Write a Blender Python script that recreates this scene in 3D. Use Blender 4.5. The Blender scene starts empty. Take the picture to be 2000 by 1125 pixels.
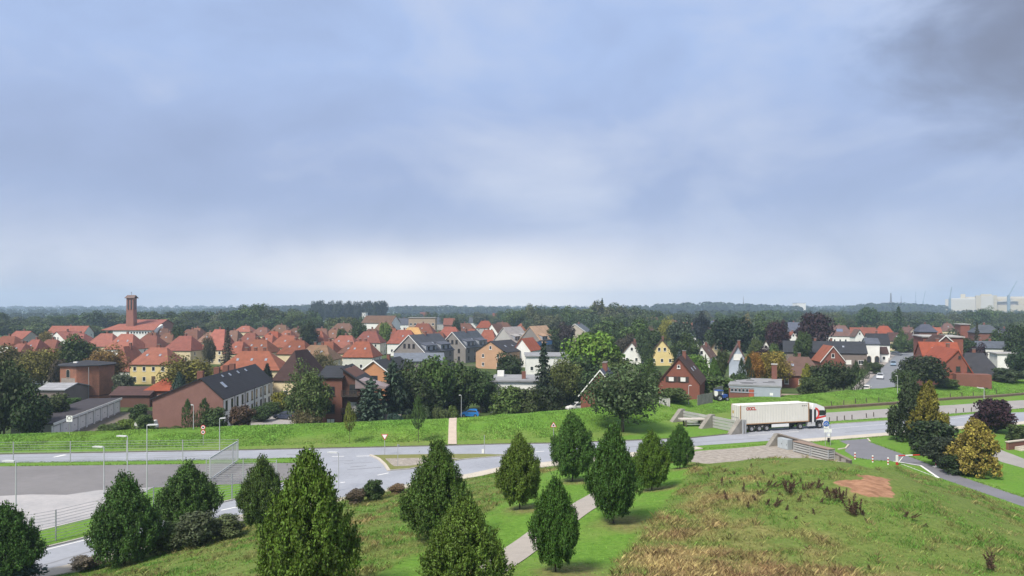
import bpy, bmesh, math, random
import numpy as np
from mathutils import Vector, Matrix
R = math.radians
random.seed(11); rng = np.random.default_rng(11)
sc = bpy.context.scene; COL = sc.collection
F, CX, HY, H = 1450.0, 1000.0, 600.0, 18.8      # focal length in photo pixels, principal column, horizon row, eye height

# ---------------------------------------------------------------- camera
cam = bpy.data.objects.new('camera', bpy.data.cameras.new('camera')); COL.objects.link(cam)
cam.location = (0, 0, H); cam.rotation_euler = (R(90), 0, 0)
cam.data.sensor_width = 36; cam.data.lens = 36*F/2000; cam.data.shift_y = (HY-562.5)/2000
cam.data.clip_start = 0.5; cam.data.clip_end = 40000
sc.camera = cam

# ---------------------------------------------------------------- sky
SUN = Vector((-0.42, -0.54, 0.85)).normalized()
world = bpy.data.worlds.new('World'); sc.world = world; world.use_nodes = True
nt = world.node_tree; nt.nodes.clear()
def N(t, **k):
    n = nt.nodes.new(t)
    for a, b in k.items(): setattr(n, a, b)
    return n
def wmath(op, a, b=None, c=None, clamp=False):
    n = N('ShaderNodeMath', operation=op); n.use_clamp = clamp
    for i, v in enumerate((a, b, c)):
        if v is None: continue
        if isinstance(v, (int, float)): n.inputs[i].default_value = v
        else: nt.links.new(v, n.inputs[i])
    return n.outputs[0]
def wmix(f, a, b):
    n = N('ShaderNodeMix', data_type='RGBA'); n.clamp_factor = True
    for s, v in ((n.inputs[0], f), (n.inputs[6], a), (n.inputs[7], b)):
        if isinstance(v, (int, float)): s.default_value = v
        elif isinstance(v, tuple): s.default_value = (*v, 1)
        else: nt.links.new(v, s)
    return n.outputs[2]
def wsmooth(v, lo, hi):
    n = N('ShaderNodeMapRange', interpolation_type='SMOOTHSTEP')
    nt.links.new(v, n.inputs[0]); n.inputs[1].default_value = lo; n.inputs[2].default_value = hi
    return n.outputs[0]
tc = N('ShaderNodeTexCoord'); sep = N('ShaderNodeSeparateXYZ'); nt.links.new(tc.outputs['Generated'], sep.inputs[0])
sx, sy, sz = sep.outputs
el = wmath('MAXIMUM', sz, 0.0)
def wnoise(scale, detail, rough, vec, dist=0.0, sc3=(1, 1, 1)):
    m = N('ShaderNodeMapping'); m.inputs['Scale'].default_value = sc3; nt.links.new(vec, m.inputs[0])
    n = N('ShaderNodeTexNoise'); n.inputs['Scale'].default_value = scale; n.inputs['Detail'].default_value = detail
    n.inputs['Roughness'].default_value = rough; n.inputs['Distortion'].default_value = dist
    nt.links.new(m.outputs[0], n.inputs['Vector']); return n.outputs['Fac']
n1 = wnoise(1.9, 4, 0.5, tc.outputs['Generated'], 0.5, (1.0, 0.7, 1.9))
n2 = wnoise(4.6, 6, 0.55, tc.outputs['Generated'], 0.4, (1.0, 0.7, 1.9))
sky = N('ShaderNodeTexSky', sky_type='NISHITA'); sky.sun_disc = False
sky.sun_elevation = math.asin(SUN.z); sky.sun_rotation = math.atan2(SUN.x, SUN.y)
# stratus deck: blue-grey, paler towards the horizon and overhead, clouded by two noises
deck = wmix(wsmooth(el, -0.02, 0.15), (2.5, 2.46, 2.62), (1.04, 1.27, 1.92))
deck = wmix(wsmooth(el, 0.16, 0.34), deck, (1.20, 1.55, 2.36))
deck = wmix(wsmooth(el, 0.36, 0.75), deck, (1.95, 2.0, 2.2))
streak = wmath('ADD', wmath('MULTIPLY', wmath('SUBTRACT', n1, 0.5), 1.7), wmath('MULTIPLY', wmath('SUBTRACT', n2, 0.5), 1.2))
streak = wmath('SUBTRACT', streak, 0.11)
deck = wmix(wmath('MULTIPLY', streak, 1.7, clamp=True), deck, (1.80, 1.95, 2.36))
deck = wmix(wmath('MULTIPLY', streak, -1.5, clamp=True), deck, (0.86, 1.06, 1.62))
# pale break in the cloud low over the horizon ahead
gl = wmath('MULTIPLY', wsmooth(wmath('ABSOLUTE', wmath('SUBTRACT', sx, -0.06)), 0.38, 0.03), wsmooth(wmath('ABSOLUTE', wmath('SUBTRACT', el, 0.005)), 0.105, 0.0))
gl = wmath('MULTIPLY', gl, wmath('ADD', 0.40, wmath('MULTIPLY', n2, 1.0)))
deck = wmix(gl, deck, (4.1, 3.72, 3.25))
# heavier dark cloud high on the right
dv = N('ShaderNodeVectorMath', operation='DISTANCE'); nt.links.new(tc.outputs['Generated'], dv.inputs[0]); dv.inputs[1].default_value = Vector((0.575, 0.77, 0.36)).normalized()
dk = wmath('MULTIPLY', wsmooth(wmath('ADD', dv.outputs['Value'], wmath('MULTIPLY', wmath('SUBTRACT', n2, 0.5), 0.36)), 0.235, 0.05), 0.92)
deck = wmix(dk, deck, (0.58, 0.63, 0.88))
col = wmix(0.96, sky.outputs[0], deck)
bg = N('ShaderNodeBackground'); bg.inputs['Strength'].default_value = 0.1
nt.links.new(col, bg.inputs[0]); out = N('ShaderNodeOutputWorld'); nt.links.new(bg.outputs[0], out.inputs[0])

# ---------------------------------------------------------------- sun
sun = bpy.data.objects.new('sun', bpy.data.lights.new('sun', 'SUN')); COL.objects.link(sun)
sun.data.energy = 1.5; sun.data.angle = R(16); sun.data.color = (1.0, 0.93, 0.82)
sun.rotation_euler = SUN.to_track_quat('Z', 'Y').to_euler(); sun.location = (-60, -40, 90)
# ---------------------------------------------------------------- exposure
sc.view_settings.view_transform = 'Standard'; sc.view_settings.look = 'None'
sc.view_settings.exposure = 1.8; sc.view_settings.gamma = 1.0; sc.view_settings.use_curve_mapping = False
sc.render.engine = 'CYCLES'; sc.cycles.use_denoising = True; sc.cycles.max_bounces = 5
sc.cycles.transparent_max_bounces = 4; sc.cycles.volume_bounces = 2
sc.cycles.volume_step_rate = 4; sc.cycles.sample_clamp_indirect = 8

# ---------------------------------------------------------------- materials
MATS = {}
def mat(key, col, rough=0.85, var=0.18, scale=1.2, bump=0.0, bscale=None, metal=0.0, spec=0.35, col2=None, obj=False, tr=0.0, rows=None, stretch=(1, 1, 1)):
    """Principled surface: base colour varied by two noises, optional bump, optional tile or board rows."""
    if key in MATS: return MATS[key]
    m = bpy.data.materials.new(key); m.use_nodes = True; t = m.node_tree; p = t.nodes['Principled BSDF']
    p.inputs['Roughness'].default_value = rough; p.inputs['Metallic'].default_value = metal
    p.inputs['Specular IOR Level'].default_value = spec
    co = t.nodes.new('ShaderNodeTexCoord'); vec = co.outputs['Object']
    if stretch != (1, 1, 1):
        mp = t.nodes.new('ShaderNodeMapping'); mp.inputs['Scale'].default_value = stretch; t.links.new(vec, mp.inputs[0]); vec2 = mp.outputs[0]
    else: vec2 = vec
    nz = t.nodes.new('ShaderNodeTexNoise'); nz.inputs['Scale'].default_value = scale; nz.inputs['Detail'].default_value = 6; nz.inputs['Roughness'].default_value = 0.6
    t.links.new(vec2, nz.inputs['Vector'])
    nf = t.nodes.new('ShaderNodeTexNoise'); nf.inputs['Scale'].default_value = scale*9; nf.inputs['Detail'].default_value = 3
    t.links.new(vec2, nf.inputs['Vector'])
    ad = t.nodes.new('ShaderNodeMath'); ad.operation = 'MULTIPLY_ADD'; ad.inputs[1].default_value = 0.5
    t.links.new(nf.outputs['Fac'], ad.inputs[0]); t.links.new(nz.outputs['Fac'], ad.inputs[2])
    mr = t.nodes.new('ShaderNodeMapRange'); mr.inputs[1].default_value = 0.45; mr.inputs[2].default_value = 1.05
    mr.inputs[3].default_value = 0; mr.inputs[4].default_value = 1; t.links.new(ad.outputs[0], mr.inputs[0])
    mx = t.nodes.new('ShaderNodeMix'); mx.data_type = 'RGBA'; t.links.new(mr.outputs[0], mx.inputs[0])
    if col2: a, b = col, col2
    else: a, b = tuple(c*(1-var) for c in col), tuple(min(1, c*(1+var)) for c in col)
    mx.inputs[6].default_value = (*a, 1); mx.inputs[7].default_value = (*b, 1)
    res = mx.outputs[2]
    if rows:            # darker joint lines every `rows` metres up the slope (tiles, boards, ribs)
        axis, step, amt = rows
        sp = t.nodes.new('ShaderNodeSeparateXYZ'); t.links.new(vec, sp.inputs[0])
        dv_ = t.nodes.new('ShaderNodeMath'); dv_.operation = 'DIVIDE'; dv_.inputs[1].default_value = step; t.links.new(sp.outputs[axis], dv_.inputs[0])
        fr = t.nodes.new('ShaderNodeMath'); fr.operation = 'FRACT'; t.links.new(dv_.outputs[0], fr.inputs[0])
        lt = t.nodes.new('ShaderNodeMath'); lt.operation = 'LESS_THAN'; lt.inputs[1].default_value = 0.22; t.links.new(fr.outputs[0], lt.inputs[0])
        ml = t.nodes.new('ShaderNodeMath'); ml.operation = 'MULTIPLY'; ml.inputs[1].default_value = amt; t.links.new(lt.outputs[0], ml.inputs[0])
        m2 = t.nodes.new('ShaderNodeMix'); m2.data_type = 'RGBA'; t.links.new(ml.outputs[0], m2.inputs[0]); t.links.new(res, m2.inputs[6])
        m2.inputs[7].default_value = (*[c*0.4 for c in col], 1); res = m2.outputs[2]
    if obj:
        oi = t.nodes.new('ShaderNodeObjectInfo'); m3 = t.nodes.new('ShaderNodeMix'); m3.data_type = 'RGBA'; m3.blend_type = 'MULTIPLY'; m3.inputs[0].default_value = 1
        t.links.new(res, m3.inputs[6]); t.links.new(oi.outputs['Color'], m3.inputs[7]); res = m3.outputs[2]
    t.links.new(res, p.inputs['Base Color'])
    if bump:
        nb = t.nodes.new('ShaderNodeTexNoise'); nb.inputs['Scale'].default_value = bscale or scale*8; nb.inputs['Detail'].default_value = 4
        t.links.new(vec2, nb.inputs['Vector']); bp = t.nodes.new('ShaderNodeBump'); bp.inputs['Strength'].default_value = bump; bp.inputs['Distance'].default_value = 0.05
        t.links.new(nb.outputs['Fac'], bp.inputs['Height']); t.links.new(bp.outputs[0], p.inputs['Normal'])
    MATS[key] = m; return m

def leaf_mat(key, attr=None, rough=0.6):
    """Foliage: object colour (or a colour attribute), varied leaf by leaf, with light passing through."""
    m = bpy.data.materials.new(key); m.use_nodes = True; t = m.node_tree; t.nodes.clear()
    if attr:
        src = t.nodes.new('ShaderNodeVertexColor'); src.layer_name = attr
    else: src = t.nodes.new('ShaderNodeObjectInfo')
    ge = t.nodes.new('ShaderNodeNewGeometry')
    mr = t.nodes.new('ShaderNodeMapRange'); mr.inputs[3].default_value = 0.45; mr.inputs[4].default_value = 1.75; t.links.new(ge.outputs['Random Per Island'], mr.inputs[0])
    co = t.nodes.new('ShaderNodeTexCoord'); nz = t.nodes.new('ShaderNodeTexNoise'); nz.inputs['Scale'].default_value = 5.5 if not attr else 0.6; nz.inputs['Detail'].default_value = 3
    t.links.new(co.outputs['Object'], nz.inputs['Vector'])
    m2 = t.nodes.new('ShaderNodeMapRange'); m2.inputs[1].default_value = 0.3; m2.inputs[2].default_value = 0.7; m2.inputs[3].default_value = 0.75; m2.inputs[4].default_value = 1.3; t.links.new(nz.outputs['Fac'], m2.inputs[0])
    mu = t.nodes.new('ShaderNodeMath'); mu.operation = 'MULTIPLY'; t.links.new(mr.outputs[0], mu.inputs[0]); t.links.new(m2.outputs[0], mu.inputs[1])
    hs = t.nodes.new('ShaderNodeHueSaturation'); t.links.new(src.outputs['Color'], hs.inputs['Color']); t.links.new(mu.outputs[0], hs.inputs['Value'])
    hr = t.nodes.new('ShaderNodeMapRange'); hr.inputs[3].default_value = 0.485; hr.inputs[4].default_value = 0.51; t.links.new(ge.outputs['Random Per Island'], hr.inputs[0]); t.links.new(hr.outputs[0], hs.inputs['Hue'])
    p = t.nodes.new('ShaderNodeBsdfPrincipled'); p.inputs['Roughness'].default_value = rough; p.inputs['Specular IOR Level'].default_value = 0.25
    t.links.new(hs.outputs[0], p.inputs['Base Color'])
    tr = t.nodes.new('ShaderNodeBsdfTranslucent'); t.links.new(hs.outputs[0], tr.inputs['Color'])
    ms = t.nodes.new('ShaderNodeMixShader'); ms.inputs[0].default_value = 0.15; t.links.new(p.outputs[0], ms.inputs[1]); t.links.new(tr.outputs[0], ms.inputs[2])
    o = t.nodes.new('ShaderNodeOutputMaterial'); t.links.new(ms.outputs[0], o.inputs[0])
    MATS[key] = m; return m

# ---------------------------------------------------------------- object helpers
def tag(o, label=None, cat=None, group=None, kind=None):
    if label: o['label'] = label
    if cat: o['category'] = cat
    if group: o['group'] = group
    if kind: o['kind'] = kind
    return o
def link(name, me, parent=None, loc=None, rot=None, scale=None):
    o = bpy.data.objects.new(name, me); COL.objects.link(o)
    if parent is not None: o.parent = parent
    if loc is not None: o.location = loc
    if rot is not None: o.rotation_euler = rot
    if scale is not None: o.scale = scale
    return o
def thing(name, label, cat, loc, rz=0.0, group=None):
    o = bpy.data.objects.new(name, None); COL.objects.link(o); o.empty_display_size = 0.3
    o.location = loc; o.rotation_euler = (0, 0, rz); return tag(o, label, cat, group)
def copy_tree(o, parent=None):
    c = o.copy(); COL.objects.link(c); c.parent = parent
    for ch in [k for k in KIDS.get(o.name, [])]: copy_tree(ch, c)
    return c
KIDS = {}
def scan_kids(o):
    KIDS[o.name] = list(o.children)
    for c in o.children: scan_kids(c)

class MB:
    """collects quads, boxes, prisms and tubes; build() links them as one mesh object"""
    def __init__(s): s.v = []; s.f = []
    def add(s, vs, fs):
        b = len(s.v); s.v += [tuple(q) for q in vs]; s.f += [tuple(i+b for i in q) for q in fs]; return s
    def box(s, x0, x1, y0, y1, z0, z1):
        return s.add([(x0,y0,z0),(x1,y0,z0),(x1,y1,z0),(x0,y1,z0),(x0,y0,z1),(x1,y0,z1),(x1,y1,z1),(x0,y1,z1)],
                     [(0,3,2,1),(4,5,6,7),(0,1,5,4),(1,2,6,5),(2,3,7,6),(3,0,4,7)])
    def prism(s, poly, a, b, axis='x'):
        """poly of 2-D points extruded between a and b along an axis"""
        n = len(poly)
        def put(q, t): return {'x': (t, q[0], q[1]), 'y': (q[0], t, q[1]), 'z': (q[0], q[1], t)}[axis]
        return s.add([put(q, a) for q in poly]+[put(q, b) for q in poly],
                     [tuple(range(n))[::-1], tuple(range(n, 2*n))]+[(i, (i+1) % n, n+(i+1) % n, n+i) for i in range(n)])
    def tube(s, pts, rad, n=8, cap=True):
        pts = [Vector(p) for p in pts]; b = len(s.v); rad = rad if isinstance(rad, (list, tuple)) else [rad]*len(pts)
        for i, p in enumerate(pts):
            d = (pts[min(i+1, len(pts)-1)]-pts[max(i-1, 0)]).normalized()
            u = d.orthogonal().normalized() if abs(d.z) < 0.9 else Vector((1, 0, 0)); u = (u-d*u.dot(d)).normalized(); w = d.cross(u)
            for k in range(n):
                a = 2*math.pi*k/n; s.v.append(tuple(p+(u*math.cos(a)+w*math.sin(a))*rad[i]))
        for i in range(len(pts)-1):
            for k in range(n): s.f.append((b+i*n+k, b+i*n+(k+1) % n, b+(i+1)*n+(k+1) % n, b+(i+1)*n+k))
        if cap: s.f.append(tuple(b+k for k in range(n))[::-1]); s.f.append(tuple(b+(len(pts)-1)*n+k for k in range(n)))
        return s
    def mesh(s, name, m, smooth=False):
        me = bpy.data.meshes.new(name); me.from_pydata(s.v, [], s.f)
        for k in (m if isinstance(m, (list, tuple)) else [m]): me.materials.append(k)
        bm = bmesh.new(); bm.from_mesh(me); bmesh.ops.recalc_face_normals(bm, faces=bm.faces); bm.to_mesh(me); bm.free()
        if smooth: me.shade_smooth()
        return me
    def build(s, name, m, parent=None, loc=None, rot=None, smooth=False):
        return link(name, s.mesh(name, m, smooth), parent, loc, rot)

def np_mesh(name, verts, nper, m, cols=None, cname='tint'):
    """fast mesh of separate n-gons: verts (k*nper, 3)"""
    k = len(verts)//nper; me = bpy.data.meshes.new(name)
    me.vertices.add(len(verts)); me.vertices.foreach_set('co', np.ascontiguousarray(verts, dtype=np.float32).ravel())
    me.loops.add(len(verts)); me.loops.foreach_set('vertex_index', np.arange(len(verts), dtype=np.int32))
    me.polygons.add(k); me.polygons.foreach_set('loop_start', np.arange(0, len(verts), nper, dtype=np.int32))
    me.polygons.foreach_set('loop_total', np.full(k, nper, dtype=np.int32))
    if cols is not None:
        at = me.color_attributes.new(cname, 'FLOAT_COLOR', 'POINT')
        at.data.foreach_set('color', np.ascontiguousarray(np.c_[cols, np.ones(len(cols))], dtype=np.float32).ravel())
    me.materials.append(m); me.update(); return me

# ---------------------------------------------------------------- photo pixel -> place
def P(px, py, z=0.0):
    D = (H-z)*F/(py-HY); return ((px-CX)/F*D, D)
def X(px, D): return (px-CX)/F*D
def Zp(py, D): return H-(py-HY)/F*D

# ---------------------------------------------------------------- terrain heights
# foot of the flood bank: photo column, distance, width of its front slope, crest height
BANK = [(-600, 88, 9, 0.85), (0, 94.6, 9.5, 0.87), (464, 97.4, 12.5, 1.05), (880, 101, 13, 1.5), (1050, 102.5, 13.5, 2.1), (1130, 105, 15, 2.0),
        (1300, 118, 14, 1.87), (1420, 129, 11, 1.15), (1600, 136, 10, 1.2), (1720, 141, 11, 1.5), (1850, 148, 12, 1.47), (2000, 156, 12, 1.65), (2500, 190, 12, 1.8)]
bx_ = np.array([X(b[0], b[1]) for b in BANK]); by_ = np.array([b[1] for b in BANK], float)
bt_ = np.array([b[2] for b in BANK], float); bh_ = np.array([b[3] for b in BANK], float)
def ss(t): t = np.clip(t, 0, 1); return t*t*(3-2*t)
def town_z(x, y):
    a = np.asarray(x)/np.maximum(np.asarray(y), 1.0)
    z = -2.5+1.9*np.clip((a-0.0)/0.28, 0, 1); w = ss((np.asarray(y)-260)/200); return z*(1-w)-1.5*w
TOE = [(-46, 30), (-39, 44), P(150, 1118), P(450, 1020), P(700, 962), P(1000, 917), P(1200, 896), P(1345, 899), (29, 85.5), (41, 87), P(1750, 907), P(1835, 933), P(2000, 991), (50, 50), (54, 25), (50, 0), (20, -25), (-30, -20)]
HILL = [(1085, 1117, 33.3), (1198, 1022, 46), (1015, 995, 51.7), (1118, 940, 68.8), (1273, 958, 62), (1328, 915, 81), (1400, 906, 67), (1500, 902, 62), (1640, 901, 60),
        (1700, 950, 52), (1850, 965, 58), (1900, 1000, 52), (2000, 1060, 45), (1990, 1015, 59), (1600, 1000, 46), (1700, 1080, 40), (1400, 1000, 48), (1400, 1100, 38), (1250, 1060, 42),
        (1500, 1180, 31), (1900, 1180, 32), (700, 1125, 36), (400, 1100, 46), (250, 1120, 50), (600, 1050, 48), (800, 1040, 50), (750, 1000, 60), (900, 1100, 38)]
cp = [(X(a, d), d, Zp(b, d)) for a, b, d in HILL]+[(0, 8, 8.5), (-20, 18, 5), (20, 14, 8), (40, 18, 3.5), (-38, 25, 0.6), (0, -15, 5)]+[(q[0], q[1], 0.0) for q in TOE]
cp = np.array(cp)
def tps_fit(c, lam=0.6):
    n = len(c); d = np.linalg.norm(c[:, None, :2]-c[None, :, :2], axis=2); K = np.where(d > 0, d*d*np.log(d+1e-9), 0)+lam*np.eye(n)*30
    Pm = np.c_[np.ones(n), c[:, :2]]; A = np.block([[K, Pm], [Pm.T, np.zeros((3, 3))]])
    return np.linalg.solve(A, np.r_[c[:, 2], 0, 0, 0])
TW = tps_fit(cp)
def tps(x, y):
    r = np.full(x.shape, TW[-3])+TW[-2]*x+TW[-1]*y
    for i, c in enumerate(cp):
        d2 = (x-c[0])**2+(y-c[1])**2; r = r+TW[i]*0.5*d2*np.log(d2+1e-9)
    return r
def poly_sd(poly, x, y):
    """distance to a polygon's outline, positive inside"""
    ins = np.zeros(x.shape, bool); dm = np.full(x.shape, 1e9); n = len(poly)
    for i in range(n):
        (x0, y0), (x1, y1) = poly[i], poly[(i+1) % n]
        c = ((y0 > y) != (y1 > y)) & (x < (x1-x0)*(y-y0)/((y1-y0) if y1 != y0 else 1e-9)+x0); ins ^= c
        l2 = (x1-x0)**2+(y1-y0)**2; t = np.clip(((x-x0)*(x1-x0)+(y-y0)*(y1-y0))/l2, 0, 1)
        dm = np.minimum(dm, (x-x0-t*(x1-x0))**2+(y-y0-t*(y1-y0))**2)
    return np.where(ins, 1, -1)*np.sqrt(dm)
def ground(x, y):
    x = np.asarray(x, float); y = np.asarray(y, float); sh = x.shape; x = x.ravel(); y = y.ravel()
    yf = np.interp(x, bx_, by_); tc_ = np.interp(x, bx_, bt_); hc = np.interp(x, bx_, bh_); zt = town_z(x, y)
    t = y-yf; z = hc*ss(t/tc_); b = ss((t-tc_-1.5)/9.0); z = np.where(t > tc_, hc*(1-b)+zt*b, z)
    near = (np.abs(x) < 70) & (y < 100)
    if near.any():
        xs, ys = x[near], y[near]; sd = poly_sd(TOE, xs, ys)
        z[near] = np.where(sd > 0, np.maximum(tps(xs, ys), 0.0)*ss(sd/5.0)+0.012*np.clip(sd, 0, 5), z[near])
    return z.reshape(sh)
def gz(x, y): return float(ground(np.array([x]), np.array([y]))[0])
def hit(px, py, d0=24, d1=400):
    """where the view ray of a photo pixel meets the ground"""
    d = np.arange(d0, d1, 0.25); x = (px-CX)/F*d; z = H-(py-HY)/F*d; g = ground(x, d); k = np.nonzero(g >= z)[0]
    i = k[0] if len(k) else len(d)-1; return (float(x[i]), float(d[i]), float(g[i]))
# ================================================================= THE GROUND
def axis(lo, hi, step, far_lo, far_hi, k=1.22):
    a = list(np.arange(lo, hi+1e-6, step)); s = step; q = hi
    while q < far_hi: s *= k; q += s; a.append(q)
    s = step; q = lo; pre = []
    while q > far_lo: s *= k; q -= s; pre.append(q)
    return np.array(pre[::-1]+a)
gx = axis(-110, 135, 0.7, -4000, 4000, 1.2); gy = axis(18, 178, 0.7, -250, 4500, 1.2)
GX, GY = np.meshgrid(gx, gy); GZ = ground(GX, GY)
def px_poly(pts): return [hit(*p)[:2] for p in pts]
MOWN = px_poly([(730, 1124), (830, 1075), (930, 1022), (1000, 968), (1060, 925), (1130, 906), (1335, 905), (1350, 915), (1342, 935), (1300, 985), (1240, 1060), (1195, 1124)])
MOWN = MOWN[:7]+[P(1335, 901)]+MOWN[7:]+[(X(1180, 26), 26), (X(700, 26), 26)]
RIMP = px_poly([(1350, 907), (1500, 904), (1640, 902), (1720, 903), (1850, 960), (2000, 1040), (2000, 1065), (1880, 1010), (1800, 975), (1700, 925), (1520, 925), (1380, 916)])
SOIL = px_poly([(1612, 946), (1660, 940), (1690, 928), (1730, 926), (1768, 943), (1752, 962), (1740, 976), (1700, 978), (1650, 966)])
def hash_noise(x, y, s, seed=0):
    """smooth value noise"""
    xi = x/s+seed*17.3; yi = y/s-seed*9.1; x0 = np.floor(xi); y0 = np.floor(yi); fx = ss(xi-x0); fy = ss(yi-y0)
    def h(a, b): v = np.sin(a*127.1+b*311.7+seed*74.7)*43758.5453; return v-np.floor(v)
    return (h(x0, y0)*(1-fx)+h(x0+1, y0)*fx)*(1-fy)+(h(x0, y0+1)*(1-fx)+h(x0+1, y0+1)*fx)*fy
def on_hill(x, y): return np.clip(poly_sd(TOE, x, y)/1.5, 0, 1)
def rough_at(x, y):
    r = on_hill(x, y)*(1-ss((poly_sd(MOWN, x, y)+0.5)/1.0)); return r
def dry_at(x, y):
    d = 0.5*hash_noise(x, y, 5.0, 1)+0.35*hash_noise(x, y, 1.7, 2)+0.2*hash_noise(x, y, 0.6, 3)
    d += 0.42*np.exp(-(((x-10)/9)**2+((y-38)/12)**2))+0.16*np.exp(-(((x-17)/6)**2+((y-64)/5)**2))-0.22*ss((x-22)/14)+0.10*np.exp(-(((x+12)/7)**2+((y-50)/14)**2))
    d -= 0.4*ss((poly_sd(RIMP, x, y)+1)/2.0); return np.clip((d-0.60)*3.0, 0, 1)
nrm = (np.abs(GX) < 70) & (GY < 100)
rough = np.zeros(GX.shape); dry = np.zeros(GX.shape); soil = np.zeros(GX.shape)
rough[nrm] = rough_at(GX[nrm], GY[nrm]); dry[nrm] = dry_at(GX[nrm], GY[nrm]); soil[nrm] = ss((poly_sd(SOIL, GX[nrm], GY[nrm])+0.6+2.4*(hash_noise(GX[nrm], GY[nrm], 2.2, 41)-0.5)+1.0*(hash_noise(GX[nrm], GY[nrm], 0.8, 42)-0.5))/1.4)
dry *= rough
for px, py in [(1085, 1117), (1198, 1022), (1015, 995), (1118, 940), (1273, 958), (1328, 915), (855, 1058), (905, 1120)]:      # bare leaf-strewn earth round the hornbeams
    bx0, by0, _ = hit(px, py); dd = np.hypot(GX-bx0-0.6, (GY-by0)*0.8)+0.9*(hash_noise(GX, GY, 1.0, 21)-0.5); dry = np.maximum(dry, 0.95*(1-ss((dd-0.8)/1.6))*(1-rough))
yfoot = np.interp(GX, bx_, by_); tb_ = (GY-yfoot)/np.interp(GX, bx_, bt_); dry = np.maximum(dry, np.where((tb_ > -0.2) & (tb_ < 0.62), 0.5*hash_noise(GX, GY, 6.0, 31)*(1-ss((tb_-0.35)/0.25)), 0))
yfoot = np.interp(GX, bx_, by_); tcr = np.interp(GX, bx_, bt_); town = ss((GY-yfoot-tcr-4)/4)
GZ = GZ+rough*(0.22*(hash_noise(GX, GY, 1.3, 5)-0.4)+0.12*(hash_noise(GX, GY, 0.75, 6)-0.5))*np.clip(GZ/1.0, 0, 1)
bankm = ss((GY-yfoot)/3)*(1-town); GZ = GZ+bankm*0.10*(hash_noise(GX, GY, 2.2, 7)-0.5)
ny, nx = GX.shape; vid = np.arange(nx*ny).reshape(ny, nx)
fq = np.stack([vid[:-1, :-1], vid[:-1, 1:], vid[1:, 1:], vid[1:, :-1]], -1).reshape(-1, 4)
gme = bpy.data.meshes.new('ground'); gme.vertices.add(nx*ny); gme.vertices.foreach_set('co', np.stack([GX, GY, GZ], -1).astype(np.float32).ravel())
gme.loops.add(fq.size); gme.loops.foreach_set('vertex_index', fq.astype(np.int32).ravel()); gme.polygons.add(len(fq))
gme.polygons.foreach_set('loop_start', np.arange(0, fq.size, 4, dtype=np.int32)); gme.polygons.foreach_set('loop_total', np.full(len(fq), 4, dtype=np.int32))
at = gme.color_attributes.new('zone', 'FLOAT_COLOR', 'POINT'); at.data.foreach_set('color', np.stack([rough, dry, town, soil], -1).astype(np.float32).ravel())
gme.update(); gme.shade_smooth()

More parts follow.
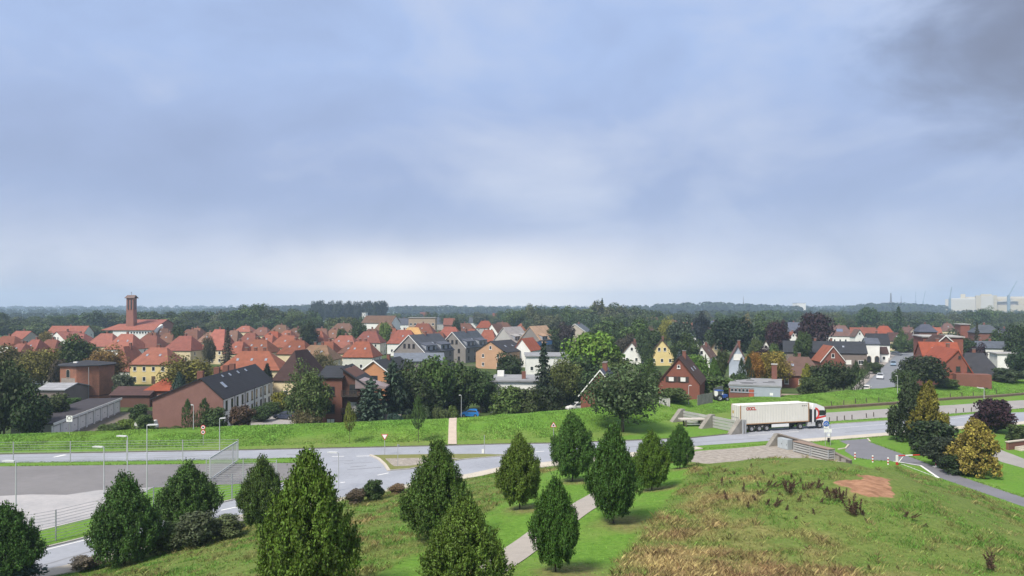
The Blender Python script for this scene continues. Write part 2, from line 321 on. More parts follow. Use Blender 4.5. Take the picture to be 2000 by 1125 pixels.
def ground_mat():
    m = bpy.data.materials.new('grass_ground'); m.use_nodes = True; t = m.node_tree; p = t.nodes['Principled BSDF']; L = t.links.new
    p.inputs['Roughness'].default_value = 0.95; p.inputs['Specular IOR Level'].default_value = 0.1
    co = t.nodes.new('ShaderNodeTexCoord'); za = t.nodes.new('ShaderNodeAttribute'); za.attribute_name = 'zone'
    sp = t.nodes.new('ShaderNodeSeparateColor'); L(za.outputs['Color'], sp.inputs[0])
    def nz(scale, det=4, st=(1, 1, 1)):
        mp = t.nodes.new('ShaderNodeMapping'); mp.inputs['Scale'].default_value = st; L(co.outputs['Object'], mp.inputs[0])
        n = t.nodes.new('ShaderNodeTexNoise'); n.inputs['Scale'].default_value = scale; n.inputs['Detail'].default_value = det; n.inputs['Roughness'].default_value = 0.65; L(mp.outputs[0], n.inputs['Vector']); return n.outputs['Fac']
    def rng_(v, a, b):
        n = t.nodes.new('ShaderNodeMapRange'); n.inputs[1].default_value = a; n.inputs[2].default_value = b; L(v, n.inputs[0]); return n.outputs[0]
    def mix(f, a, b):
        n = t.nodes.new('ShaderNodeMix'); n.data_type = 'RGBA'
        for s, v in ((n.inputs[0], f), (n.inputs[6], a), (n.inputs[7], b)):
            if isinstance(v, tuple): s.default_value = (*v, 1)
            elif isinstance(v, float): s.default_value = v
            else: L(v, s)
        return n.outputs[2]
    def mul(a, b):
        n = t.nodes.new('ShaderNodeMath'); n.operation = 'MULTIPLY'
        for s, v in zip(n.inputs, (a, b)):
            if isinstance(v, float): s.default_value = v
            else: L(v, s)
        return n.outputs[0]
    fine = nz(3.2, 5); mid = nz(0.35, 5); big = nz(0.06, 4)
    lawn = mix(rng_(fine, 0.35, 0.7), (0.085, 0.180, 0.024), (0.150, 0.285, 0.042))
    lawn = mix(mul(rng_(mid, 0.48, 0.75), 0.65), lawn, (0.190, 0.255, 0.066))
    lawn = mix(mul(rng_(big, 0.5, 0.75), 0.4), lawn, (0.105, 0.235, 0.030))
    ruf = mix(rng_(fine, 0.3, 0.7), (0.085, 0.130, 0.028), (0.165, 0.215, 0.055))
    ruf = mix(sp.outputs[1], ruf, mix(rng_(fine, 0.35, 0.65), (0.17, 0.125, 0.05), (0.33, 0.26, 0.12)))
    lawn = mix(mul(sp.outputs[1], 0.85), lawn, mix(rng_(fine, 0.35, 0.65), (0.150, 0.120, 0.060), (0.24, 0.21, 0.085)))
    c = mix(sp.outputs[0], lawn, ruf)
    gar = mix(rng_(mid, 0.35, 0.65), (0.035, 0.062, 0.02), (0.085, 0.12, 0.035)); gar = mix(mul(rng_(big, 0.55, 0.7), 0.7), gar, (0.16, 0.14, 0.11))
    c = mix(sp.outputs[2], c, gar)
    ad = t.nodes.new('ShaderNodeMath'); ad.operation = 'ADD'; L(za.outputs['Alpha'], ad.inputs[0]); s2 = t.nodes.new('ShaderNodeMath'); s2.operation = 'MULTIPLY_ADD'; s2.inputs[1].default_value = 1.0; s2.inputs[2].default_value = -0.5; L(nz(1.4, 6), s2.inputs[0]); L(s2.outputs[0], ad.inputs[1])
    so = mix(rng_(nz(1.3, 8, (0.8, 1.1, 1)), 0.35, 0.65), (0.20, 0.105, 0.062), (0.42, 0.235, 0.145))
    c = mix(rng_(ad.outputs[0], 0.46, 0.56), c, so); L(c, p.inputs['Base Color'])
    bp = t.nodes.new('ShaderNodeBump'); bp.inputs['Strength'].default_value = 0.6; bp.inputs['Distance'].default_value = 0.12; L(nz(2.6, 6), bp.inputs['Height']); L(bp.outputs[0], p.inputs['Normal'])
    return m
gme.materials.append(ground_mat()); tag(link('ground', gme), kind='structure')

# ---- flat surfaces laid on it, each sheet a few millimetres above the one below
def sheet(name, pts, z, m, **k):
    bm = bmesh.new(); vs = [bm.verts.new((*P(*q), z)) for q in pts]; f = bm.faces.new(vs)
    bmesh.ops.triangulate(bm, faces=[f]); bmesh.ops.recalc_face_normals(bm, faces=bm.faces)
    if sum(q.normal.z for q in bm.faces) < 0: bmesh.ops.reverse_faces(bm, faces=bm.faces)
    me = bpy.data.meshes.new(name); bm.to_mesh(me); bm.free(); me.materials.append(m)
    return tag(link(name, me), kind='structure')
asph = mat('asphalt', (0.30, 0.315, 0.355), 0.75, 0.16, 0.22, 0.15, 30, spec=0.5)
asph_d = mat('asphalt_dark', (0.185, 0.178, 0.182), 0.9, 0.16, 0.12, 0.2, 25)
paving = mat('paving_pale', (0.50, 0.455, 0.385), 0.9, 0.12, 0.5, 0.2, 12)
gravel = mat('gravel_pale', (0.30, 0.30, 0.31), 0.95, 0.2, 0.25, 0.5, 3, col2=(0.44, 0.42, 0.42))
cobble = mat('cobble', (0.17, 0.15, 0.13), 0.9, 0.25, 1.6, 1.0, 5, col2=(0.44, 0.395, 0.345))
lane_m = mat('lane_gravel', (0.30, 0.285, 0.275), 0.95, 0.15, 0.3, 0.3, 10)
soil_m = mat('trodden_path', (0.48, 0.40, 0.33), 0.95, 0.15, 0.8, 0.3, 8)
white_p = mat('road_paint', (0.74, 0.74, 0.72), 0.7, 0.08, 3)
kerb_m = mat('kerb_stone', (0.36, 0.345, 0.32), 0.9, 0.2, 1.5)
dark_kerb = mat('kerb_dark', (0.13, 0.115, 0.10), 0.9, 0.25, 1.5)
FAR = [(-300, 893), (0, 888), (464, 880), (830, 872), (980, 868), (1100, 866), (1230, 861), (1350, 856), (1450, 846), (1500, 838), (1560, 833), (1624, 829), (1742, 821.5), (1842, 816), (1908, 809), (2000, 805), (2300, 788)]
NEAR_R = [(2300, 806), (2000, 824), (1868, 834), (1755, 844), (1660, 851.5), (1575, 858), (1504, 861), (1350, 871.5), (1200, 889), (1100, 900), (1003, 911)]
ISL = [(933, 887), (813, 888), (725, 890)]
sheet('road', FAR+NEAR_R+[(1005, 889)]+ISL+[(640, 893), (500, 896), (400, 898), (0, 904), (-300, 908)], 0.016, asph)
NEAR_L = [(979, 913), (920, 926), (787, 949), (747, 961), (660, 975), (560, 988), (450, 1012), (130, 1106), (60, 1120), (-60, 1165)]
sheet('road', [(-60, 1108), (70, 1076), (175, 1050), (425, 985), (520, 962), (575, 935), (600, 905), (620, 892.5), (725, 889.6), (740, 897), (752, 908), (760, 920), (800, 917), (907, 897.5), (973, 892), (1005, 888.5), (1006, 911)]+NEAR_L, 0.020, asph)
sheet('car_park', [(-250, 915), (0, 911), (400, 906), (603, 904), (577, 936), (475, 945), (430, 947), (290, 953), (175, 1012), (60, 1040), (-250, 1110)], 0.012, asph_d)
sheet('gravel_area', [(-250, 980), (0, 969), (60, 966), (130, 967), (190, 958), (300, 952), (235, 985), (175, 1013), (60, 1041), (-250, 1112)], 0.024, gravel)
sheet('cobbled_area', [(1325, 901), (1338, 889), (1360, 881), (1430, 876), (1504, 869), (1540, 872), (1600, 890), (1665, 904), (1645, 912), (1345, 908)], 0.012, cobble)
sheet('driveway', [(1639, 861), (1693, 857), (1698, 863), (1733, 876), (1777, 892), (1827, 911), (1886, 934), (2000, 972), (2200, 1030), (2200, 1075), (2000, 990), (1831, 932), (1798, 911), (1748, 901.6), (1705, 899), (1670, 894), (1650, 881), (1656, 869)], 0.014, mat('asphalt_drive', (0.17, 0.17, 0.19), 0.8, 0.15, 0.3, 0.2, 25))
sheet('footpath', [(1928, 866), (1950, 877), (2000, 896), (2100, 925), (2100, 947), (2000, 914.5), (1955, 902), (1932, 888)], 0.012, lane_m)
sheet('side_lane', [(1415, 832), (1440, 824), (1500, 817), (1615, 806), (1740, 798), (1860, 791), (1972, 783), (2300, 765), (2300, 780), (2000, 797.5), (1908, 804.5), (1860, 808), (1741, 815), (1622, 823), (1500, 834), (1440, 841)], 0.012, lane_m)
def strip(name, pts, w, z, h, m, side=1.0, off=0.0, kind='structure', parent=None):
    """band of width w beside a line of ground points; h > 0 gives it the section of a kerb"""
    pts = [Vector((*P(*q), 0)) if len(q) == 2 else Vector(q) for q in pts]; mb = MB(); a = []; b = []
    for i, p in enumerate(pts):
        d = (pts[min(i+1, len(pts)-1)]-pts[max(i-1, 0)]).normalized(); n = Vector((-d.y, d.x, 0))*side; a.append(p+n*off); b.append(p+n*(off+w))
    for i in range(len(pts)-1):
        q = [a[i], a[i+1], b[i+1], b[i]]
        if h > 0: mb.add([(v.x, v.y, z-0.05) for v in q]+[(v.x, v.y, z+h) for v in q], [(4, 5, 6, 7), (0, 1, 5, 4), (1, 2, 6, 5), (2, 3, 7, 6), (3, 0, 4, 7)])
        else: mb.add([(v.x, v.y, z) for v in q], [(0, 1, 2, 3)])
    o = mb.build(name, m, parent)
    if kind: tag(o, kind=kind)
    return o
strip('kerb', FAR[:9], 0.22, 0, 0.11, dark_kerb, 1, 0.0)
strip('kerb', FAR[11:15], 0.18, 0, 0.10, kerb_m, 1, 0.0)
WALK = NEAR_R[::-1]
strip('pavement', WALK[:4], 2.3, 0.03, 0.09, paving, -1, 0.0)
strip('pavement', WALK[4:9], 1.9, 0.03, 0.07, paving, -1, 0.0)
strip('pavement', WALK[8:], 1.9, 0.033, 0.07, paving, -1, 0.0)
strip('pavement', NEAR_L[:5], 1.7, 0.03, 0.08, paving, 1, 0.0)
strip('pavement', NEAR_L[4:], 1.9, 0.034, 0.08, paving, 1, 0.0)
strip('kerb', [(-60, 1108), (70, 1076), (175, 1050), (425, 985), (520, 962), (575, 935)], 0.25, 0, 0.12, kerb_m, 1, 0.0)
strip('kerb', [(1656, 869), (1650, 876), (1636, 878)], 0.2, 0, 0.12, paving, 1, 0.0)
strip('kerb', [(1693, 857), (1698, 863)], 0.2, 0, 0.10, paving, 1, 0.0)
# traffic island: raised grass wedge with a cobbled middle and a pale kerb
def slab(name, pts, z0, z1, m):
    q = [P(*p) for p in pts]; return tag(MB().prism(q, z0, z1, 'z').build(name, m), kind='structure')
ISLAND = [(727, 890), (742, 897), (754, 908), (762, 919), (800, 916.5), (907, 897.5), (973, 892), (1000, 889.3), (933, 887.5), (813, 888.5)]
slab('traffic_island', ISLAND, -0.05, 0.09, mat('island_grass', (0.15, 0.15, 0.05), 0.95, 0.3, 1.5, 0.6, 8, col2=(0.20, 0.21, 0.07)))
sheet('island_paving', [(752, 897), (764, 908), (770, 912), (800, 911), (900, 896.5), (860, 895), (800, 896)], 0.098, cobble)
strip('kerb', [(725, 889.5), (741, 897), (753, 908), (761, 920)], 0.35, 0, 0.13, paving, 1, -0.25)
strip('kerb', [(761, 920), (800, 917), (907, 898), (973, 892.3), (1000, 889.6)], 0.2, 0, 0.12, kerb_m, 1, 0.0)
def line(pts, w=0.14, z=0.027): return strip('road_marking', pts, w, z, 0, white_p, 1, -w/2)
for q in ([(648, 892), (672, 891.5)], [(696, 891.3), (722, 890.8)], [(737, 928.5), (759, 924)], [(665, 943), (674, 942)], [(1045, 883), (1063, 881.5)], [(432, 997), (475, 988)], [(500, 984), (540, 974)]): line(q, 0.22)
line([(1462, 851), (1540, 845.5)], 0.12); line([(1541, 844), (1560, 843.2)], 0.2); line([(1600, 839.5), (1742, 827.5)], 0.12); line([(1838, 820.5), (1905, 812.5)], 0.12)
line([(70, 1079), (175, 1053)], 0.16); line([(1745, 901), (1798, 909.5), (1833, 933.5)], 0.28, 0.03)
for i in range(11):
    t = (i+0.6)/11; a = (1755+74*t, 905+28*t); line([(a[0]-2-8*t, a[1]+1.5*(1-t)), (a[0]-9, a[1]-3.5)] if False else [(a[0], a[1]-0.3), (a[0]+8, a[1]+2.2)], 0.10, 0.031)
line([(104, 893.5), (128, 888.5)], 0.5)
patch_m = mat('asphalt_patch', (0.225, 0.23, 0.25), 0.8, 0.2, 0.8)
for q, w in (([(650, 901), (690, 899.5)], 0.25), ([(672, 906), (728, 903)], 0.22), ([(684, 912.5), (716, 910)], 0.35), ([(678, 918), (745, 913)], 0.3), ([(560, 888), (620, 886)], 0.3), ([(60, 1112), (140, 1088), (440, 1003)], 0.25), ([(1085, 884), (1300, 868), (1480, 856)], 0.2), ([(1650, 845), (1760, 836)], 0.25), ([(300, 894), (460, 889)], 0.25), ([(1500, 857), (1530, 854)], 0.6)): strip('road_patch', q, w, 0.0245, 0, patch_m, 1, -w/2)
# paths that follow the slope
def drape(name, left, right, m, n=26, lift=0.035, k=5):
    def res(pts):
        pts = np.array(pts); s = np.r_[0, np.cumsum(np.linalg.norm(np.diff(pts, axis=0), axis=1))]; q = np.linspace(0, s[-1], n)
        return np.c_[np.interp(q, s, pts[:, 0]), np.interp(q, s, pts[:, 1])]
    A, B = res(left), res(right); mb = MB(); w = np.linspace(0, 1, k)
    for i in range(n):
        for t in w:
            q = A[i]*(1-t)+B[i]*t; mb.v.append((q[0], q[1], gz(q[0], q[1])+lift))
    for i in range(n-1):
        for j in range(k-1): mb.f.append((i*k+j, i*k+j+1, (i+1)*k+j+1, (i+1)*k+j))
    return tag(mb.build(name, m), kind='structure')
hl = [hit(*p)[:2] for p in [(930, 1108), (968, 1082), (1043, 1031), (1100, 1000), (1152, 966), (1205, 930)]]
hr_ = [hit(*p)[:2] for p in [(955, 1142), (990, 1117), (1058, 1068), (1120, 1025), (1171, 989), (1225, 945)]]
drape('footpath', hl, hr_, mat('path_brick', (0.37, 0.335, 0.30), 0.95, 0.12, 1.5, 0.4, 14), 30)
drape('footpath', [(X(875, 101.5), 101.5), (X(876, 109), 109), (X(878, 120), 120)], [(X(892, 101.5), 101.5), (X(891.5, 109), 109), (X(892.5, 120), 120)], soil_m, 16, 0.10)
st_l = [(X(1673, 169), 169), (X(1756, 330), 330)]; st_r = [(X(1741, 171), 171), (X(1800, 332), 332)]
drape('street', st_l, st_r, mat('street_asphalt', (0.19, 0.20, 0.22), 0.7, 0.12, 0.2, 0.1, 10), 30, 0.05)
drape('pavement', [(X(1655, 166), 166), (X(1739, 325), 325)], [(X(1674, 168), 168), (X(1757, 329), 329)], mat('street_paving', (0.30, 0.27, 0.25), 0.9, 0.15, 0.4), 30, 0.14)
drape('yard', [(X(430, 133), 133), (X(520, 148), 148)], [(X(640, 133), 133), (X(620, 148), 148)], lane_m, 16, 0.05)
drape('yard', [(X(60, 116), 116), (X(225, 150), 150)], [(X(230, 117), 117), (X(262, 150), 150)], mat('yard_dirt', (0.14, 0.12, 0.095), 0.95, 0.2, 0.5), 16, 0.05)
drape('yard', [(X(1525, 152), 152), (X(1515, 166), 166)], [(X(1660, 156), 156), (X(1655, 164), 164)], mat('yard_gravel', (0.38, 0.30, 0.24), 0.95, 0.12, 0.5), 12, 0.05)
# ================================================================= TREES: crowns of separate leaves in unit boxes (height 1, width 1)
LEAF = leaf_mat('foliage'); BARK = mat('bark', (0.105, 0.082, 0.062), 0.95, 0.3, 6, 0.6, 20)
def unit(v): return v/np.maximum(np.linalg.norm(v, axis=1, keepdims=True), 1e-9)
def leaves(pos, nrm, size, up=None, asp=1.7):
    """one diamond leaf per row: facing nrm, long axis near `up`"""
    n = len(pos); nrm = unit(nrm); up = rng.normal(size=(n, 3)) if up is None else up
    a = unit(up-nrm*np.sum(up*nrm, axis=1, keepdims=True)); b = np.cross(nrm, a); s = size[:, None] if isinstance(size, np.ndarray) else size
    v = np.stack([pos-a*s*asp*0.5, pos+b*s*0.5, pos+a*s*asp*0.5, pos-b*s*0.5], 1); return v.reshape(-1, 3)
def crown_round(seed, nc=24, per=170, size=0.036, lo=0.12, flat=1.0, gap=1.0, spread=1.0):
    r = np.random.default_rng(seed); V = []
    for i in range(nc):
        d = r.normal(size=3); d /= np.linalg.norm(d); d[2] = d[2]*0.95+0.1; q = r.uniform(0.45, 0.82)
        c = np.array([d[0]*0.5*q*spread, d[1]*0.5*q*spread, lo+(1-lo)*(0.5+d[2]*0.5*q*flat)]); cr = r.uniform(0.11, 0.2)*(1.15 if i % 3 else 0.8)
        k = int(per*(cr/0.16)**2); o = unit(r.normal(size=(k, 3))+np.array([0, 0, 0.25])); rad = cr*r.uniform(0.55, 1.08, (k, 1))*np.array([1, 1, 0.85])
        p = c+o*rad; V.append(leaves(p, o*0.8+r.normal(size=(k, 3))*0.45+np.array([0, 0, 0.35]), r.uniform(0.6, 1.3, k)*size))
    k = int(nc*per*0.22); o = unit(r.normal(size=(k, 3))); p = np.array([0, 0, lo+(1-lo)*0.5])+o*np.array([0.36, 0.36, 0.36*(1-lo)])*r.uniform(0.5, 1, (k, 1))
    V.append(leaves(p, o+r.normal(size=(k, 3))*0.5, np.full(k, size*1.5))); V = np.concatenate(V)
    V[:, :2] *= 0.5/np.percentile(np.abs(V[:, :2]), 99.3); V[:, 2] = lo+(V[:, 2]-V[:, 2].min())*(1-lo)/(V[:, 2].max()-V[:, 2].min()); return V
def crown_spruce(seed, tiers=17, per=9, droop=0.3, lo=0.06, lf=26, size=0.03, pw=0.85):
    r = np.random.default_rng(seed); V = []
    for i in range(tiers):
        t = i/tiers; z0 = lo+(1-lo)*t**0.95; rad = 0.5*(1-t)**pw*r.uniform(0.82, 1.1)+0.02
        for k in range(per):
            a = 2*math.pi*(k+r.uniform(-.3, .3))/per+i*0.7; L = rad*r.uniform(0.75, 1.12); n = max(6, int(lf*L/0.3)); s = r.uniform(0.05, 1, n)
            d = np.array([math.cos(a), math.sin(a), 0]); side = np.array([-d[1], d[0], 0]); wv = (r.uniform(-1, 1, n)*0.09*(1-0.6*s))
            z = z0-droop*L*s+0.16*L*s**3+r.normal(size=n)*0.008; p = d*(s*L)[:, None]+side*wv[:, None]; p[:, 2] = z-np.abs(wv)*0.3
            up = d+side*np.sign(wv)[:, None]*0.7+r.normal(size=(n, 3))*0.15; nr = np.array([0, 0, 1.0])+d*0.35+r.normal(size=(n, 3))*0.4
            V.append(leaves(p, nr, r.uniform(0.7, 1.3, n)*size, up, 2.6))
    k = 160; z = r.uniform(lo, 0.98, k); a = r.uniform(0, 6.28, k); p = np.c_[np.cos(a)*0.25*(1-z)*0.7, np.sin(a)*0.25*(1-z)*0.7, z]
    V.append(leaves(p, np.c_[np.cos(a), np.sin(a), np.full(k, .4)]+r.normal(size=(k, 3))*0.4, np.full(k, size*2.0))); V = np.concatenate(V)
    V[:, 2] = np.maximum(V[:, 2], 0.01); return V
def flame(z, kind):
    if kind == 'horn': return np.where(z < 0.40, 0.10+0.90*np.sin(np.clip(z/0.40, 0, 1)*math.pi/2)**0.75, np.clip(1-((z-0.40)/0.60), 0, 1)**0.72)
    if kind == 'spire': return np.where(z < 0.30, 0.15+0.85*np.sin(np.clip(z/0.30, 0, 1)*math.pi/2)**0.7, np.clip(1-((z-0.30)/0.70), 0, 1)**0.80)
    if kind == 'col': return np.clip(np.sin(np.clip(z, 0, 1)**0.6*math.pi), 0, 1)**0.4*np.where(z > 0.6, 1-((z-0.6)/0.4)**2*0.75, 1)
    return np.clip(1-z, 0, 1)**0.75*np.clip(z/0.12, 0.5, 1)
def crown_shoots(seed, kind='horn', shoots=2600, per=9, size=0.0125, lo=0.04, sl=0.10, lump=0.16, fill=0.35, tips=0.0):
    """dense fastigiate crown: upright shoots all over a lumpy flame-shaped surface, leaf pairs along each shoot"""
    r = np.random.default_rng(seed); ph = r.uniform(0, 6.28, 8); z = r.uniform(0, 1, shoots)**0.9; a = r.uniform(0, 2*math.pi, shoots)
    lum = 1+lump*(np.sin(3*a+ph[0]+4*z)+np.sin(5*a+ph[1]-7*z)*0.7+np.sin(9*z+2*a+ph[2])*0.7+np.sin(8*a+ph[3]+15*z)*0.5)/1.7+lump*0.5*r.normal(size=shoots)*0.5
    depth = np.where(r.uniform(size=shoots) < fill, r.uniform(0.35, 0.9, shoots), r.uniform(0.9, 1.03, shoots))
    lean = np.where(z > 0.7, 0.05*np.sin(ph[4]), 0)
    rad = 0.47*flame(z, kind)*lum*depth; base = np.c_[np.cos(a)*rad+lean, np.sin(a)*rad, lo+(1-lo)*z*0.95]
    out = np.c_[np.cos(a), np.sin(a), np.zeros(shoots)]; upw = np.where(z > 0.25, 1.25, 0.55)[:, None]
    dr = unit(out*0.55+np.array([0, 0, 1])*upw+r.normal(size=(shoots, 3))*0.22); L = sl*r.uniform(0.5, 1.25, shoots)*(1+tips*z**4); V = []
    for j in range(per):
        s = (j+0.3)/per; p = base+dr*(L*s)[:, None]+r.normal(size=(shoots, 3))*sl*0.10
        nr = out*0.75+np.array([0, 0, 0.45])+r.normal(size=(shoots, 3))*0.5; V.append(leaves(p, nr, r.uniform(0.7, 1.3, shoots)*size*(1-0.25*s), dr+r.normal(size=(shoots, 3))*0.5, 1.7))
    V = np.concatenate(V); V[:, 2] = np.clip(V[:, 2], 0.01, None); V[:, 2] *= 1/V[:, 2].max(); return V
def crown_plumes(seed, plumes=46, shoots=95, per=9, size=0.0165, lo=0.05, kind='horn', rad=0.10, ln=0.30, spread=0.74):
    """fastigiate crown built of many upright plumes of different length, so that its outline is ragged and has dark gaps"""
    r = np.random.default_rng(seed); V = []
    for i in range(plumes):
        z0 = (i+r.uniform(0, 1))/plumes; z0 = z0**0.9*(0.99-ln); a = i*2.39996+r.uniform(-.35, .35); R0 = 0.5*float(min(flame(np.array([z0+0.04]), kind)[0], flame(np.array([z0+ln*0.95]), kind)[0]))*spread*r.uniform(0.74, 1.10)
        if i % 5 == 0: R0 *= 0.45
        L = ln*r.uniform(0.7, 1.35)*(0.75 if z0 > 0.6 else 1); b = np.array([math.cos(a)*R0, math.sin(a)*R0, lo+(1-lo)*z0]); out = np.array([math.cos(a), math.sin(a), 0]); ax = unit((out*(0.30 if z0 < 0.5 else 0.10)+np.array([0, 0, 1.0])+r.normal(size=3)*0.10)[None])[0]
        pr = rad*r.uniform(0.75, 1.25)*(1.1-0.75*z0); n = int(shoots*(pr/rad)*(L/ln)); t = r.uniform(0, 1, n); th = r.uniform(0, 6.28, n); u = np.cross(ax, out+np.array([0.01, 0.02, 0.3])); u /= np.linalg.norm(u); w = np.cross(ax, u)
        q = pr*np.sin(np.clip(t*0.95+0.05, 0, 1)**0.7*math.pi)**0.7*r.uniform(0.55, 1.1, n); side = u*np.cos(th)[:, None]+w*np.sin(th)[:, None]; base = b+ax*(t*L)[:, None]+side*q[:, None]
        dr = unit(side*0.45+ax+r.normal(size=(n, 3))*0.3); sl = 0.075*r.uniform(0.5, 1.4, n)
        for j in range(per):
            f = (j+0.3)/per; p = base+dr*(sl*f)[:, None]+r.normal(size=(n, 3))*0.009; V.append(leaves(p, side*0.7+out*0.2+np.array([0, 0, 0.4])+r.normal(size=(n, 3))*0.5, r.uniform(0.7, 1.3, n)*size, dr+r.normal(size=(n, 3))*0.5, 1.7))
    V = np.concatenate(V); V[:, 2] = np.clip(V[:, 2], 0.02, None); V[:, 2] /= V[:, 2].max(); V[:, :2] *= 0.5/np.percentile(np.abs(V[:, :2]), 99.6); return V
def trunk_mesh(name, top=0.6, r0=0.035, limbs=5, spread=0.3, seed=0, fork=0.25):
    r = random.Random(seed); mb = MB(); mb.tube([(0, 0, -0.05), (0.005, 0, top*0.4), (0, 0.01, top*0.8), (0.01, 0, top*1.25)], [r0*1.25, r0*0.9, r0*0.6, r0*0.2], 7)
    for i in range(limbs):
        a = 6.28*i/limbs+r.uniform(-.4, .4); z0 = fork+(top-fork)*r.uniform(0, 0.9); L = spread*r.uniform(0.7, 1.1)
        mb.tube([(0, 0, z0), (math.cos(a)*L*0.5, math.sin(a)*L*0.5, z0+L*0.45), (math.cos(a)*L, math.sin(a)*L, z0+L*1.05)], [r0*0.5, r0*0.35, r0*0.12], 5)
    return mb.mesh(name, BARK, True)
CR = {}
for i in range(4): CR['round%d' % i] = np_mesh('crown', crown_round(20+i, 26, 150, 0.038, 0.13), 4, LEAF)
for i in range(2): CR['loose%d' % i] = np_mesh('crown', crown_round(40+i, 46, 130, 0.027, 0.10, 1.0, 1.0, 1.05), 4, LEAF)
for i in range(2): CR['bush%d' % i] = np_mesh('crown', crown_round(50+i, 26, 150, 0.045, 0.0), 4, LEAF)
for i in range(2): CR['spruce%d' % i] = np_mesh('crown', crown_spruce(60+i), 4, LEAF)
CR['cedar0'] = np_mesh('crown', crown_spruce(66, 13, 10, 0.12, 0.10, 46, 0.036, 0.6), 4, LEAF)
CR['golden0'] = np_mesh('crown', crown_spruce(67, 18, 11, 0.55, 0.02, 52, 0.036, 0.62), 4, LEAF)
CR['col0'] = np_mesh('crown', crown_shoots(70, 'col', 500, 7, 0.035, 0.02, 0.10, 0.08), 4, LEAF)
CR['cone0'] = np_mesh('crown', crown_shoots(71, 'cone', 700, 7, 0.032, 0.02, 0.09, 0.14), 4, LEAF)
CR['young0'] = np_mesh('crown', crown_shoots(72, 'horn', 420, 8, 0.032, 0.30, 0.10, 0.10), 4, LEAF)
for i in range(3): CR['horn%d' % i] = np_mesh('crown', crown_plumes(80+i, 230, 34, 9, 0.0165, 0.05, 'horn', 0.055, 0.15, 0.92), 4, LEAF)
for i in range(3, 5): CR['horn%d' % i] = np_mesh('crown', crown_plumes(80+i, 260, 32, 9, 0.0150, 0.04, 'spire', 0.050, 0.15, 0.94), 4, LEAF)
CR['puff0'] = np_mesh('crown', crown_plumes(90, 80, 36, 8, 0.026, 0.0, 'cone', 0.095, 0.14, 1.0), 4, LEAF)
TRM = {'round': trunk_mesh('trunk', 0.55, 0.030, 6, 0.26, 1), 'loose': trunk_mesh('trunk', 0.6, 0.026, 7, 0.3, 2), 'bush': trunk_mesh('trunk', 0.35, 0.02, 5, 0.25, 3, 0.05),
       'spruce': trunk_mesh('trunk', 0.75, 0.022, 0, 0, 4), 'cedar': trunk_mesh('trunk', 0.75, 0.022, 0, 0, 5), 'golden': trunk_mesh('trunk', 0.7, 0.022, 0, 0, 6), 'col': trunk_mesh('trunk', 0.6, 0.02, 0, 0, 7), 'cone': trunk_mesh('trunk', 0.6, 0.02, 0, 0, 8),
       'puff': trunk_mesh('trunk', 0.6, 0.02, 0, 0, 12), 'young': trunk_mesh('trunk', 0.6, 0.016, 3, 0.12, 9, 0.35), 'horn': trunk_mesh('trunk', 0.5, 0.020, 6, 0.20, 10, 0.09)}
NAMES = {'round': 'broadleaf_tree', 'loose': 'broadleaf_tree', 'bush': 'shrub', 'spruce': 'spruce_tree', 'cedar': 'cedar_tree', 'golden': 'golden_conifer', 'col': 'cypress', 'cone': 'conical_conifer', 'puff': 'golden_conifer', 'young': 'young_tree', 'horn': 'hornbeam_tree'}
DK, MD, GR, BR, YL, OR, PU, BL, OL, VD = (0.042, 0.068, 0.020), (0.062, 0.096, 0.024), (0.060, 0.105, 0.028), (0.105, 0.165, 0.028), (0.22, 0.18, 0.025), (0.24, 0.115, 0.022), (0.030, 0.013, 0.020), (0.032, 0.060, 0.047), (0.105, 0.100, 0.026), (0.027, 0.045, 0.016)
def tree(px, D, top, w, kind, col, label, var=None, base=None, group=None, cat=None, name=None, dx=0.0, dz=0.0):
    """kind of crown, at photo column px and distance D (or where photo row `base` meets the ground), reaching up to photo row top"""
    if base is not None: x, D, z = hit(px, base)
    else: x = X(px, D); z = gz(x, D)
    h = Zp(top, D)-z; wid = w/F*D; keys = [k for k in CR if k.rstrip('0123456789') == kind]
    k = kind+str(var) if var is not None else random.choice(keys)
    nm = name or NAMES[kind]; t = thing(nm, label, cat or ('shrub' if kind == 'bush' else 'tree'), (x, D, z+dz), random.uniform(0, 6.28), group)
    j = [random.uniform(0.9, 1.1) for _ in range(3)]
    c = link('crown', CR[k], t, None, None, (wid, wid*random.uniform(0.9, 1.05), h)); c.color = (*[a*b for a, b in zip(col, j)], 1)
    link('trunk', TRM[kind], t, None, None, (max(wid*0.8, h*0.35), max(wid*0.8, h*0.35), h)); return t

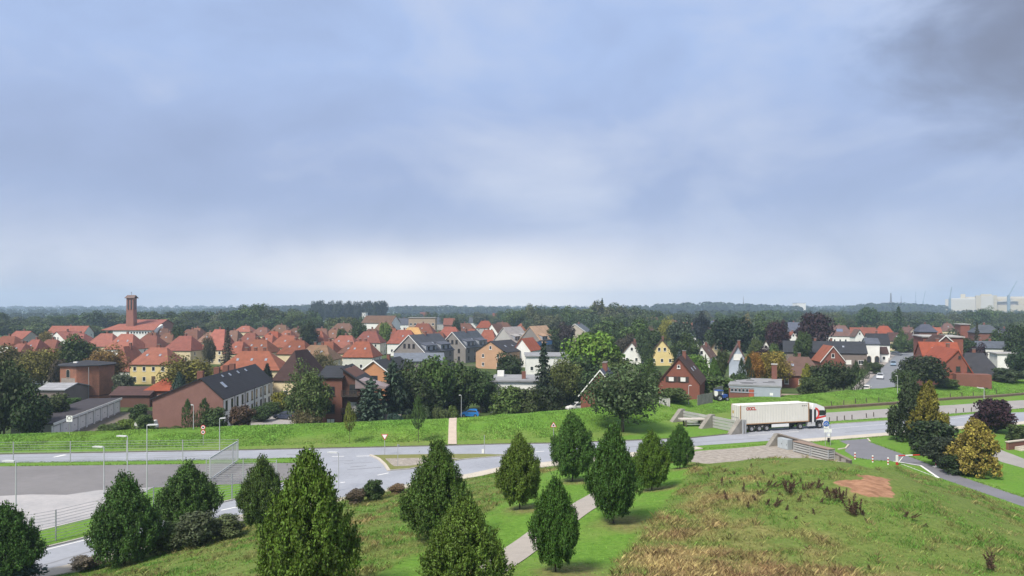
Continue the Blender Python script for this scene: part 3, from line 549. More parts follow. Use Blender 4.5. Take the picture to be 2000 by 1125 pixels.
# ---- hornbeams along the path on the mound
for px, base, D, top, w, v, col, lab in [
    (1085, 1117, None, 916, 96, 0, (0.048, 0.099, 0.018), 'nearest dark hornbeam with visible forked trunk right of the footpath'),
    (1198, 1022, None, 821, 100, 1, (0.048, 0.099, 0.018), 'tallest dark hornbeam right of the footpath on a brown leaf patch'),
    (1015, 995, None, 839, 86, 2, (0.088, 0.144, 0.019), 'hornbeam with yellowing leaves and split top left of the footpath'),
    (1118, 940, None, 796, 86, 0, (0.048, 0.103, 0.019), 'dark hornbeam left of the footpath beside the road'),
    (1273, 958, None, 834, 80, 2, (0.082, 0.132, 0.018), 'squat hornbeam with yellowish top behind the tallest hornbeam'),
    (1328, 915, None, 826, 56, 1, (0.053, 0.107, 0.018), 'smallest hornbeam farthest along the mown grass next to the cobbles'),
    (855, 1058, None, 852, 138, 3, (0.061, 0.112, 0.020), 'large dark hornbeam at the centre left standing in tall rough grass'),
    (905, 1172, None, 960, 168, 4, (0.073, 0.119, 0.019), 'hornbeam with thin yellowish tip cut by the bottom edge, centre of the picture'),
    (600, 1178, None, 866, 196, 3, (0.082, 0.136, 0.019), 'biggest hornbeam in the left foreground, yellow green, reaching the bottom edge'),
    (512, 1040, None, 884, 86, 1, (0.059, 0.107, 0.020), 'narrow hornbeam beside the road behind the biggest hornbeam'),
    (366, 1040, None, 894, 116, 0, (0.053, 0.093, 0.019), 'broad dark hornbeam between the mesh fence and the roadside bushes'),
    (243, 1104, None, 914, 138, 4, (0.053, 0.099, 0.019), 'broad hornbeam with two tops beside the lower left road'),
    (10, 1150, None, 976, 128, 1, (0.045, 0.087, 0.018), 'dark hornbeam at the left edge of the picture beside the road')]:
    tree(px, D, top, w, 'horn', col, lab, v, base, 'hornbeams on the slope around the viewpoint')
# ---- bushes along the road foot and verge
for px, base, top, w, kind, col, lab in [
    (20, 1150, 1090, 105, 'bush', BL, 'blue green bush at the foot of the leftmost hornbeam'),
    (330, 1080, 1020, 80, 'bush', (0.07, 0.095, 0.03), 'mixed green bush right of the two-topped hornbeam'), (380, 1072, 1000, 75, 'bush', (0.055, 0.085, 0.035), 'leafy grey green bush below the broad dark hornbeam'),
    (440, 1052, 1008, 85, 'bush', (0.085, 0.105, 0.035), 'low brownish green hedge bush by the lower left road'),
    (727, 978, 935, 46, 'bush', DK, 'dark round bush on the verge of the junction'), (694, 985, 955, 44, 'bush', (0.10, 0.075, 0.045), 'dry brown weeds beside the dark round bush'),
    (775, 965, 945, 36, 'bush', (0.16, 0.10, 0.06), 'reddish dry weeds on the verge left of the large hornbeam'),
    (170, 1112, 1085, 60, 'bush', (0.15, 0.11, 0.085), 'sparse dry twigs by the pavement in the lower left')]:
    tree(px, None, top, w, kind, col, lab, None, base)
# ---- right-hand group by the driveway
for px, D, top, w, kind, col, lab, base in [
    (1778, None, 728, 82, 'puff', (0.034, 0.052, 0.022), 'tall dark conifer beside the road right of the lorry', 862), (1812, None, 738, 70, 'puff', (0.150, 0.145, 0.022), 'tall olive gold conifer next to the tall dark conifer', 868),
    (1826, None, 818, 92, 'bush', VD, 'dark low evergreen at the foot of the olive gold conifer', 888), (1838, None, 850, 70, 'bush', (0.026, 0.042, 0.022), 'dark bush behind the red and white bollard', 912),
    (1906, None, 812, 100, 'puff', (0.205, 0.195, 0.042), 'golden yellow conifer beside the driveway', 928), (1875, None, 885, 70, 'bush', VD, 'dark bush at the foot of the golden yellow conifer', 926),
    (1944, None, 778, 78, 'bush', PU, 'dark purple leaved tree on the lawn right of the road', 846),
    (1990, None, 828, 44, 'bush', DK, 'dark hedge on the lawn at the right edge', 868)]:
    tree(px, D, top, w, kind, col, lab, None, base)
# ---- young trees on the bank
tree(683, None, 783, 25, 'young', (0.13, 0.17, 0.03), 'slim young tree with yellow green crown on the grass bank', 0, 867)
tree(817, None, 770, 30, 'young', (0.06, 0.10, 0.026), 'slim young tree with dark crown on the grass bank', 0, 865)
# ---- trees among the houses, near to far: column, distance, top row, width, kind, colour, label
TOWN = [
    (8, 114, 715, 90, 'round', VD, 'dense dark tree at the left edge beside the garages'), (52, 113, 742, 76, 'round', VD, 'dark rounded tree next to the white garage row'), (25, 118, 690, 70, 'round', DK, 'tall dark tree rising behind the garages at the left edge'),
    (14, 200, 668, 78, 'round', (0.10, 0.085, 0.028), 'autumn brown tree at the left edge before the red roofs'), (82, 190, 676, 88, 'loose', (0.12, 0.115, 0.025), 'yellowing street tree left of the octagonal brick tower house'), (145, 215, 650, 78, 'round', (0.040, 0.062, 0.016), 'round dark green tree behind the brick tower house'),
    (205, 195, 668, 82, 'loose', (0.15, 0.095, 0.025), 'orange brown tree right behind the brick tower house'), (112, 186, 700, 36, 'bush', (0.07, 0.055, 0.035), 'small bare-looking tree left of the brick tower house'),
    (243, 172, 728, 46, 'bush', (0.08, 0.095, 0.06), 'grey green shrub beside the yellow house'), (98, 131, 768, 76, 'bush', DK, 'dark hedge behind the garages'), (140, 158, 776, 40, 'bush', GR, 'green shrub at the foot of the brick tower house'),
    (372, 168, 686, 116, 'loose', (0.115, 0.105, 0.022), 'broad yellow green tree behind the brick end of the terrace'), (350, 155, 725, 52, 'cone', BL, 'blue green conifer behind the brick end of the terrace'), (392, 152, 722, 40, 'cone', BL, 'narrow blue green conifer behind the terrace ridge'),
    (522, 166, 708, 40, 'cone', (0.022, 0.04, 0.03), 'dark conifer at the far end of the terrace'), (549, 150, 764, 38, 'bush', (0.15, 0.16, 0.02), 'yellow leaved shrub near the parked dark car'), (575, 152, 770, 34, 'bush', DK, 'dark shrub right of the yellow leaved shrub'), (528, 146, 785, 40, 'bush', DK, 'dark hedge before the terrace end'),
    (368, 126, 777, 26, 'col', (0.045, 0.085, 0.02), 'left climbing evergreen against the brick gable wall'), (398, 126, 775, 30, 'col', (0.045, 0.085, 0.02), 'right climbing evergreen against the brick gable wall'), (418, 126, 794, 48, 'bush', DK, 'dark shrub at the corner of the brick gable wall'), (330, 124, 833, 60, 'bush', MD, 'low shrub at the foot of the brick gable wall'),
    (470, 128, 792, 52, 'bush', (0.075, 0.05, 0.035), 'reddish brown shrub in front of the terrace doors'), (510, 138, 793, 42, 'bush', DK, 'dark round shrub in front of the far terrace doors'),
    (283, 122, 808, 34, 'bush', MD, 'round shrub left of the brick gable wall'), (215, 122, 828, 55, 'bush', MD, 'low shrub on the bank beside the garages'), (248, 124, 818, 40, 'bush', BR, 'light green hedge near the playhouse'), (270, 136, 788, 36, 'bush', DK, 'dark shrub in the garden behind the playhouse'),
    (603, 121, 698, 88, 'loose', (0.075, 0.105, 0.035), 'large light green tree left of the dark brick house with balconies'), (600, 119, 785, 56, 'loose', (0.12, 0.125, 0.06), 'pale silvery shrub below the large light green tree'), (625, 205, 680, 60, 'loose', (0.09, 0.085, 0.04), 'brownish tree behind the large light green tree'),
    (725, 124, 738, 82, 'cedar', (0.045, 0.072, 0.050), 'bluish cedar in front of the dark brick house'), (768, 132, 703, 76, 'cedar', (0.034, 0.055, 0.038), 'taller dark cedar behind the bluish cedar'),
    (805, 140, 700, 74, 'round', DK, 'dark tree left in the thicket in front of the blue grey roof'), (850, 142, 692, 86, 'round', MD, 'tall green tree in the middle of the thicket'), (898, 150, 702, 76, 'round', DK, 'dark tree right in the thicket before the grey houses'), (825, 136, 735, 80, 'bush', VD, 'very dark shrub under the thicket trees'), (872, 150, 745, 84, 'bush', VD, 'very dark shrub at the right foot of the thicket'),
    (940, 150, 715, 60, 'round', DK, 'dark tree left of the white bungalow'), (950, 152, 742, 66, 'bush', DK, 'dark bush behind the blue car'), (990, 134, 752, 66, 'bush', MD, 'green bush in front of the white bungalow'), (1035, 134, 756, 66, 'bush', DK, 'dark bush at the right corner of the white bungalow'), (1075, 136, 752, 60, 'bush', VD, 'dark bush left of the brick gable house'), (1122, 158, 750, 54, 'bush', DK, 'dark bush touching the brick gable house'),
    (832, 125, 790, 30, 'bush', (0.06, 0.085, 0.04), 'small round garden tree right of the slim young dark tree'), (853, 125, 794, 26, 'bush', (0.075, 0.10, 0.035), 'small garden tree second left of the bank footpath'), (870, 124, 797, 24, 'bush', (0.085, 0.105, 0.035), 'small pale garden tree left of the bank footpath'), (886, 128, 790, 26, 'bush', (0.085, 0.11, 0.025), 'bright small garden tree at the head of the bank footpath'), (770, 122, 806, 34, 'bush', BL, 'blue grey round shrub beside the open garden shed'), (796, 124, 808, 26, 'bush', DK, 'clipped dark hedge beside the blue grey round shrub'),
    (995, 185, 684, 58, 'round', VD, 'round dark tree in front of the peach brick house'), (1062, 148, 664, 66, 'spruce', (0.022, 0.036, 0.020), 'tall dark spruce right of the white bungalow'), (1098, 156, 695, 70, 'loose', (0.085, 0.11, 0.03), 'light green tree right of the tall dark spruce'), (1163, 185, 646, 118, 'round', (0.105, 0.165, 0.022), 'big bright yellow green tree in the centre right'), (1128, 165, 690, 84, 'round', DK, 'dark tree below the big bright tree'), (1195, 180, 680, 76, 'round', MD, 'green tree below the right side of the big bright tree'),
    (1216, 112, 700, 150, 'loose', (0.055, 0.085, 0.030), 'large loose leaved tree on the bank behind the hornbeams'), (1272, 140, 698, 40, 'cone', (0.045, 0.09, 0.018), 'green conical conifer left of the steep brick house'), (1280, 152, 722, 36, 'bush', DK, 'dark shrub left of the steep brick house'), (1318, 134, 758, 66, 'bush', MD, 'shrub in front of the steep brick house'), (1262, 190, 698, 44, 'round', MD, 'green tree below the small white house'),
    (1327, 188, 680, 36, 'spruce', (0.05, 0.075, 0.075), 'blue spruce beside the yellow house'), (1318, 200, 664, 22, 'spruce', VD, 'slim dark spruce left of the blue spruce'), (1347, 205, 662, 24, 'spruce', VD, 'slim dark spruce right of the blue spruce'), (1358, 172, 690, 54, 'round', BR, 'bright green tree behind the steep brick house'), (1378, 176, 690, 18, 'spruce', VD, 'thin dark spruce before the white gable'), (1396, 170, 696, 38, 'cone', (0.065, 0.12, 0.02), 'clipped light green cone in the garden'), (1404, 190, 684, 18, 'col', VD, 'dark cypress behind the clipped cone'), (1409, 190, 682, 28, 'round', DK, 'dark tree left of the pale blue gable house'),
    (1448, 165, 695, 20, 'col', VD, 'left of the twin dark cypresses'), (1462, 165, 692, 22, 'col', VD, 'right of the twin dark cypresses'), (1474, 176, 684, 42, 'loose', OR, 'orange autumn tree right of the twin cypresses'), (1510, 178, 682, 68, 'loose', (0.21, 0.165, 0.025), 'yellow autumn tree behind the workshop'), (1488, 215, 674, 36, 'round', PU, 'small purple tree behind the yellow autumn tree'), (1400, 158, 733, 90, 'bush', MD, 'garden hedge right of the steep brick house'), (1440, 160, 728, 44, 'bush', DK, 'dark hedge behind the workshop'),
    (1578, 164, 708, 44, 'cone', (0.16, 0.165, 0.02), 'yellow green conifer in front of the brown hipped house'), (1612, 162, 702, 70, 'round', (0.032, 0.05, 0.016), 'dark green tree left of the street'), (1648, 160, 706, 56, 'round', VD, 'very dark tree beside the street'), (1672, 166, 702, 26, 'col', VD, 'dark cypress at the street corner'), (1590, 158, 735, 60, 'bush', DK, 'dark shrub at the foot of the yellow green conifer'), (1708, 215, 707, 30, 'bush', DK, 'clipped hedge in front of the white street house'),
    (1805, 160, 693, 90, 'round', VD, 'large dark tree in front of the red hipped house'), (1765, 158, 720, 50, 'round', DK, 'dark shrub on the right side of the street'), (1850, 160, 740, 44, 'bush', MD, 'shrub in front of the red hipped house'), (1968, 170, 718, 60, 'bush', (0.045, 0.06, 0.03), 'grey green shrub below the dark barn roof'), (1910, 235, 668, 34, 'round', PU, 'purple shrub in front of the white long house'), (1959, 225, 688, 14, 'cone', (0.13, 0.15, 0.03), 'small yellow conifer before the white wall'), (1990, 200, 675, 40, 'round', VD, 'dark tree at the right edge beside the white long house'), (1760, 322, 664, 50, 'bush', MD, 'hedge at the far end of the street'), (1690, 200, 700, 16, 'col', DK, 'narrow cypress at the white street house'),
    # further back between the roofs
    (445, 240, 640, 38, 'spruce', (0.07, 0.055, 0.035), 'brownish larch among the red roofs'), (408, 250, 645, 28, 'loose', (0.08, 0.085, 0.05), 'thin birch among the red roofs'), (345, 330, 636, 26, 'round', DK, 'dark round tree between the church and the red roofs'), (602, 330, 624, 40, 'round', VD, 'round very dark tree behind the red roofs'), (92, 320, 644, 30, 'loose', (0.16, 0.13, 0.03), 'yellow tree left of the green roof panel'), (700, 350, 620, 34, 'round', DK, 'dark round tree beside the far barn'), (752, 340, 628, 26, 'bush', BR, 'light green shrub before the far barn'), (668, 300, 640, 24, 'bush', DK, 'dark shrub between the red roofs'),
    (890, 420, 616, 18, 'round', VD, 'small dark tree right of the far flats'), (1085, 300, 640, 40, 'round', DK, 'dark tree right of the scaffolded houses'), (1105, 300, 625, 36, 'round', (0.045, 0.030, 0.030), 'purplish tree left of the beige gable house'), (1180, 320, 616, 60, 'round', MD, 'green tree behind the beige gable house'), (1215, 300, 625, 36, 'col', DK, 'dark columnar tree in the park wood'), (1240, 280, 620, 66, 'round', MD, 'mid green tree in the park wood'), (1265, 260, 640, 56, 'round', DK, 'dark tree in the park wood above the small white house'), (1195, 280, 640, 50, 'round', DK, 'dark tree behind the big bright tree'), (1225, 270, 650, 44, 'round', (0.055, 0.045, 0.035), 'brownish tree behind the small white house'), (1264, 240, 668, 30, 'round', DK, 'dark tree left of the yellow house'), (1150, 290, 640, 34, 'round', DK, 'dark tree right of the beige gable house'),
    (1302, 360, 612, 34, 'loose', (0.20, 0.18, 0.03), 'yellow tree above the yellow house'), (1330, 300, 616, 56, 'round', (0.055, 0.075, 0.045), 'grey green tree above the yellow house'), (1368, 320, 606, 34, 'round', (0.028, 0.030, 0.035), 'dark copper tree right of the yellow tree'), (1434, 260, 616, 88, 'round', (0.020, 0.034, 0.018), 'very large dark tree in the middle of the right-hand gardens'), (1400, 300, 625, 44, 'round', MD, 'green tree left of the very large dark tree'), (1456, 340, 608, 24, 'loose', (0.19, 0.15, 0.07), 'pale straw coloured tree behind the very large dark tree'), (1495, 330, 612, 56, 'round', GR, 'light green tree right of the very large dark tree'), (1522, 265, 624, 48, 'round', PU, 'left and smaller copper beech'), (1588, 270, 608, 72, 'round', (0.034, 0.016, 0.022), 'large copper beech on the right'), (1568, 235, 645, 36, 'round', DK, 'dark green tree below the right copper beech'), (1340, 240, 645, 56, 'round', DK, 'dark tree behind the blue spruce'), (1475, 240, 660, 30, 'round', MD, 'green tree left of the small white gable'), (1512, 225, 668, 40, 'round', MD, 'green tree right of the small white gable'),
    (1640, 455, 618, 30, 'round', MD, 'green tree left of the solar roofed house'), (1695, 500, 598, 44, 'round', DK, 'tall dark tree behind the orange hipped house'), (1755, 480, 597, 42, 'spruce', DK, 'tall dark conifer behind the street'), (1760, 300, 638, 24, 'round', GR, 'small green tree behind the dark roofed street house'), (1790, 290, 655, 34, 'round', DK, 'dark tree at the far end of the street'), (1850, 260, 640, 44, 'round', (0.06, 0.075, 0.045), 'grey green tree above the flat brick building'), (1908, 255, 628, 26, 'spruce', (0.045, 0.05, 0.025), 'brownish conifer left of the dark hipped house'), (1885, 240, 652, 44, 'round', VD, 'dark tree between the brick block and the white long house'), (1990, 240, 632, 60, 'round', VD, 'dark tree at the right edge behind the dark hipped house'), (1945, 270, 640, 50, 'round', DK, 'dark tree behind the white long house')]
for px, D, top, w, kind, col, lab in TOWN: tree(px, D, top, w, kind, col, lab)

# ---- belt of trees beyond the houses, each its own tree
ORD = ['first', 'second', 'third', 'fourth', 'fifth', 'sixth', 'seventh', 'eighth', 'ninth', 'tenth', 'eleventh', 'twelfth', 'thirteenth', 'fourteenth', 'fifteenth', 'sixteenth', 'seventeenth', 'eighteenth', 'nineteenth', 'twentieth']
def belt(x0, x1, n, D0, D1, top, where, group, jit=5, wpx=(38, 62), kinds=('round', 'round', 'loose'), cols=(DK, MD, (0.055, 0.078, 0.036), (0.072, 0.092, 0.042), DK, (0.082, 0.105, 0.036))):
    for i in range(n):
        px = x0+(x1-x0)*(i+0.5)/n+random.uniform(-5, 5); D = random.uniform(D0, D1); tp = (np.interp(px, [q[0] for q in top], [q[1] for q in top]) if isinstance(top, list) else top)+random.uniform(-jit, jit)
        nth = ORD[i] if i < 20 else {2: 'twenty-', 3: 'thirty-', 4: 'forty-'}[(i+1)//10]+ORD[(i+1) % 10-1] if (i+1) % 10 else {3: 'thirtieth', 4: 'fortieth'}[(i+1)//10]
        tree(px, D, float(tp), random.uniform(*wpx), random.choice(kinds), random.choice(cols), 'tree in %s, %s from the left' % (where, nth), group=group)
belt(-10, 330, 13, 540, 590, [(0, 612), (150, 616), (170, 606), (230, 606), (330, 612)], 'the near tree belt left of and around the church', 'tree belt by the church', 4)
belt(-10, 240, 7, 450, 480, [(0, 626), (240, 638)], 'the low front row of trees left of the church', 'front row by the church', 4, (36, 54))
belt(325, 620, 12, 540, 580, [(325, 604), (370, 602), (470, 606), (480, 592), (530, 590), (560, 602), (620, 602)], 'the tall belt behind the red roofs', 'tall belt behind the red roofs', 4)
belt(325, 720, 14, 470, 500, [(325, 622), (450, 620), (720, 620)], 'the lower belt directly behind the red roofs', 'lower belt behind the red roofs', 5, (34, 52))
belt(613, 752, 17, 900, 915, 586.5, 'the straight row of tall trees on the skyline', 'tall row on the skyline', 1.2, (19, 23), ('round',), ((0.026, 0.038, 0.026),))
belt(755, 1000, 14, 620, 760, [(755, 612), (1000, 610)], 'the scattered far trees above the central roofs', 'far trees above the central roofs', 5, (20, 34))
belt(1000, 1300, 15, 540, 600, [(1000, 598), (1060, 592), (1150, 598), (1175, 586), (1200, 596), (1300, 604)], 'the high park wood right of the centre', 'park wood skyline', 4, (34, 58))
belt(1030, 1300, 12, 440, 480, [(1030, 618), (1110, 610), (1300, 618)], 'the front of the park wood right of the centre', 'park wood front', 5, (36, 52))
belt(1300, 1700, 17, 620, 680, [(1300, 608), (1700, 608)], 'the back tree belt above the right-hand gardens', 'back belt on the right', 4, (34, 54))
belt(1300, 1700, 14, 500, 540, [(1300, 626), (1700, 624)], 'the front tree belt above the right-hand gardens', 'front belt on the right', 6, (34, 52))
belt(1690, 2010, 14, 600, 660, [(1690, 608), (1840, 606), (1900, 600), (1930, 599), (1960, 608), (2010, 606)], 'the belt below the shipyard hall', 'belt below the shipyard hall', 4, (34, 56))
belt(1690, 2010, 11, 480, 520, [(1690, 628), (2010, 626)], 'the front belt below the shipyard hall', 'front belt below the shipyard hall', 6, (36, 54))
tree(1176, 570, 582, 26, 'spruce', DK, 'pointed conifer tip standing above the park wood')
# ---- far woods that read as one mass
FARM = mat('far_foliage', (0.035, 0.05, 0.032), 0.95, 0.25, 0.02, spec=0.0)
def far_wood(D, x0, x1, prof, n, seed, col, hmin=10):
    r = np.random.default_rng(seed); V = []
    for i in range(n):
        px = r.uniform(x0, x1); d = D*r.uniform(0.93, 1.07); tp = np.interp(px, [q[0] for q in prof], [q[1] for q in prof])+r.uniform(-1.2, 2.0)
        top = max(Zp(tp, d), hmin); w = r.uniform(0.5, 0.9)*top; x = X(px, d); k = 46; o = unit(r.normal(size=(k, 3))+np.array([0, -0.4, 0.3]))
        p = np.array([x, d, top*0.5-1.5])+o*np.array([w, w, top*0.5+1.5])*r.uniform(0.8, 1.0, (k, 1)); V.append(leaves(p, o+r.normal(size=(k, 3))*0.15, r.uniform(0.8, 1.4, k)*top*0.24, None, 1.2))
    o = link('far_wood', np_mesh('far_wood', np.concatenate(V), 4, FARM)); o.color = (*col, 1); return tag(o, kind='stuff')
for a in [(1150, -250, 2250, [(0, 611), (300, 611), (700, 612), (1000, 610), (1300, 606), (1500, 605), (2000, 610)], 520, 1, (0.045, 0.06, 0.035)),
          (1900, -250, 2250, [(0, 604), (150, 603), (300, 606), (460, 600), (600, 595), (640, 602), (850, 596), (1000, 600), (1200, 599), (1340, 591), (1380, 588), (1440, 592), (1530, 596), (1640, 603), (1690, 592), (1760, 591), (1840, 596), (1860, 606), (2000, 606)], 620, 2, (0.042, 0.055, 0.035)),
          (2900, -250, 2250, [(0, 599), (200, 600), (500, 600), (800, 598), (1200, 599), (1400, 596), (2000, 598)], 560, 3, (0.042, 0.055, 0.04)),
          (3900, -250, 2250, [(0, 597), (2000, 597)], 420, 4, (0.042, 0.055, 0.04))]:
    o = far_wood(*a); tag(o, {1150: 'far dark woodland mass beyond the tree belts', 1900: 'hazy blue woodland with uneven hump-like skyline', 2900: 'pale blue strip of wood near the horizon', 3900: 'faintest blue strip of wood on the horizon'}[a[0]], 'wood')
# ================================================================= BUILDINGS
WALLS = {'cream': (0.62, 0.52, 0.34), 'yellow': (0.68, 0.55, 0.26), 'white': (0.74, 0.74, 0.71), 'offwhite': (0.60, 0.61, 0.55), 'beige': (0.42, 0.37, 0.31), 'peach': (0.46, 0.285, 0.18), 'brick': (0.185, 0.082, 0.062), 'brickd': (0.125, 0.062, 0.048), 'pink': (0.235, 0.125, 0.105),
         'grey': (0.215, 0.20, 0.19), 'greyb': (0.20, 0.165, 0.15), 'orange': (0.46, 0.225, 0.115), 'redbrick': (0.21, 0.078, 0.056), 'blue': (0.36, 0.41, 0.48), 'conc': (0.40, 0.395, 0.38), 'tan': (0.36, 0.275, 0.20)}
ROOFS = {'red': (0.26, 0.082, 0.050), 'pinkred': (0.245, 0.088, 0.064), 'brown': (0.15, 0.070, 0.048), 'rust': (0.205, 0.070, 0.042), 'orange': (0.30, 0.075, 0.036), 'black': (0.034, 0.035, 0.042), 'slate': (0.085, 0.094, 0.122), 'darkbrown': (0.065, 0.034, 0.029), 'mauve': (0.125, 0.072, 0.062),
         'bluegrey': (0.20, 0.225, 0.285), 'flat': (0.25, 0.255, 0.265), 'lath': (0.40, 0.26, 0.17), 'ochre': (0.62, 0.36, 0.13), 'greylt': (0.36, 0.35, 0.34), 'moss': (0.18, 0.103, 0.066)}
def wallm(k): return mat('wall_'+k, WALLS[k], 0.92, 0.14, 0.5, 0.15, 30)
def roofm(k): return mat('roof_'+k, ROOFS[k], 0.85, 0.30, 0.7, 0.3, 14, rows=(2, 0.32, 0.35), obj=True)
WHITE = mat('frame_white', (0.76, 0.76, 0.74), 0.6, 0.04, 2); GLASS = mat('glass_dark', (0.022, 0.026, 0.032), 0.12, 0.3, 0.7, spec=0.7); BLIND = mat('blind_white', (0.72, 0.71, 0.68), 0.7, 0.06, 1)
DARKF = mat('frame_dark', (0.05, 0.04, 0.036), 0.6, 0.1, 2); SKYL = mat('skylight', (0.26, 0.29, 0.34), 0.15, 0.15, 1, spec=0.8); SOLAR = mat('solar', (0.12, 0.15, 0.23), 0.2, 0.1, 2, spec=0.7); WOODD = mat('door_wood', (0.10, 0.065, 0.045), 0.7, 0.2, 2)
WINM = {}
def win_mesh(w, h, fm, pm):
    k = (round(w, 2), round(h, 2), fm.name, pm.name)
    if k not in WINM:
        t = 0.09; a = MB()
        a.box(-w/2, w/2, -0.05, 0.06, 0, t); a.box(-w/2, w/2, -0.05, 0.06, h-t, h); a.box(-w/2, -w/2+t, -0.05, 0.06, t, h-t); a.box(w/2-t, w/2, -0.05, 0.06, t, h-t)
        a.box(-w/2-0.08, w/2+0.08, -0.12, 0.02, -0.09, 0)
        if w > 1.15: a.box(-t/3, t/3, -0.04, 0.05, t, h-t)
        WINM[k] = (a.mesh('window', fm), MB().box(-w/2+t, w/2-t, -0.028, 0.03, t, h-t).mesh('pane', pm))
    return WINM[k]
def window(par, x, y, z, w, h, rz=0.0, fm=None, pm=None, name='window'):
    a, b = win_mesh(w, h, fm or WHITE, pm or GLASS); o = link(name, a, par, (x, y, z), (0, 0, rz)); link('pane', b, o); return o
def shell(name, polys, verts, m, parent, t=0.18):
    bm = bmesh.new(); vs = [bm.verts.new(v) for v in verts]
    fs = [bm.faces.new([vs[i] for i in p]) for p in polys]
    bmesh.ops.recalc_face_normals(bm, faces=bm.faces)
    if sum(f.normal.z*f.calc_area() for f in bm.faces) < 0: bmesh.ops.reverse_faces(bm, faces=bm.faces)
    bmesh.ops.solidify(bm, geom=bm.faces[:], thickness=t); me = bpy.data.meshes.new(name); bm.to_mesh(me); bm.free(); me.materials.append(m)
    o = link(name, me, parent); b_ = random.uniform(0.70, 1.25); o.color = (b_*random.uniform(0.93, 1.05), b_, b_*random.uniform(0.92, 1.12), 1); return o
def roof_z(q, d0, d1, he, hr, ro):
    m = d0+(d1-d0)*ro; return he+hr*(q-d0)/(m-d0) if q <= m else he+hr*(d1-q)/(d1-m)
def house(label, pl, pr, ey, ry, d, axis='x', roof='hip', yaw=0, wall='cream', rc='red', eh=5.6, D=None, wf=(3, 2), wr=(2, 2), wl=(0, 0), chim=1, sky=0, ro=0.5, gw=0, trim=None, cat='house', name='house', ov=0.4, pane=None, wsz=(0.95, 1.25), door=None, dorm=None, group=None, blinds=False, wframe=None, hipk=0.85, solar=None):
    """front eaves between photo columns pl and pr at row ey, ridge at row ry; the distance follows from the eaves height eh above the ground there"""
    xm = 0.5*(pl+pr)
    if D is None:
        D = 200.0
        for _ in range(6): D = (H-gz(X(xm, D), D+2)-eh)*F/(ey-HY)
    x0 = X(xm, D); w = (pr-pl)*D/(F*math.cos(R(yaw))-(xm-CX)*math.sin(R(yaw))); z0 = gz(x0, D+d*0.4); he = Zp(ey, D)-z0
    hr = max(Zp(ry, D+(d*ro if axis == 'x' else 0))-Zp(ey, D), 0.8)
    t = thing(name, label, cat, (x0, D, z0), R(yaw), group); W = wallm(wall); RM = roofm(rc); mb = MB()
    if roof == 'flat':
        mb.box(-w/2, w/2, 0, d, -1.0, he); mb.build('wall', W, t); MB().box(-w/2-ov, w/2+ov, -ov, d+ov, he+0.002, he+0.30).build('roof', RM, t)
    elif axis == 'x':
        if roof == 'hip': mb.box(-w/2, w/2, 0, d, -1.0, he)
        else: mb.prism([(0, -1), (d, -1), (d, he), (d*ro, he+hr), (0, he)], -w/2, w/2, 'x')
        mb.build('wall', W, t); s0, s1 = hr/(d*ro), hr/(d*(1-ro)); g = ov if roof == 'hip' else 0.25
        i = min(d*0.5*hipk, w*(0.27 if hipk < 1 else 0.46)) if roof == 'hip' else (d*0.22 if roof == 'half' else 0); zt = he+hr+0.19
        V = [(-w/2-g, -ov, he-ov*s0+0.19), (w/2+g, -ov, he-ov*s0+0.19), (w/2+g, d+ov, he-ov*s1+0.19), (-w/2-g, d+ov, he-ov*s1+0.19)]
        if roof == 'half':
            zb = he+hr*0.55+0.19; V += [(-w/2-g, d*ro*0.55, zb), (-w/2-g, d-d*(1-ro)*0.55, zb), (w/2+g, d*ro*0.55, zb), (w/2+g, d-d*(1-ro)*0.55, zb), (-w/2+i, d*ro, zt), (w/2-i, d*ro, zt)]
            shell('roof', [(0, 1, 6, 9, 8, 4), (2, 3, 5, 8, 9, 7), (4, 8, 5), (6, 7, 9)], V, RM, t)
        elif roof == 'hip': shell('roof', [(0, 1, 5, 4), (2, 3, 4, 5), (3, 0, 4), (1, 2, 5)], V+[(-w/2+i, d*ro, zt), (w/2-i, d*ro, zt)], RM, t)
        else: shell('roof', [(0, 1, 5, 4), (2, 3, 4, 5)], V+[(-w/2-g, d*ro, zt), (w/2+g, d*ro, zt)], RM, t)
    else:
        if roof == 'hip': mb.box(-w/2, w/2, 0, d, -1.0, he)
        else: mb.prism([(-w/2, -1), (w/2, -1), (w/2, he), (-w/2+w*ro, he+hr), (-w/2, he)], 0, d, 'y')
        mb.build('wall', W, t); s0, s1 = hr/(w*ro), hr/(w*(1-ro)); g = ov if roof == 'hip' else 0.3; zt = he+hr+0.19; xr = -w/2+w*ro
        i = min(w*0.5*hipk, d*0.46) if roof == 'hip' else 0
        V = [(-w/2-ov, -g, he-ov*s0+0.19), (-w/2-ov, d+g, he-ov*s0+0.19), (w/2+ov, d+g, he-ov*s1+0.19), (w/2+ov, -g, he-ov*s1+0.19)]
        if roof == 'hip': shell('roof', [(0, 1, 5, 4), (2, 3, 4, 5), (0, 4, 3), (1, 2, 5)], V+[(xr, i, zt), (xr, d-i, zt)], RM, t)
        else: shell('roof', [(0, 4, 5, 1), (2, 5, 4, 3)], V+[(xr, -g, zt), (xr, d+g, zt)], RM, t)
        if trim and roof == 'gable':
            q = MB(); th = 0.28
            for a, b in (((-w/2-ov-0.02, he-ov*s0+0.20), (xr, zt+0.02)), ((xr, zt+0.02), (w/2+ov+0.02, he-ov*s1+0.20))):
                q.add([(a[0], -g-0.08, a[1]-th), (b[0], -g-0.08, b[1]-th), (b[0], -g-0.08, b[1]), (a[0], -g-0.08, a[1]), (a[0], -g-0.004, a[1]-th), (b[0], -g-0.004, b[1]-th), (b[0], -g-0.004, b[1]), (a[0], -g-0.004, a[1])],
                      [(0, 1, 2, 3), (7, 6, 5, 4), (0, 4, 5, 1), (3, 2, 6, 7), (0, 3, 7, 4), (1, 5, 6, 2)])
            q.build('verge_board', trim, t)
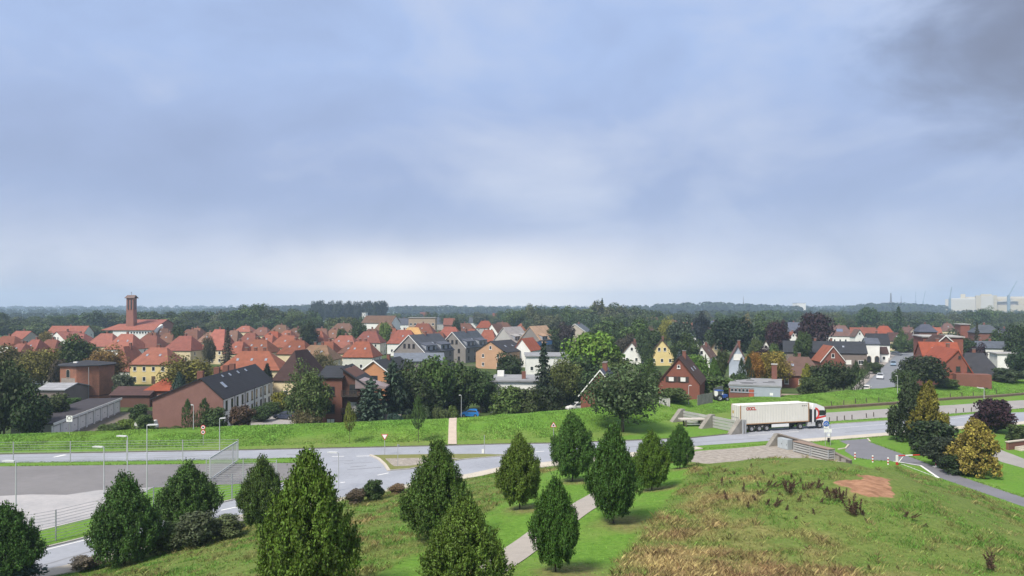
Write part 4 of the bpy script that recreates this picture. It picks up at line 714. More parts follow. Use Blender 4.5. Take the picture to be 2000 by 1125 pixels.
    ww, wh = wsz; fl = he/max(wf[1], 1)
    def rowset(n, rows, span, place):
        if not n: return
        f = he/rows
        for r_ in range(rows):
            for c in range(n): place((c+0.5)/n*span-span/2, f*r_+max(0.75, f*0.3), c, r_)
    def pm(c): return BLIND if (blinds and c % 2) else (pane or GLASS)
    dc = door if door is not None else -1
    def front(u, z, c, r_):
        if r_ == 0 and c == dc:
            o = MB().box(-0.55, 0.55, -0.06, 0.05, 0, 2.1).build('door', WOODD, t, (u, 0, 0.15)); MB().box(0.35, 0.45, -0.12, -0.06, 1.0, 1.15).build('handle', WHITE, o); return
        window(t, u, 0, z, ww, min(wh, fl*0.62), 0, wframe, pm(c))
    rowset(wf[0], wf[1], w, front)
    if wr[0]: rowset(wr[0], wr[1], d, lambda u, z, c, r_: window(t, w/2, d/2+u, z, ww, min(wh, fl*0.62), R(90), wframe, pm(c)))
    if wl[0]: rowset(wl[0], wl[1], d, lambda u, z, c, r_: window(t, -w/2, d/2+u, z, ww, min(wh, fl*0.62), R(-90), wframe, pm(c)))
    if gw:
        for k in range(gw): window(t, (-w/2+w*ro)+(k-(gw-1)/2)*1.9, 0, he+hr*0.22, ww, min(wh, hr*0.45), 0, wframe, pm(k))
    zr = he+hr
    if roof != 'flat':
        for k in range(chim):
            f = (k+1)/(chim+1)*0.6+0.2; cx, cy = ((f-0.5)*w, d*ro+0.35) if axis == 'x' else (-w/2+w*ro+0.35, f*d)
            c = MB().box(-0.35, 0.35, -0.3, 0.3, -1.0, 0.95).build('chimney', wallm('brick' if wall != 'brickd' else 'brickd'), t, (cx, cy, zr+0.1)); MB().box(-0.42, 0.42, -0.37, 0.37, 0.952, 1.05).build('cap', mat('chimney_cap', (0.24, 0.23, 0.22), 0.9), c)
        for k in range(sky):      # roof lights lie in the slope that faces the viewer
            f = (k+0.5)/sky
            if axis == 'x':
                y = d*ro*0.5; z = roof_z(y, 0, d, he, hr, ro)+0.26; link('skylight', sky_mesh(), t, ((f-0.5)*w*0.7, y, z), (math.atan2(hr, d*ro), 0, 0))
            else:
                xx = w/2-w*(1-ro)*0.45; z = he+hr*0.45+0.26; link('skylight', sky_mesh(), t, (xx, d*(0.15+0.7*f), z), (math.atan2(hr, w*(1-ro)), 0, R(90)))
    if solar and axis == 'x':
        y = d*ro*0.5; link('solar_panel', MB().box(-solar, solar, -1.1, 1.1, 0, 0.08).mesh('solar_panel', SOLAR), t, (0, y, roof_z(y, 0, d, he, hr, ro)+0.24), (math.atan2(hr, d*ro), 0, 0))
    if dorm:                       # shed dormers on the right-hand slope
        n, dl = dorm
        for k in range(n):
            yc = d*(k+0.5)/n; sl = hr/(w*(1-ro)); xa = w/2-0.4; zb = he+0.4*sl; hd = 1.75; xb = w/2-(hd+0.4*sl+0.5)/sl
            q = MB(); q.prism([(xa, zb), (xa, zb+hd), (xb, he+(w/2-xb)*sl+0.28), (xb, he+(w/2-xb)*sl-0.3)], yc-dl/2, yc+dl/2, 'y'); o = q.build('dormer', mat('dormer_clad', (0.27, 0.29, 0.33), 0.6, 0.1, 1), t)
            MB().prism([(xa+0.35, zb+hd+0.0), (xa+0.35, zb+hd+0.14), (xb-0.2, he+(w/2-xb)*sl+0.50), (xb-0.2, he+(w/2-xb)*sl+0.32)], yc-dl/2-0.2, yc+dl/2+0.2, 'y').build('dormer_roof', RM, o)
            for s in (-1, 1): window(t, xa, yc+s*dl*0.24, zb+0.3, 1.1, 1.15, R(90), DARKF)
    t['dims'] = (round(w, 1), round(d, 1), round(he, 1), round(hr, 1), round(D)); HOUSES.append((label, w, d, he, hr, D)); return t
HOUSES = []
SM = []
def sky_mesh():
    if not SM: SM.append(MB().box(-0.30, 0.30, -0.42, 0.42, -0.06, 0.05).mesh('skylight', SKYL))
    return SM[0]
G1 = 'red roofed estate houses'
house('rear cross wing with red tiled roof behind the brick gable right of the street', 1803, 1877, 697, 669, 10, roof='gable', yaw=-18, wall='redbrick', rc='orange', D=186, wf=(0, 1), wr=(0, 1), chim=1, sky=2, ov=0.2)
# --- the red roofed estate, front to back
house('yellow house with hipped pink red roof and two storeys of small windows', 254, 327, 711, 680, 10, yaw=-4, wall='yellow', rc='pinkred', wf=(4, 2), sky=2, door=2, group=G1)
house('pink red roofed house half hidden by the yellow house, left of it', 206, 252, 722, 679, 12, axis='y', yaw=-4, wall='white', rc='pinkred', wf=(0, 1), D=214, group=G1)
house('white walled house with pink red roof directly behind the yellow house', 256, 305, 679, 656, 10, yaw=-6, wall='white', rc='pinkred', wf=(3, 1), group=G1)
house('house with two tiny roof lights below the church tower', 205, 258, 681, 653, 10, yaw=-8, wall='white', rc='pinkred', sky=2, group=G1)
house('pink red roofed house behind the round dark green tree', 166, 218, 676, 652, 10, yaw=-8, wall='cream', rc='pinkred', group=G1)
house('long pink red roof at the far left with pale green panel roof beside it', 92, 164, 650, 637, 10, yaw=0, roof='gable', wall='offwhite', rc='pinkred', group=G1)
gh = house('low house with pale green sheeted roof and solar panel at the far left', 90, 132, 668, 648, 9, axis='y', roof='gable', yaw=-30, wall='white', rc='pinkred', gw=2, wf=(0, 1), group=G1)
house('orange red roof at the left edge of the picture', -25, 26, 674, 657, 9, yaw=-8, wall='white', rc='rust', group=G1)
house('small gabled brick house at the left edge behind two dark spruces', 14, 44, 662, 647, 9, roof='gable', yaw=-20, wall='beige', rc='pinkred', group=G1)
house('pink red roofed house second from the left edge', 32, 66, 690, 664, 9, yaw=-12, wall='cream', rc='pinkred', sky=1, group=G1)
house('pink red roofed house between the two autumn trees at the left', 60, 104, 688, 664, 9, yaw=-12, wall='cream', rc='pinkred', group=G1)
house('house with windowed white gap under a broad pink red roof right of the yellow house', 318, 372, 684, 657, 11, yaw=-8, wall='cream', rc='pinkred', wf=(3, 1), group=G1)
house('pale pink roofed house behind the thin birch', 392, 436, 682, 644, 11, yaw=-8, wall='cream', rc='pinkred', group=G1)
house('brown roofed house left of the thin birch', 340, 385, 665, 644, 10, yaw=-10, wall='cream', rc='brown', group=G1)
house('light pink roofed house right of the brownish larch', 458, 498, 675, 651, 10, yaw=-8, wall='white', rc='pinkred', sky=1, group=G1)
house('rust red roofed house with twin chimneys behind the long roof', 466, 522, 688, 664, 10, yaw=-10, wall='cream', rc='rust', chim=2, sky=2, group=G1)
house('long rust brown roof with three roof lights behind the terrace', 425, 545, 722, 687, 10, yaw=0, wall='cream', rc='rust', chim=3, sky=3, group=G1)
house('cream house with steep dark brown hipped end beside the long rust brown roof', 534, 583, 739, 688, 13, axis='y', yaw=-14, wall='cream', rc='darkbrown', wf=(1, 1), wr=(2, 2), chim=0, hipk=1.2, group=G1)
house('small bright orange roof in the middle of the estate', 508, 543, 664, 648, 9, yaw=-10, wall='white', rc='orange', sky=1, group=G1)
house('red brown roofed house behind the rust roofed pair', 524, 578, 678, 656, 10, yaw=-10, wall='cream', rc='rust', sky=1, group=G1)
house('cream walled house with red brown hipped roof and two roof lights', 541, 596, 691, 666, 10, yaw=-10, wall='cream', rc='rust', sky=2, wf=(3, 1), chim=2, group=G1)
house('large brown hipped roof right behind the large light green tree', 574, 644, 703, 675, 11, yaw=-6, wall='cream', rc='moss', sky=2, wf=(4, 2), chim=2, group=G1)
house('white walled house with vivid rust roof near the round very dark tree', 584, 634, 667, 647, 10, yaw=-6, wall='white', rc='rust', wf=(3, 1), sky=2, group=G1)
for a, b, e, r_, c, lab in [(488, 522, 655, 640, 'brown', 'brown roof left of three in the last row of the estate'), (524, 560, 650, 635, 'moss', 'mossy brown roof, highest in the last row of the estate'), (554, 594, 656, 641, 'brown', 'brown roof right of three in the last row of the estate'), (456, 488, 648, 637, 'pinkred', 'bright pink roof far behind the brownish larch'),
                            (640, 690, 648, 632, 'moss', 'mossy roof right of the round very dark tree'), (628, 665, 660, 645, 'brown', 'brown roof above the vivid rust roof'), (722, 772, 655, 631, 'moss', 'large mossy brown roof left of the ochre roof'), (702, 738, 662, 643, 'brown', 'brown hipped roof behind the twin red roofs'), (798, 846, 652, 632, 'rust', 'rust roof behind the ochre roof'), (880, 928, 650, 632, 'brown', 'brown roof behind the second grey house')]:
    house(lab, a, b, e, r_, 10, yaw=-8, wall='cream', rc=c, wf=(2, 1), sky=1, group=G1)
house('white green walled house with rust red hipped roof and four dark windows', 669, 727, 697, 668, 11, yaw=-6, wall='offwhite', rc='red', wf=(4, 1), chim=2, sky=2, eh=5.2, group=G1)
house('pink red roofed house above the white green walled house, left', 640, 694, 679, 656, 10, yaw=-6, wall='cream', rc='pinkred', sky=2, group=G1)
house('pink red roofed house above the white green walled house, right', 690, 742, 669, 648, 10, yaw=-6, wall='offwhite', rc='pinkred', sky=1, wr=(2, 2), group=G1)
house('white walled house with red roof left of the first grey house', 756, 812, 670, 645, 10, yaw=-6, wall='white', rc='red', wf=(3, 1), sky=1, group=G1)
house('house with bare ochre insulated roof under repair', 780, 826, 660, 640, 9, yaw=-4, wall='offwhite', rc='ochre', wf=(2, 1), chim=0, group=G1)
house('orange red roof between the two grey houses', 852, 898, 658, 639, 10, yaw=-8, wall='cream', rc='red', group=G1)
house('bright orange roof far behind the second grey house', 930, 962, 640, 627, 9, yaw=-4, wall='conc', rc='orange', group=G1)
house('red roof right of the second grey house', 930, 968, 672, 645, 10, yaw=-10, wall='cream', rc='rust', group=G1)
for a, b, e, r_, c, lab in [(322, 350, 664, 648, 'brown', 'brown roofed estate house left behind the broad pink red roof'), (362, 388, 656, 641, 'brown', 'small brown roof below the dark round tree near the church'), (384, 412, 668, 650, 'moss', 'mossy roofed estate house just left of the thin birch'), (430, 462, 668, 646, 'moss', 'mossy roofed estate house behind the brownish larch'), (436, 470, 690, 668, 'rust', 'rust roofed estate house directly above the left end of the long rust brown roof'), (500, 530, 672, 655, 'rust', 'rust roofed estate house right behind the twin chimneys'), (540, 566, 660, 646, 'rust', 'small rust roof below the mossy last row'), (600, 640, 660, 642, 'brown', 'brown roof just above the vivid rust roof'), (648, 676, 668, 650, 'pinkred', 'pink red roof squeezed behind the upper left of the white green walled house'), (612, 650, 690, 668, 'rust', 'rust roof behind the large brown hipped roof'), (120, 160, 668, 652, 'pinkred', 'pink red roofed house behind the pale green sheeted roof'), (2, 36, 692, 672, 'pinkred', 'pink red roofed house in front of the left edge autumn tree'), (268, 300, 668, 650, 'brown', 'brown roof between the yellow house and the church'), (300, 335, 669, 651, 'brown', 'second brown roof right of the church, below it'), (288, 328, 655, 642, 'brown', 'farthest brown roof right beside the church'), (745, 775, 662, 642, 'rust', 'rust roof left of the ochre roof'), (836, 868, 668, 650, 'rust', 'rust roof showing between the two grey houses'), (905, 930, 662, 643, 'rust', 'rust roof peeping over the second grey house'), (985, 1010, 656, 642, 'rust', 'small rust roof between the half-built houses'), (660, 690, 690, 674, 'brown', 'brown roof behind the white green walled house'), (1100, 1122, 640, 628, 'brown', 'brown roof above the beige gable house'), (1410, 1440, 648, 634, 'mauve', 'mauve roof left of the very large dark tree'), (1300, 1330, 640, 626, 'mauve', 'mauve roof behind the yellow house'), (1575, 1605, 648, 634, 'rust', 'rust roof left of the solar roofed house'), (1500, 1530, 650, 634, 'slate', 'slate roof between the dark tree and the copper beeches'), (1650, 1680, 640, 628, 'mauve', 'far mauve roof above the long red roof'), (1730, 1760, 640, 628, 'slate', 'far slate roof above the orange hipped roof'), (1840, 1868, 646, 632, 'mauve', 'mauve roof right of the red gable roof')]:
    house(lab, a, b, e, r_, 10, yaw=-9 if a < 1400 else -18, wall='cream' if c != 'slate' else 'white', rc=c, wf=(2, 1), sky=1, group=G1 if a < 1020 else None)
# --- grey twin houses, peach house, blue grey hall
for a, b, e, r_, lab in [(769, 829, 687, 655, 'first grey brick house with slate roof, white verges and two dormers'), (858, 909, 678, 649, 'second grey brick house with slate roof, white verges and two dormers')]:
    house(lab, a, b, e, r_, 19, axis='y', roof='gable', yaw=-27, wall='grey', rc='slate', wf=(2, 2), wr=(4, 2), gw=3, trim=WHITE, sky=1, chim=1, dorm=(2, 6.5), eh=5.9, wframe=DARKF, wsz=(1.0, 1.5))
house('low hall with long blue grey sheet roof behind the thicket', 770, 868, 706, 690, 16, roof='gable', yaw=8, wall='grey', rc='bluegrey', wf=(0, 1), wr=(0, 1), chim=0, eh=4.0, cat='hall', name='hall')
house('peach brick gable house with black roof', 929, 987, 687, 667, 14, axis='y', roof='gable', yaw=-30, wall='peach', rc='black', wf=(2, 2), wr=(2, 2), gw=1, sky=2, chim=0, eh=5.9)
# --- terrace with brick gable end beside the bank
tr = house('terrace with blank brick gable end, dark roof and white front', 298, 436, 779, 740, 32, axis='y', roof='gable', yaw=3, wall='pink', rc='black', D=130, ro=0.69, wf=(0, 2), wr=(0, 2), chim=0, ov=0.3, cat='terrace', name='terrace')
w_, d_, he_, hr__, _ = tr['dims']
MB().box(0, 0.06, 0.15, d_-0.1, -0.6, he_-0.25).build('front_wall', mat('front_white', (0.84, 0.82, 0.77), 0.9, 0.06, 0.5), tr, (w_/2, 0, 0))
for k in range(10):
    y = 1.6+k*(d_-3.0)/9.5
    window(tr, w_/2+0.065, y, he_*0.56, 1.0, 1.75, R(90), DARKF)
    if k % 3 == 1: o = MB().box(-0.5, 0.5, -0.08, 0.03, 0, 2.1).build('door', DARKF, tr, (w_/2+0.065, y, 0.2), (0, 0, R(90))); MB().box(0.32, 0.40, -0.13, -0.08, 1.0, 1.12).build('handle', WHITE, o)
    else: window(tr, w_/2+0.065, y, 0.55, 1.0, 1.6, R(90), DARKF)
    if k % 2: MB().tube([(0, 0, 0), (0, 0, he_-0.3)], 0.07, 6).build('downpipe', DARKF, tr, (w_/2+0.15, y+1.4, 0))
sl = hr__/(w_*0.31)
for y, u, sc_ in [(5.5, 0.45, 2.0), (13, 0.8, 1), (18, 0.8, 1), (23, 0.8, 1), (9, 0.82, 0.8)]:
    link('skylight', sky_mesh(), tr, (w_/2-w_*0.31*u, y, he_+hr__*u+0.27), (math.atan(sl), 0, R(90)), (sc_, sc_*0.8, 1))
for y in (2.5, 11, 16, 20): MB().box(-0.5, 0.5, -0.45, 0.45, -1.6, 0.9).build('chimney', wallm('brick'), tr, (-w_/2+w_*0.69-1.0, y, he_+hr__+0.2))
# --- octagonal brick tower house
def ring(n, rad, z, ph=0.0): return [(rad*math.cos(2*math.pi*i/n+ph), rad*math.sin(2*math.pi*i/n+ph), z) for i in range(n)]
OD = 174.0; oz = gz(X(171, OD), OD); oc = thing('brick_tower_house', 'old octagonal brick tower house with low dark roof', 'building', (X(171, OD), OD, oz)); orad = 48.5/F*OD/0.98; oe = Zp(716, OD-orad)-oz; ot = Zp(703, OD)-oz
q = MB(); q.add(ring(8, orad, -1, R(8))+ring(8, orad, oe, R(8)), [(i, (i+1) % 8, 8+(i+1) % 8, 8+i) for i in range(8)]+[tuple(range(8, 16))]); q.build('wall', mat('old_brick', (0.155, 0.085, 0.065), 0.95, 0.4, 0.55, 0.5, 12, col2=(0.36, 0.155, 0.095)), oc)
q = MB(); q.add(ring(8, orad+0.08, 0.9, R(8))+ring(8, orad+0.08, 1.15, R(8)), [(i, (i+1) % 8, 8+(i+1) % 8, 8+i) for i in range(8)]); q.build('plinth_course', wallm('brickd'), oc)
q = MB(); q.add(ring(8, orad+0.5, oe, R(8))+ring(8, orad+0.5, oe+0.18, R(8))+[(0, 0, ot)], [(i, (i+1) % 8, 8+(i+1) % 8, 8+i) for i in range(8)]+[(8+i, 8+(i+1) % 8, 16) for i in range(8)]+[tuple(range(8))[::-1]]); rf = q.build('roof', roofm('black'), oc)
MB().box(-0.4, 0.4, -0.3, 0.3, -0.3, 0.12).build('roof_hatch', WHITE, rf, (-1.2, -orad*0.45, oe+0.75))
def arched(par, x, y, z, w, h, rz, pm=GLASS):
    n = 6; pts = [(-w/2, 0), (w/2, 0)]+[(w/2*math.cos(math.pi*i/n), h-w/2+w/2*math.sin(math.pi*i/n)) for i in range(n+1)]
    o = MB().prism(pts, -0.06, 0.04, 'y').build('window', mat('arch_stone', (0.34, 0.29, 0.25), 0.9), par, (x, y, z), (0, 0, rz)); MB().prism([(a*0.8, 0.1+b*0.9) for a, b in pts], -0.09, -0.062, 'y').build('pane', pm, o); return o
ap = orad*math.cos(math.pi/8)
for ang, z, w, h in [(-104.5, 5.3, 1.05, 1.9), (-104.5, 1.3, 1.15, 2.5)]: a = R(ang); arched(oc, ap*math.cos(a), ap*math.sin(a), z, w, h, a+math.pi/2)
MB().box(-1.9, 1.9, -0.03, 0.02, 0, 1.3).build('plaster_patch', mat('plaster_grey', (0.26, 0.225, 0.20), 0.95, 0.3, 1.2), oc, (ap*math.cos(R(-104.5)), ap*math.sin(R(-104.5)), 3.9), (0, 0, R(-104.5)+math.pi/2))
a = R(-59.5); MB().box(-0.8, 0.8, -0.06, 0.02, 0, 2.3).build('door', mat('louvre', (0.10, 0.085, 0.08), 0.8, 0.2, 3), oc, (ap*math.cos(a)+1.4*math.sin(a), ap*math.sin(a)-1.4*math.cos(a), 1.5), (0, 0, a+math.pi/2))
MB().tube([(0, 0, 0), (0, 0, oe-0.2)], 0.08, 6).build('downpipe', mat('zinc', (0.3, 0.3, 0.3), 0.5), oc, ((orad+0.02)*math.cos(R(-58)), (orad+0.02)*math.sin(R(-58)), 0))
house('low shed with grey roof left of the brick tower house', 72, 126, 762, 749, 9, roof='gable', wall='greyb', rc='flat', wf=(0, 1), wr=(0, 1), chim=0, eh=2.6, D=160, cat='shed', name='shed')
house('long low brick outbuilding with mossy roof right of the brick tower house', 216, 292, 772, 756, 7, roof='gable', wall='brickd', rc='darkbrown', wf=(0, 1), wr=(0, 1), chim=0, eh=2.8, D=158, cat='outbuilding', name='outbuilding')
house('small brick outbuilding with bright orange pyramid roof', 284, 338, 762, 740, 6.5, wall='brick', rc='orange', wf=(1, 1), wr=(0, 1), chim=0, eh=3.6, D=160, hipk=1.0, cat='outbuilding', name='outbuilding')
house('white building showing between the street trees at the left', 38, 120, 735, 722, 8, roof='flat', wall='white', rc='greylt', wf=(5, 1), wr=(0, 1), D=205, eh=4)
# --- garage row: white fronts seen along the row
def mpt(px, py, z): return Vector((*P(px, py, z), z))
gzv = -2.2; A = mpt(101, 847, gzv); A = Vector((X(101, 117), 117, gzv)); B = Vector((X(235, 150), 150, gzv)); gl_ = (B-A).length; ga = math.atan2(B.y-A.y, B.x-A.x)
g = thing('garage_row', 'row of nine white fronted garages with flat black roof', 'garage', A, ga)
MB().box(0, gl_, 0.0, 5.8, -1, 2.55).build('wall', mat('render_grey', (0.34, 0.32, 0.30), 0.95, 0.2, 0.6), g); MB().box(-0.15, gl_+0.15, -0.25, 6.0, 2.56, 2.70).build('roof', mat('roof_felt', (0.045, 0.040, 0.046), 0.95, 0.2, 0.5), g); MB().box(-0.1, gl_+0.1, -0.32, -0.252, 2.32, 2.74).build('fascia', wallm('white'), g)
for k in range(9):
    x = (k+0.5)*gl_/9; o = MB().box(-1.25, 1.25, -0.05, 0.02, 0.02, 2.05).build('garage_door', mat('door_white', (0.80, 0.785, 0.75), 0.7, 0.10, 1.2, rows=(0, 0.25, 0.25)), g, (x, 0, 0)); MB().box(-0.1, 0.1, -0.09, -0.05, 0.95, 1.05).build('handle', DARKF, o)
    MB().box(-0.28, 0.28, -0.12, 0.0, -0.5, 2.3).build('pier', wallm('white'), g, (k*gl_/9, 0, 0))
# --- dark brick house with balconies, orange gable house
bh = house('dark brick three storey house with wooden balconies', 622, 668, 738, 716, 12, roof='gable', yaw=0, wall='brick', rc='black', D=126, wf=(0, 3), wr=(0, 3), chim=0, ro=0.5)
w_, d_, he_, hr__, _ = bh['dims']
for z in (0.9, he_*0.36, he_*0.68): window(bh, w_*0.02, 0, z, 1.4, 1.5, 0, DARKF, BLIND if z < 1 else GLASS)
bw = X(704, 128)-X(669, 127); bal = MB().prism([(0, -1), (bw, -1), (bw, he_*0.95), (0.4, he_+hr__*1.0), (0, he_+hr__)], 0.8, 9, 'y').build('balcony_wing', wallm('brickd'), bh, (w_/2, 0, 0))
shell('wing_roof', [(0, 1, 2, 3)], [(-0.3, 0.2, he_+hr__+0.35), (bw+1.3, 0.2, he_*0.86), (bw+1.3, 9.6, he_*0.86), (-0.3, 9.6, he_+hr__+0.35)], roofm('black'), bh).location = (w_/2, 0, 0)
for z in (he_*0.34, he_*0.66):
    fl_ = MB().box(0, bw, -0.6, 0.8, z, z+0.15).build('balcony', DARKF, bh, (w_/2, 0, 0)); r_ = MB()
    for k in range(12): r_.box(bw*k/11-0.06, bw*k/11+0.06, -0.6, -0.55, z+0.15, z+1.05)
    r_.box(0, bw, -0.66, -0.61, z+1.0, z+1.1).build('railing', DARKF, fl_); window(bh, w_/2+bw*0.6, 0.79, z+0.3, 1.3, 1.7, 0, DARKF, BLIND if z < 5 else GLASS)
MB().prism([(0, he_*0.80), (5.2, he_*0.80), (5.2, he_*0.83), (0, he_*0.98)], 1, 6, 'y').build('canopy_roof', mat('canopy', (0.26, 0.21, 0.215), 0.6, 0.1, 1), bh, (w_/2+bw*0.75, -0.6, 0))
house('orange brick gable house with white verge and black roof', 706, 755, 724, 705, 13, axis='y', roof='gable', yaw=-16, wall='orange', rc='black', D=160, wf=(1, 2), wr=(2, 2), gw=0, trim=WHITE, wsz=(1.7, 1.6), wframe=DARKF, chim=1)
# --- centre
bg_ = house('flat roofed white bungalow with grey roof behind the bushes', 958, 1048, 746, 735, 13, roof='flat', wall='white', rc='flat', D=150, wf=(0, 1), wr=(2, 1), yaw=-4)
w_, d_, he_, hr__, _ = bg_['dims']
window(bg_, w_*0.22, 0, 0.5, 2.8, 2.0, 0, DARKF); window(bg_, -w_*0.32, 0, 0.5, 3.2, 2.0, 0, DARKF)
MB().box(-0.7, 0.7, -0.6, 0.6, 0, 1.2).build('chimney', wallm('white'), bg_, (-w_*0.36, d_*0.7, he_+0.3)); MB().box(-0.4, 0.4, -0.4, 0.4, 0, 1.5).build('chimney', wallm('brick'), bg_, (w_*0.2, d_*0.3, he_+0.3))
house('brick gable house with white verge beside the large loose tree', 1134, 1210, 770, 724, 12, axis='y', roof='gable', yaw=-12, wall='redbrick', rc='slate', D=131, wf=(0, 1), gw=1, trim=WHITE, chim=2, wr=(0, 1), wsz=(0.8, 0.9))
house('white house with orange red roof between the peach house and the scaffold', 1003, 1036, 684, 662, 12, axis='y', roof='gable', yaw=-20, wall='white', rc='orange', wf=(2, 2), chim=0, D=262)
sc1 = house('left half-built house with bare roof laths and blue tarpaulins', 962, 1004, 668, 640, 16, axis='y', roof='gable', yaw=-26, wall='conc', rc='greylt', D=300, wf=(2, 2), wr=(3, 2), chim=0, dorm=(2, 5))
sc2 = house('right half-built house with bare roof laths behind scaffolding', 1012, 1058, 668, 638, 16, axis='y', roof='gable', yaw=-26, wall='grey', rc='lath', D=290, wf=(2, 2), wr=(3, 2), chim=0, dorm=(2, 5))
house('grey roofed house with white gable behind the half-built houses', 1014, 1066, 638, 623, 11, roof='gable', yaw=-14, wall='white', rc='slate', wf=(3, 1), wr=(2, 2))
house('brown roof left behind the half-built houses', 958, 1000, 643, 630, 10, yaw=-8, wall='cream', rc='brown', wf=(2, 1))
house('red brown roof above the right half-built house', 1002, 1052, 645, 632, 10, yaw=-8, wall='cream', rc='rust', wf=(2, 1))
house('red roof right of the white gable in the centre distance', 1068, 1096, 646, 629, 10, yaw=-8, wall='peach', rc='brown', wf=(2, 1))
house('white gabled house with red roof left behind the half-built houses', 949, 972, 650, 633, 12, axis='y', roof='gable', yaw=-24, wall='white', rc='brown', wf=(1, 1), chim=0, gw=1)
bgh = house('beige rendered gable house with grey hipped roof behind the big bright tree', 1101, 1145, 649, 633, 12, axis='y', roof='gable', yaw=-22, wall='beige', rc='slate', wf=(2, 1), wr=(2, 2), gw=0, eh=7.0, trim=WHITE)
house('low white hall with flat grey roof left of the big bright tree', 1028, 1114, 697, 686, 18, roof='flat', wall='white', rc='flat', wf=(4, 1), wr=(2, 1), eh=3.6, D=225, cat='hall', name='hall')
house('small white house with brown roof right of the big bright tree', 1216, 1252, 690, 669, 12, axis='y', roof='gable', yaw=-16, wall='white', rc='mauve', wf=(2, 1), gw=1, eh=4.0)
house('yellow gable house with brown roof and balcony', 1269, 1317, 692, 664, 11, axis='y', roof='gable', yaw=-10, wall='yellow', rc='mauve', wf=(3, 1), gw=2, eh=3.9, chim=1, wr=(2, 1))
house('brick roofed house far above the yellow house', 1254, 1296, 640, 620, 12, yaw=-6, wall='brick', rc='mauve', wf=(3, 1))
ah = house('steep brick gable house with dark shutters and white blinds', 1285, 1366, 748, 699, 12, axis='y', roof='gable', yaw=-20, wall='redbrick', rc='darkbrown', D=147, wf=(0, 1), wr=(0, 1), sky=2, chim=1, ov=0.3)
w_, d_, he_, hr__, _ = ah['dims']
for s in (-1, 1):
    window(ah, s*1.15-0.3, 0, he_+0.25, 1.15, 1.0, 0, DARKF, BLIND)
    for u in (-0.85, 0.85): MB().box(-0.25, 0.25, -0.09, -0.02, -0.05, 1.05).build('shutter', DARKF, ah, (s*1.15-0.3+u, 0, he_+0.25))
window(ah, 0, 0, he_+hr__*0.58, 0.6, 0.7)
house('white gable house with brown roof behind the thin dark spruce', 1355, 1386, 697, 676, 12, axis='y', roof='gable', yaw=-24, wall='white', rc='mauve', wf=(2, 1), gw=1, eh=3.6, sky=1)
house('cream gable house with red brown roof', 1386, 1410, 687, 667, 11, axis='y', roof='gable', yaw=-22, wall='cream', rc='rust', wf=(1, 1), gw=1, eh=3.6)
pb = house('pale blue grey gable house with white blind and pergola', 1424, 1458, 705, 675, 11, axis='y', roof='gable', yaw=-16, wall='blue', rc='mauve', wf=(0, 1), gw=0, eh=3.4, D=186)
w_, d_, he_, hr__, _ = pb['dims']; window(pb, 0, 0, he_+0.3, 2.0, 1.5, 0, WHITE, BLIND)
q = MB(); q.box(-w_*0.5, w_*0.5, -2.6, 0, 2.3, 2.42)
for k in range(4): q.box(-w_*0.45+k*w_*0.3-0.12, -w_*0.45+k*w_*0.3+0.12, -2.5, -2.26, -0.5, 2.3)
q.build('pergola', mat('pergola_white', (0.55, 0.56, 0.57), 0.7), pb)
house('small white gable with dark roof left of the yellow autumn tree', 1484, 1508, 686, 665, 12, axis='y', roof='gable', yaw=-26, wall='white', rc='darkbrown', wf=(1, 1), gw=1, eh=3.6)
house('far house with brown roof above the cream gable house', 1352, 1396, 650, 630, 11, yaw=-6, wall='white', rc='mauve', wf=(2, 1))
house('house with pale blue grey roof above the white gable houses', 1356, 1388, 656, 640, 9, yaw=6, wall='white', rc='bluegrey', wf=(2, 1), chim=1)
house('dark roofed house behind the very large dark tree', 1470, 1510, 646, 628, 11, yaw=-6, wall='conc', rc='slate', wf=(2, 1))
house('house with white dormer between the copper beeches', 1540, 1562, 650, 630, 10, roof='gable', yaw=-18, wall='white', rc='slate', wf=(2, 1), wr=(0, 1))
house('tiny white gable below the copper beeches', 1542, 1557, 660, 649, 9, axis='y', roof='gable', yaw=-10, wall='white', rc='rust', wf=(0, 1), gw=1, eh=4)
# --- right-hand street
house('long grey brick house with dark roof left of the street', 1530, 1692, 689, 667, 12, roof='gable', yaw=-18, wall='greyb', rc='black', D=236, wf=(7, 1), wr=(0, 1), sky=3, chim=2, wsz=(1.5, 1.3), blinds=True, eh=5.5)
house('red brick gable wing in front of the long grey brick house', 1604, 1650, 705, 677, 9, axis='y', roof='gable', yaw=-6, wall='redbrick', rc='rust', D=222, wf=(0, 1), gw=1, trim=WHITE, chim=0)
house('brown hipped brick house behind the yellow green conifer', 1522, 1606, 733, 698, 12, yaw=-18, wall='redbrick', rc='mauve', D=178, wf=(3, 1), wr=(1, 1), sky=2, chim=1, eh=4.2)
ws = house('flat roofed workshop with grey roof and blue grey doors', 1423, 1525, 755, 750, 15, roof='flat', yaw=-20, wall='brick', rc='flat', D=147, wf=(0, 1), wr=(0, 1), ov=0.15, cat='workshop', name='workshop')
w_, d_, he_, hr__, _ = ws['dims']
MB().box(-w_/2-0.02, w_/2+0.02, -0.05, -0.003, he_-0.35, he_).build('fascia', mat('steel_blue', (0.33, 0.37, 0.43), 0.6, 0.1, 1), ws)
MB().box(-0.1, w_/2-0.1, -0.06, -0.003, -0.4, he_-0.36).build('sliding_door', mat('steel_blue', (0.33, 0.37, 0.43)), ws)
MB().box(-1.1, -0.15, -0.08, -0.003, -0.3, he_-0.6).build('door', mat('door_red', (0.36, 0.09, 0.06), 0.7), ws)
for k in range(7): window(ws, -w_/2+0.6+k*0.72, -0.003, he_-1.15, 0.6, 0.7, 0, mat('steel_blue', (0.33, 0.37, 0.43)))
MB().box(-0.3, 0.3, -0.07, -0.062, 0, 0.5).build('notice', WHITE, ws, (w_*0.32, 0, he_-1.6))
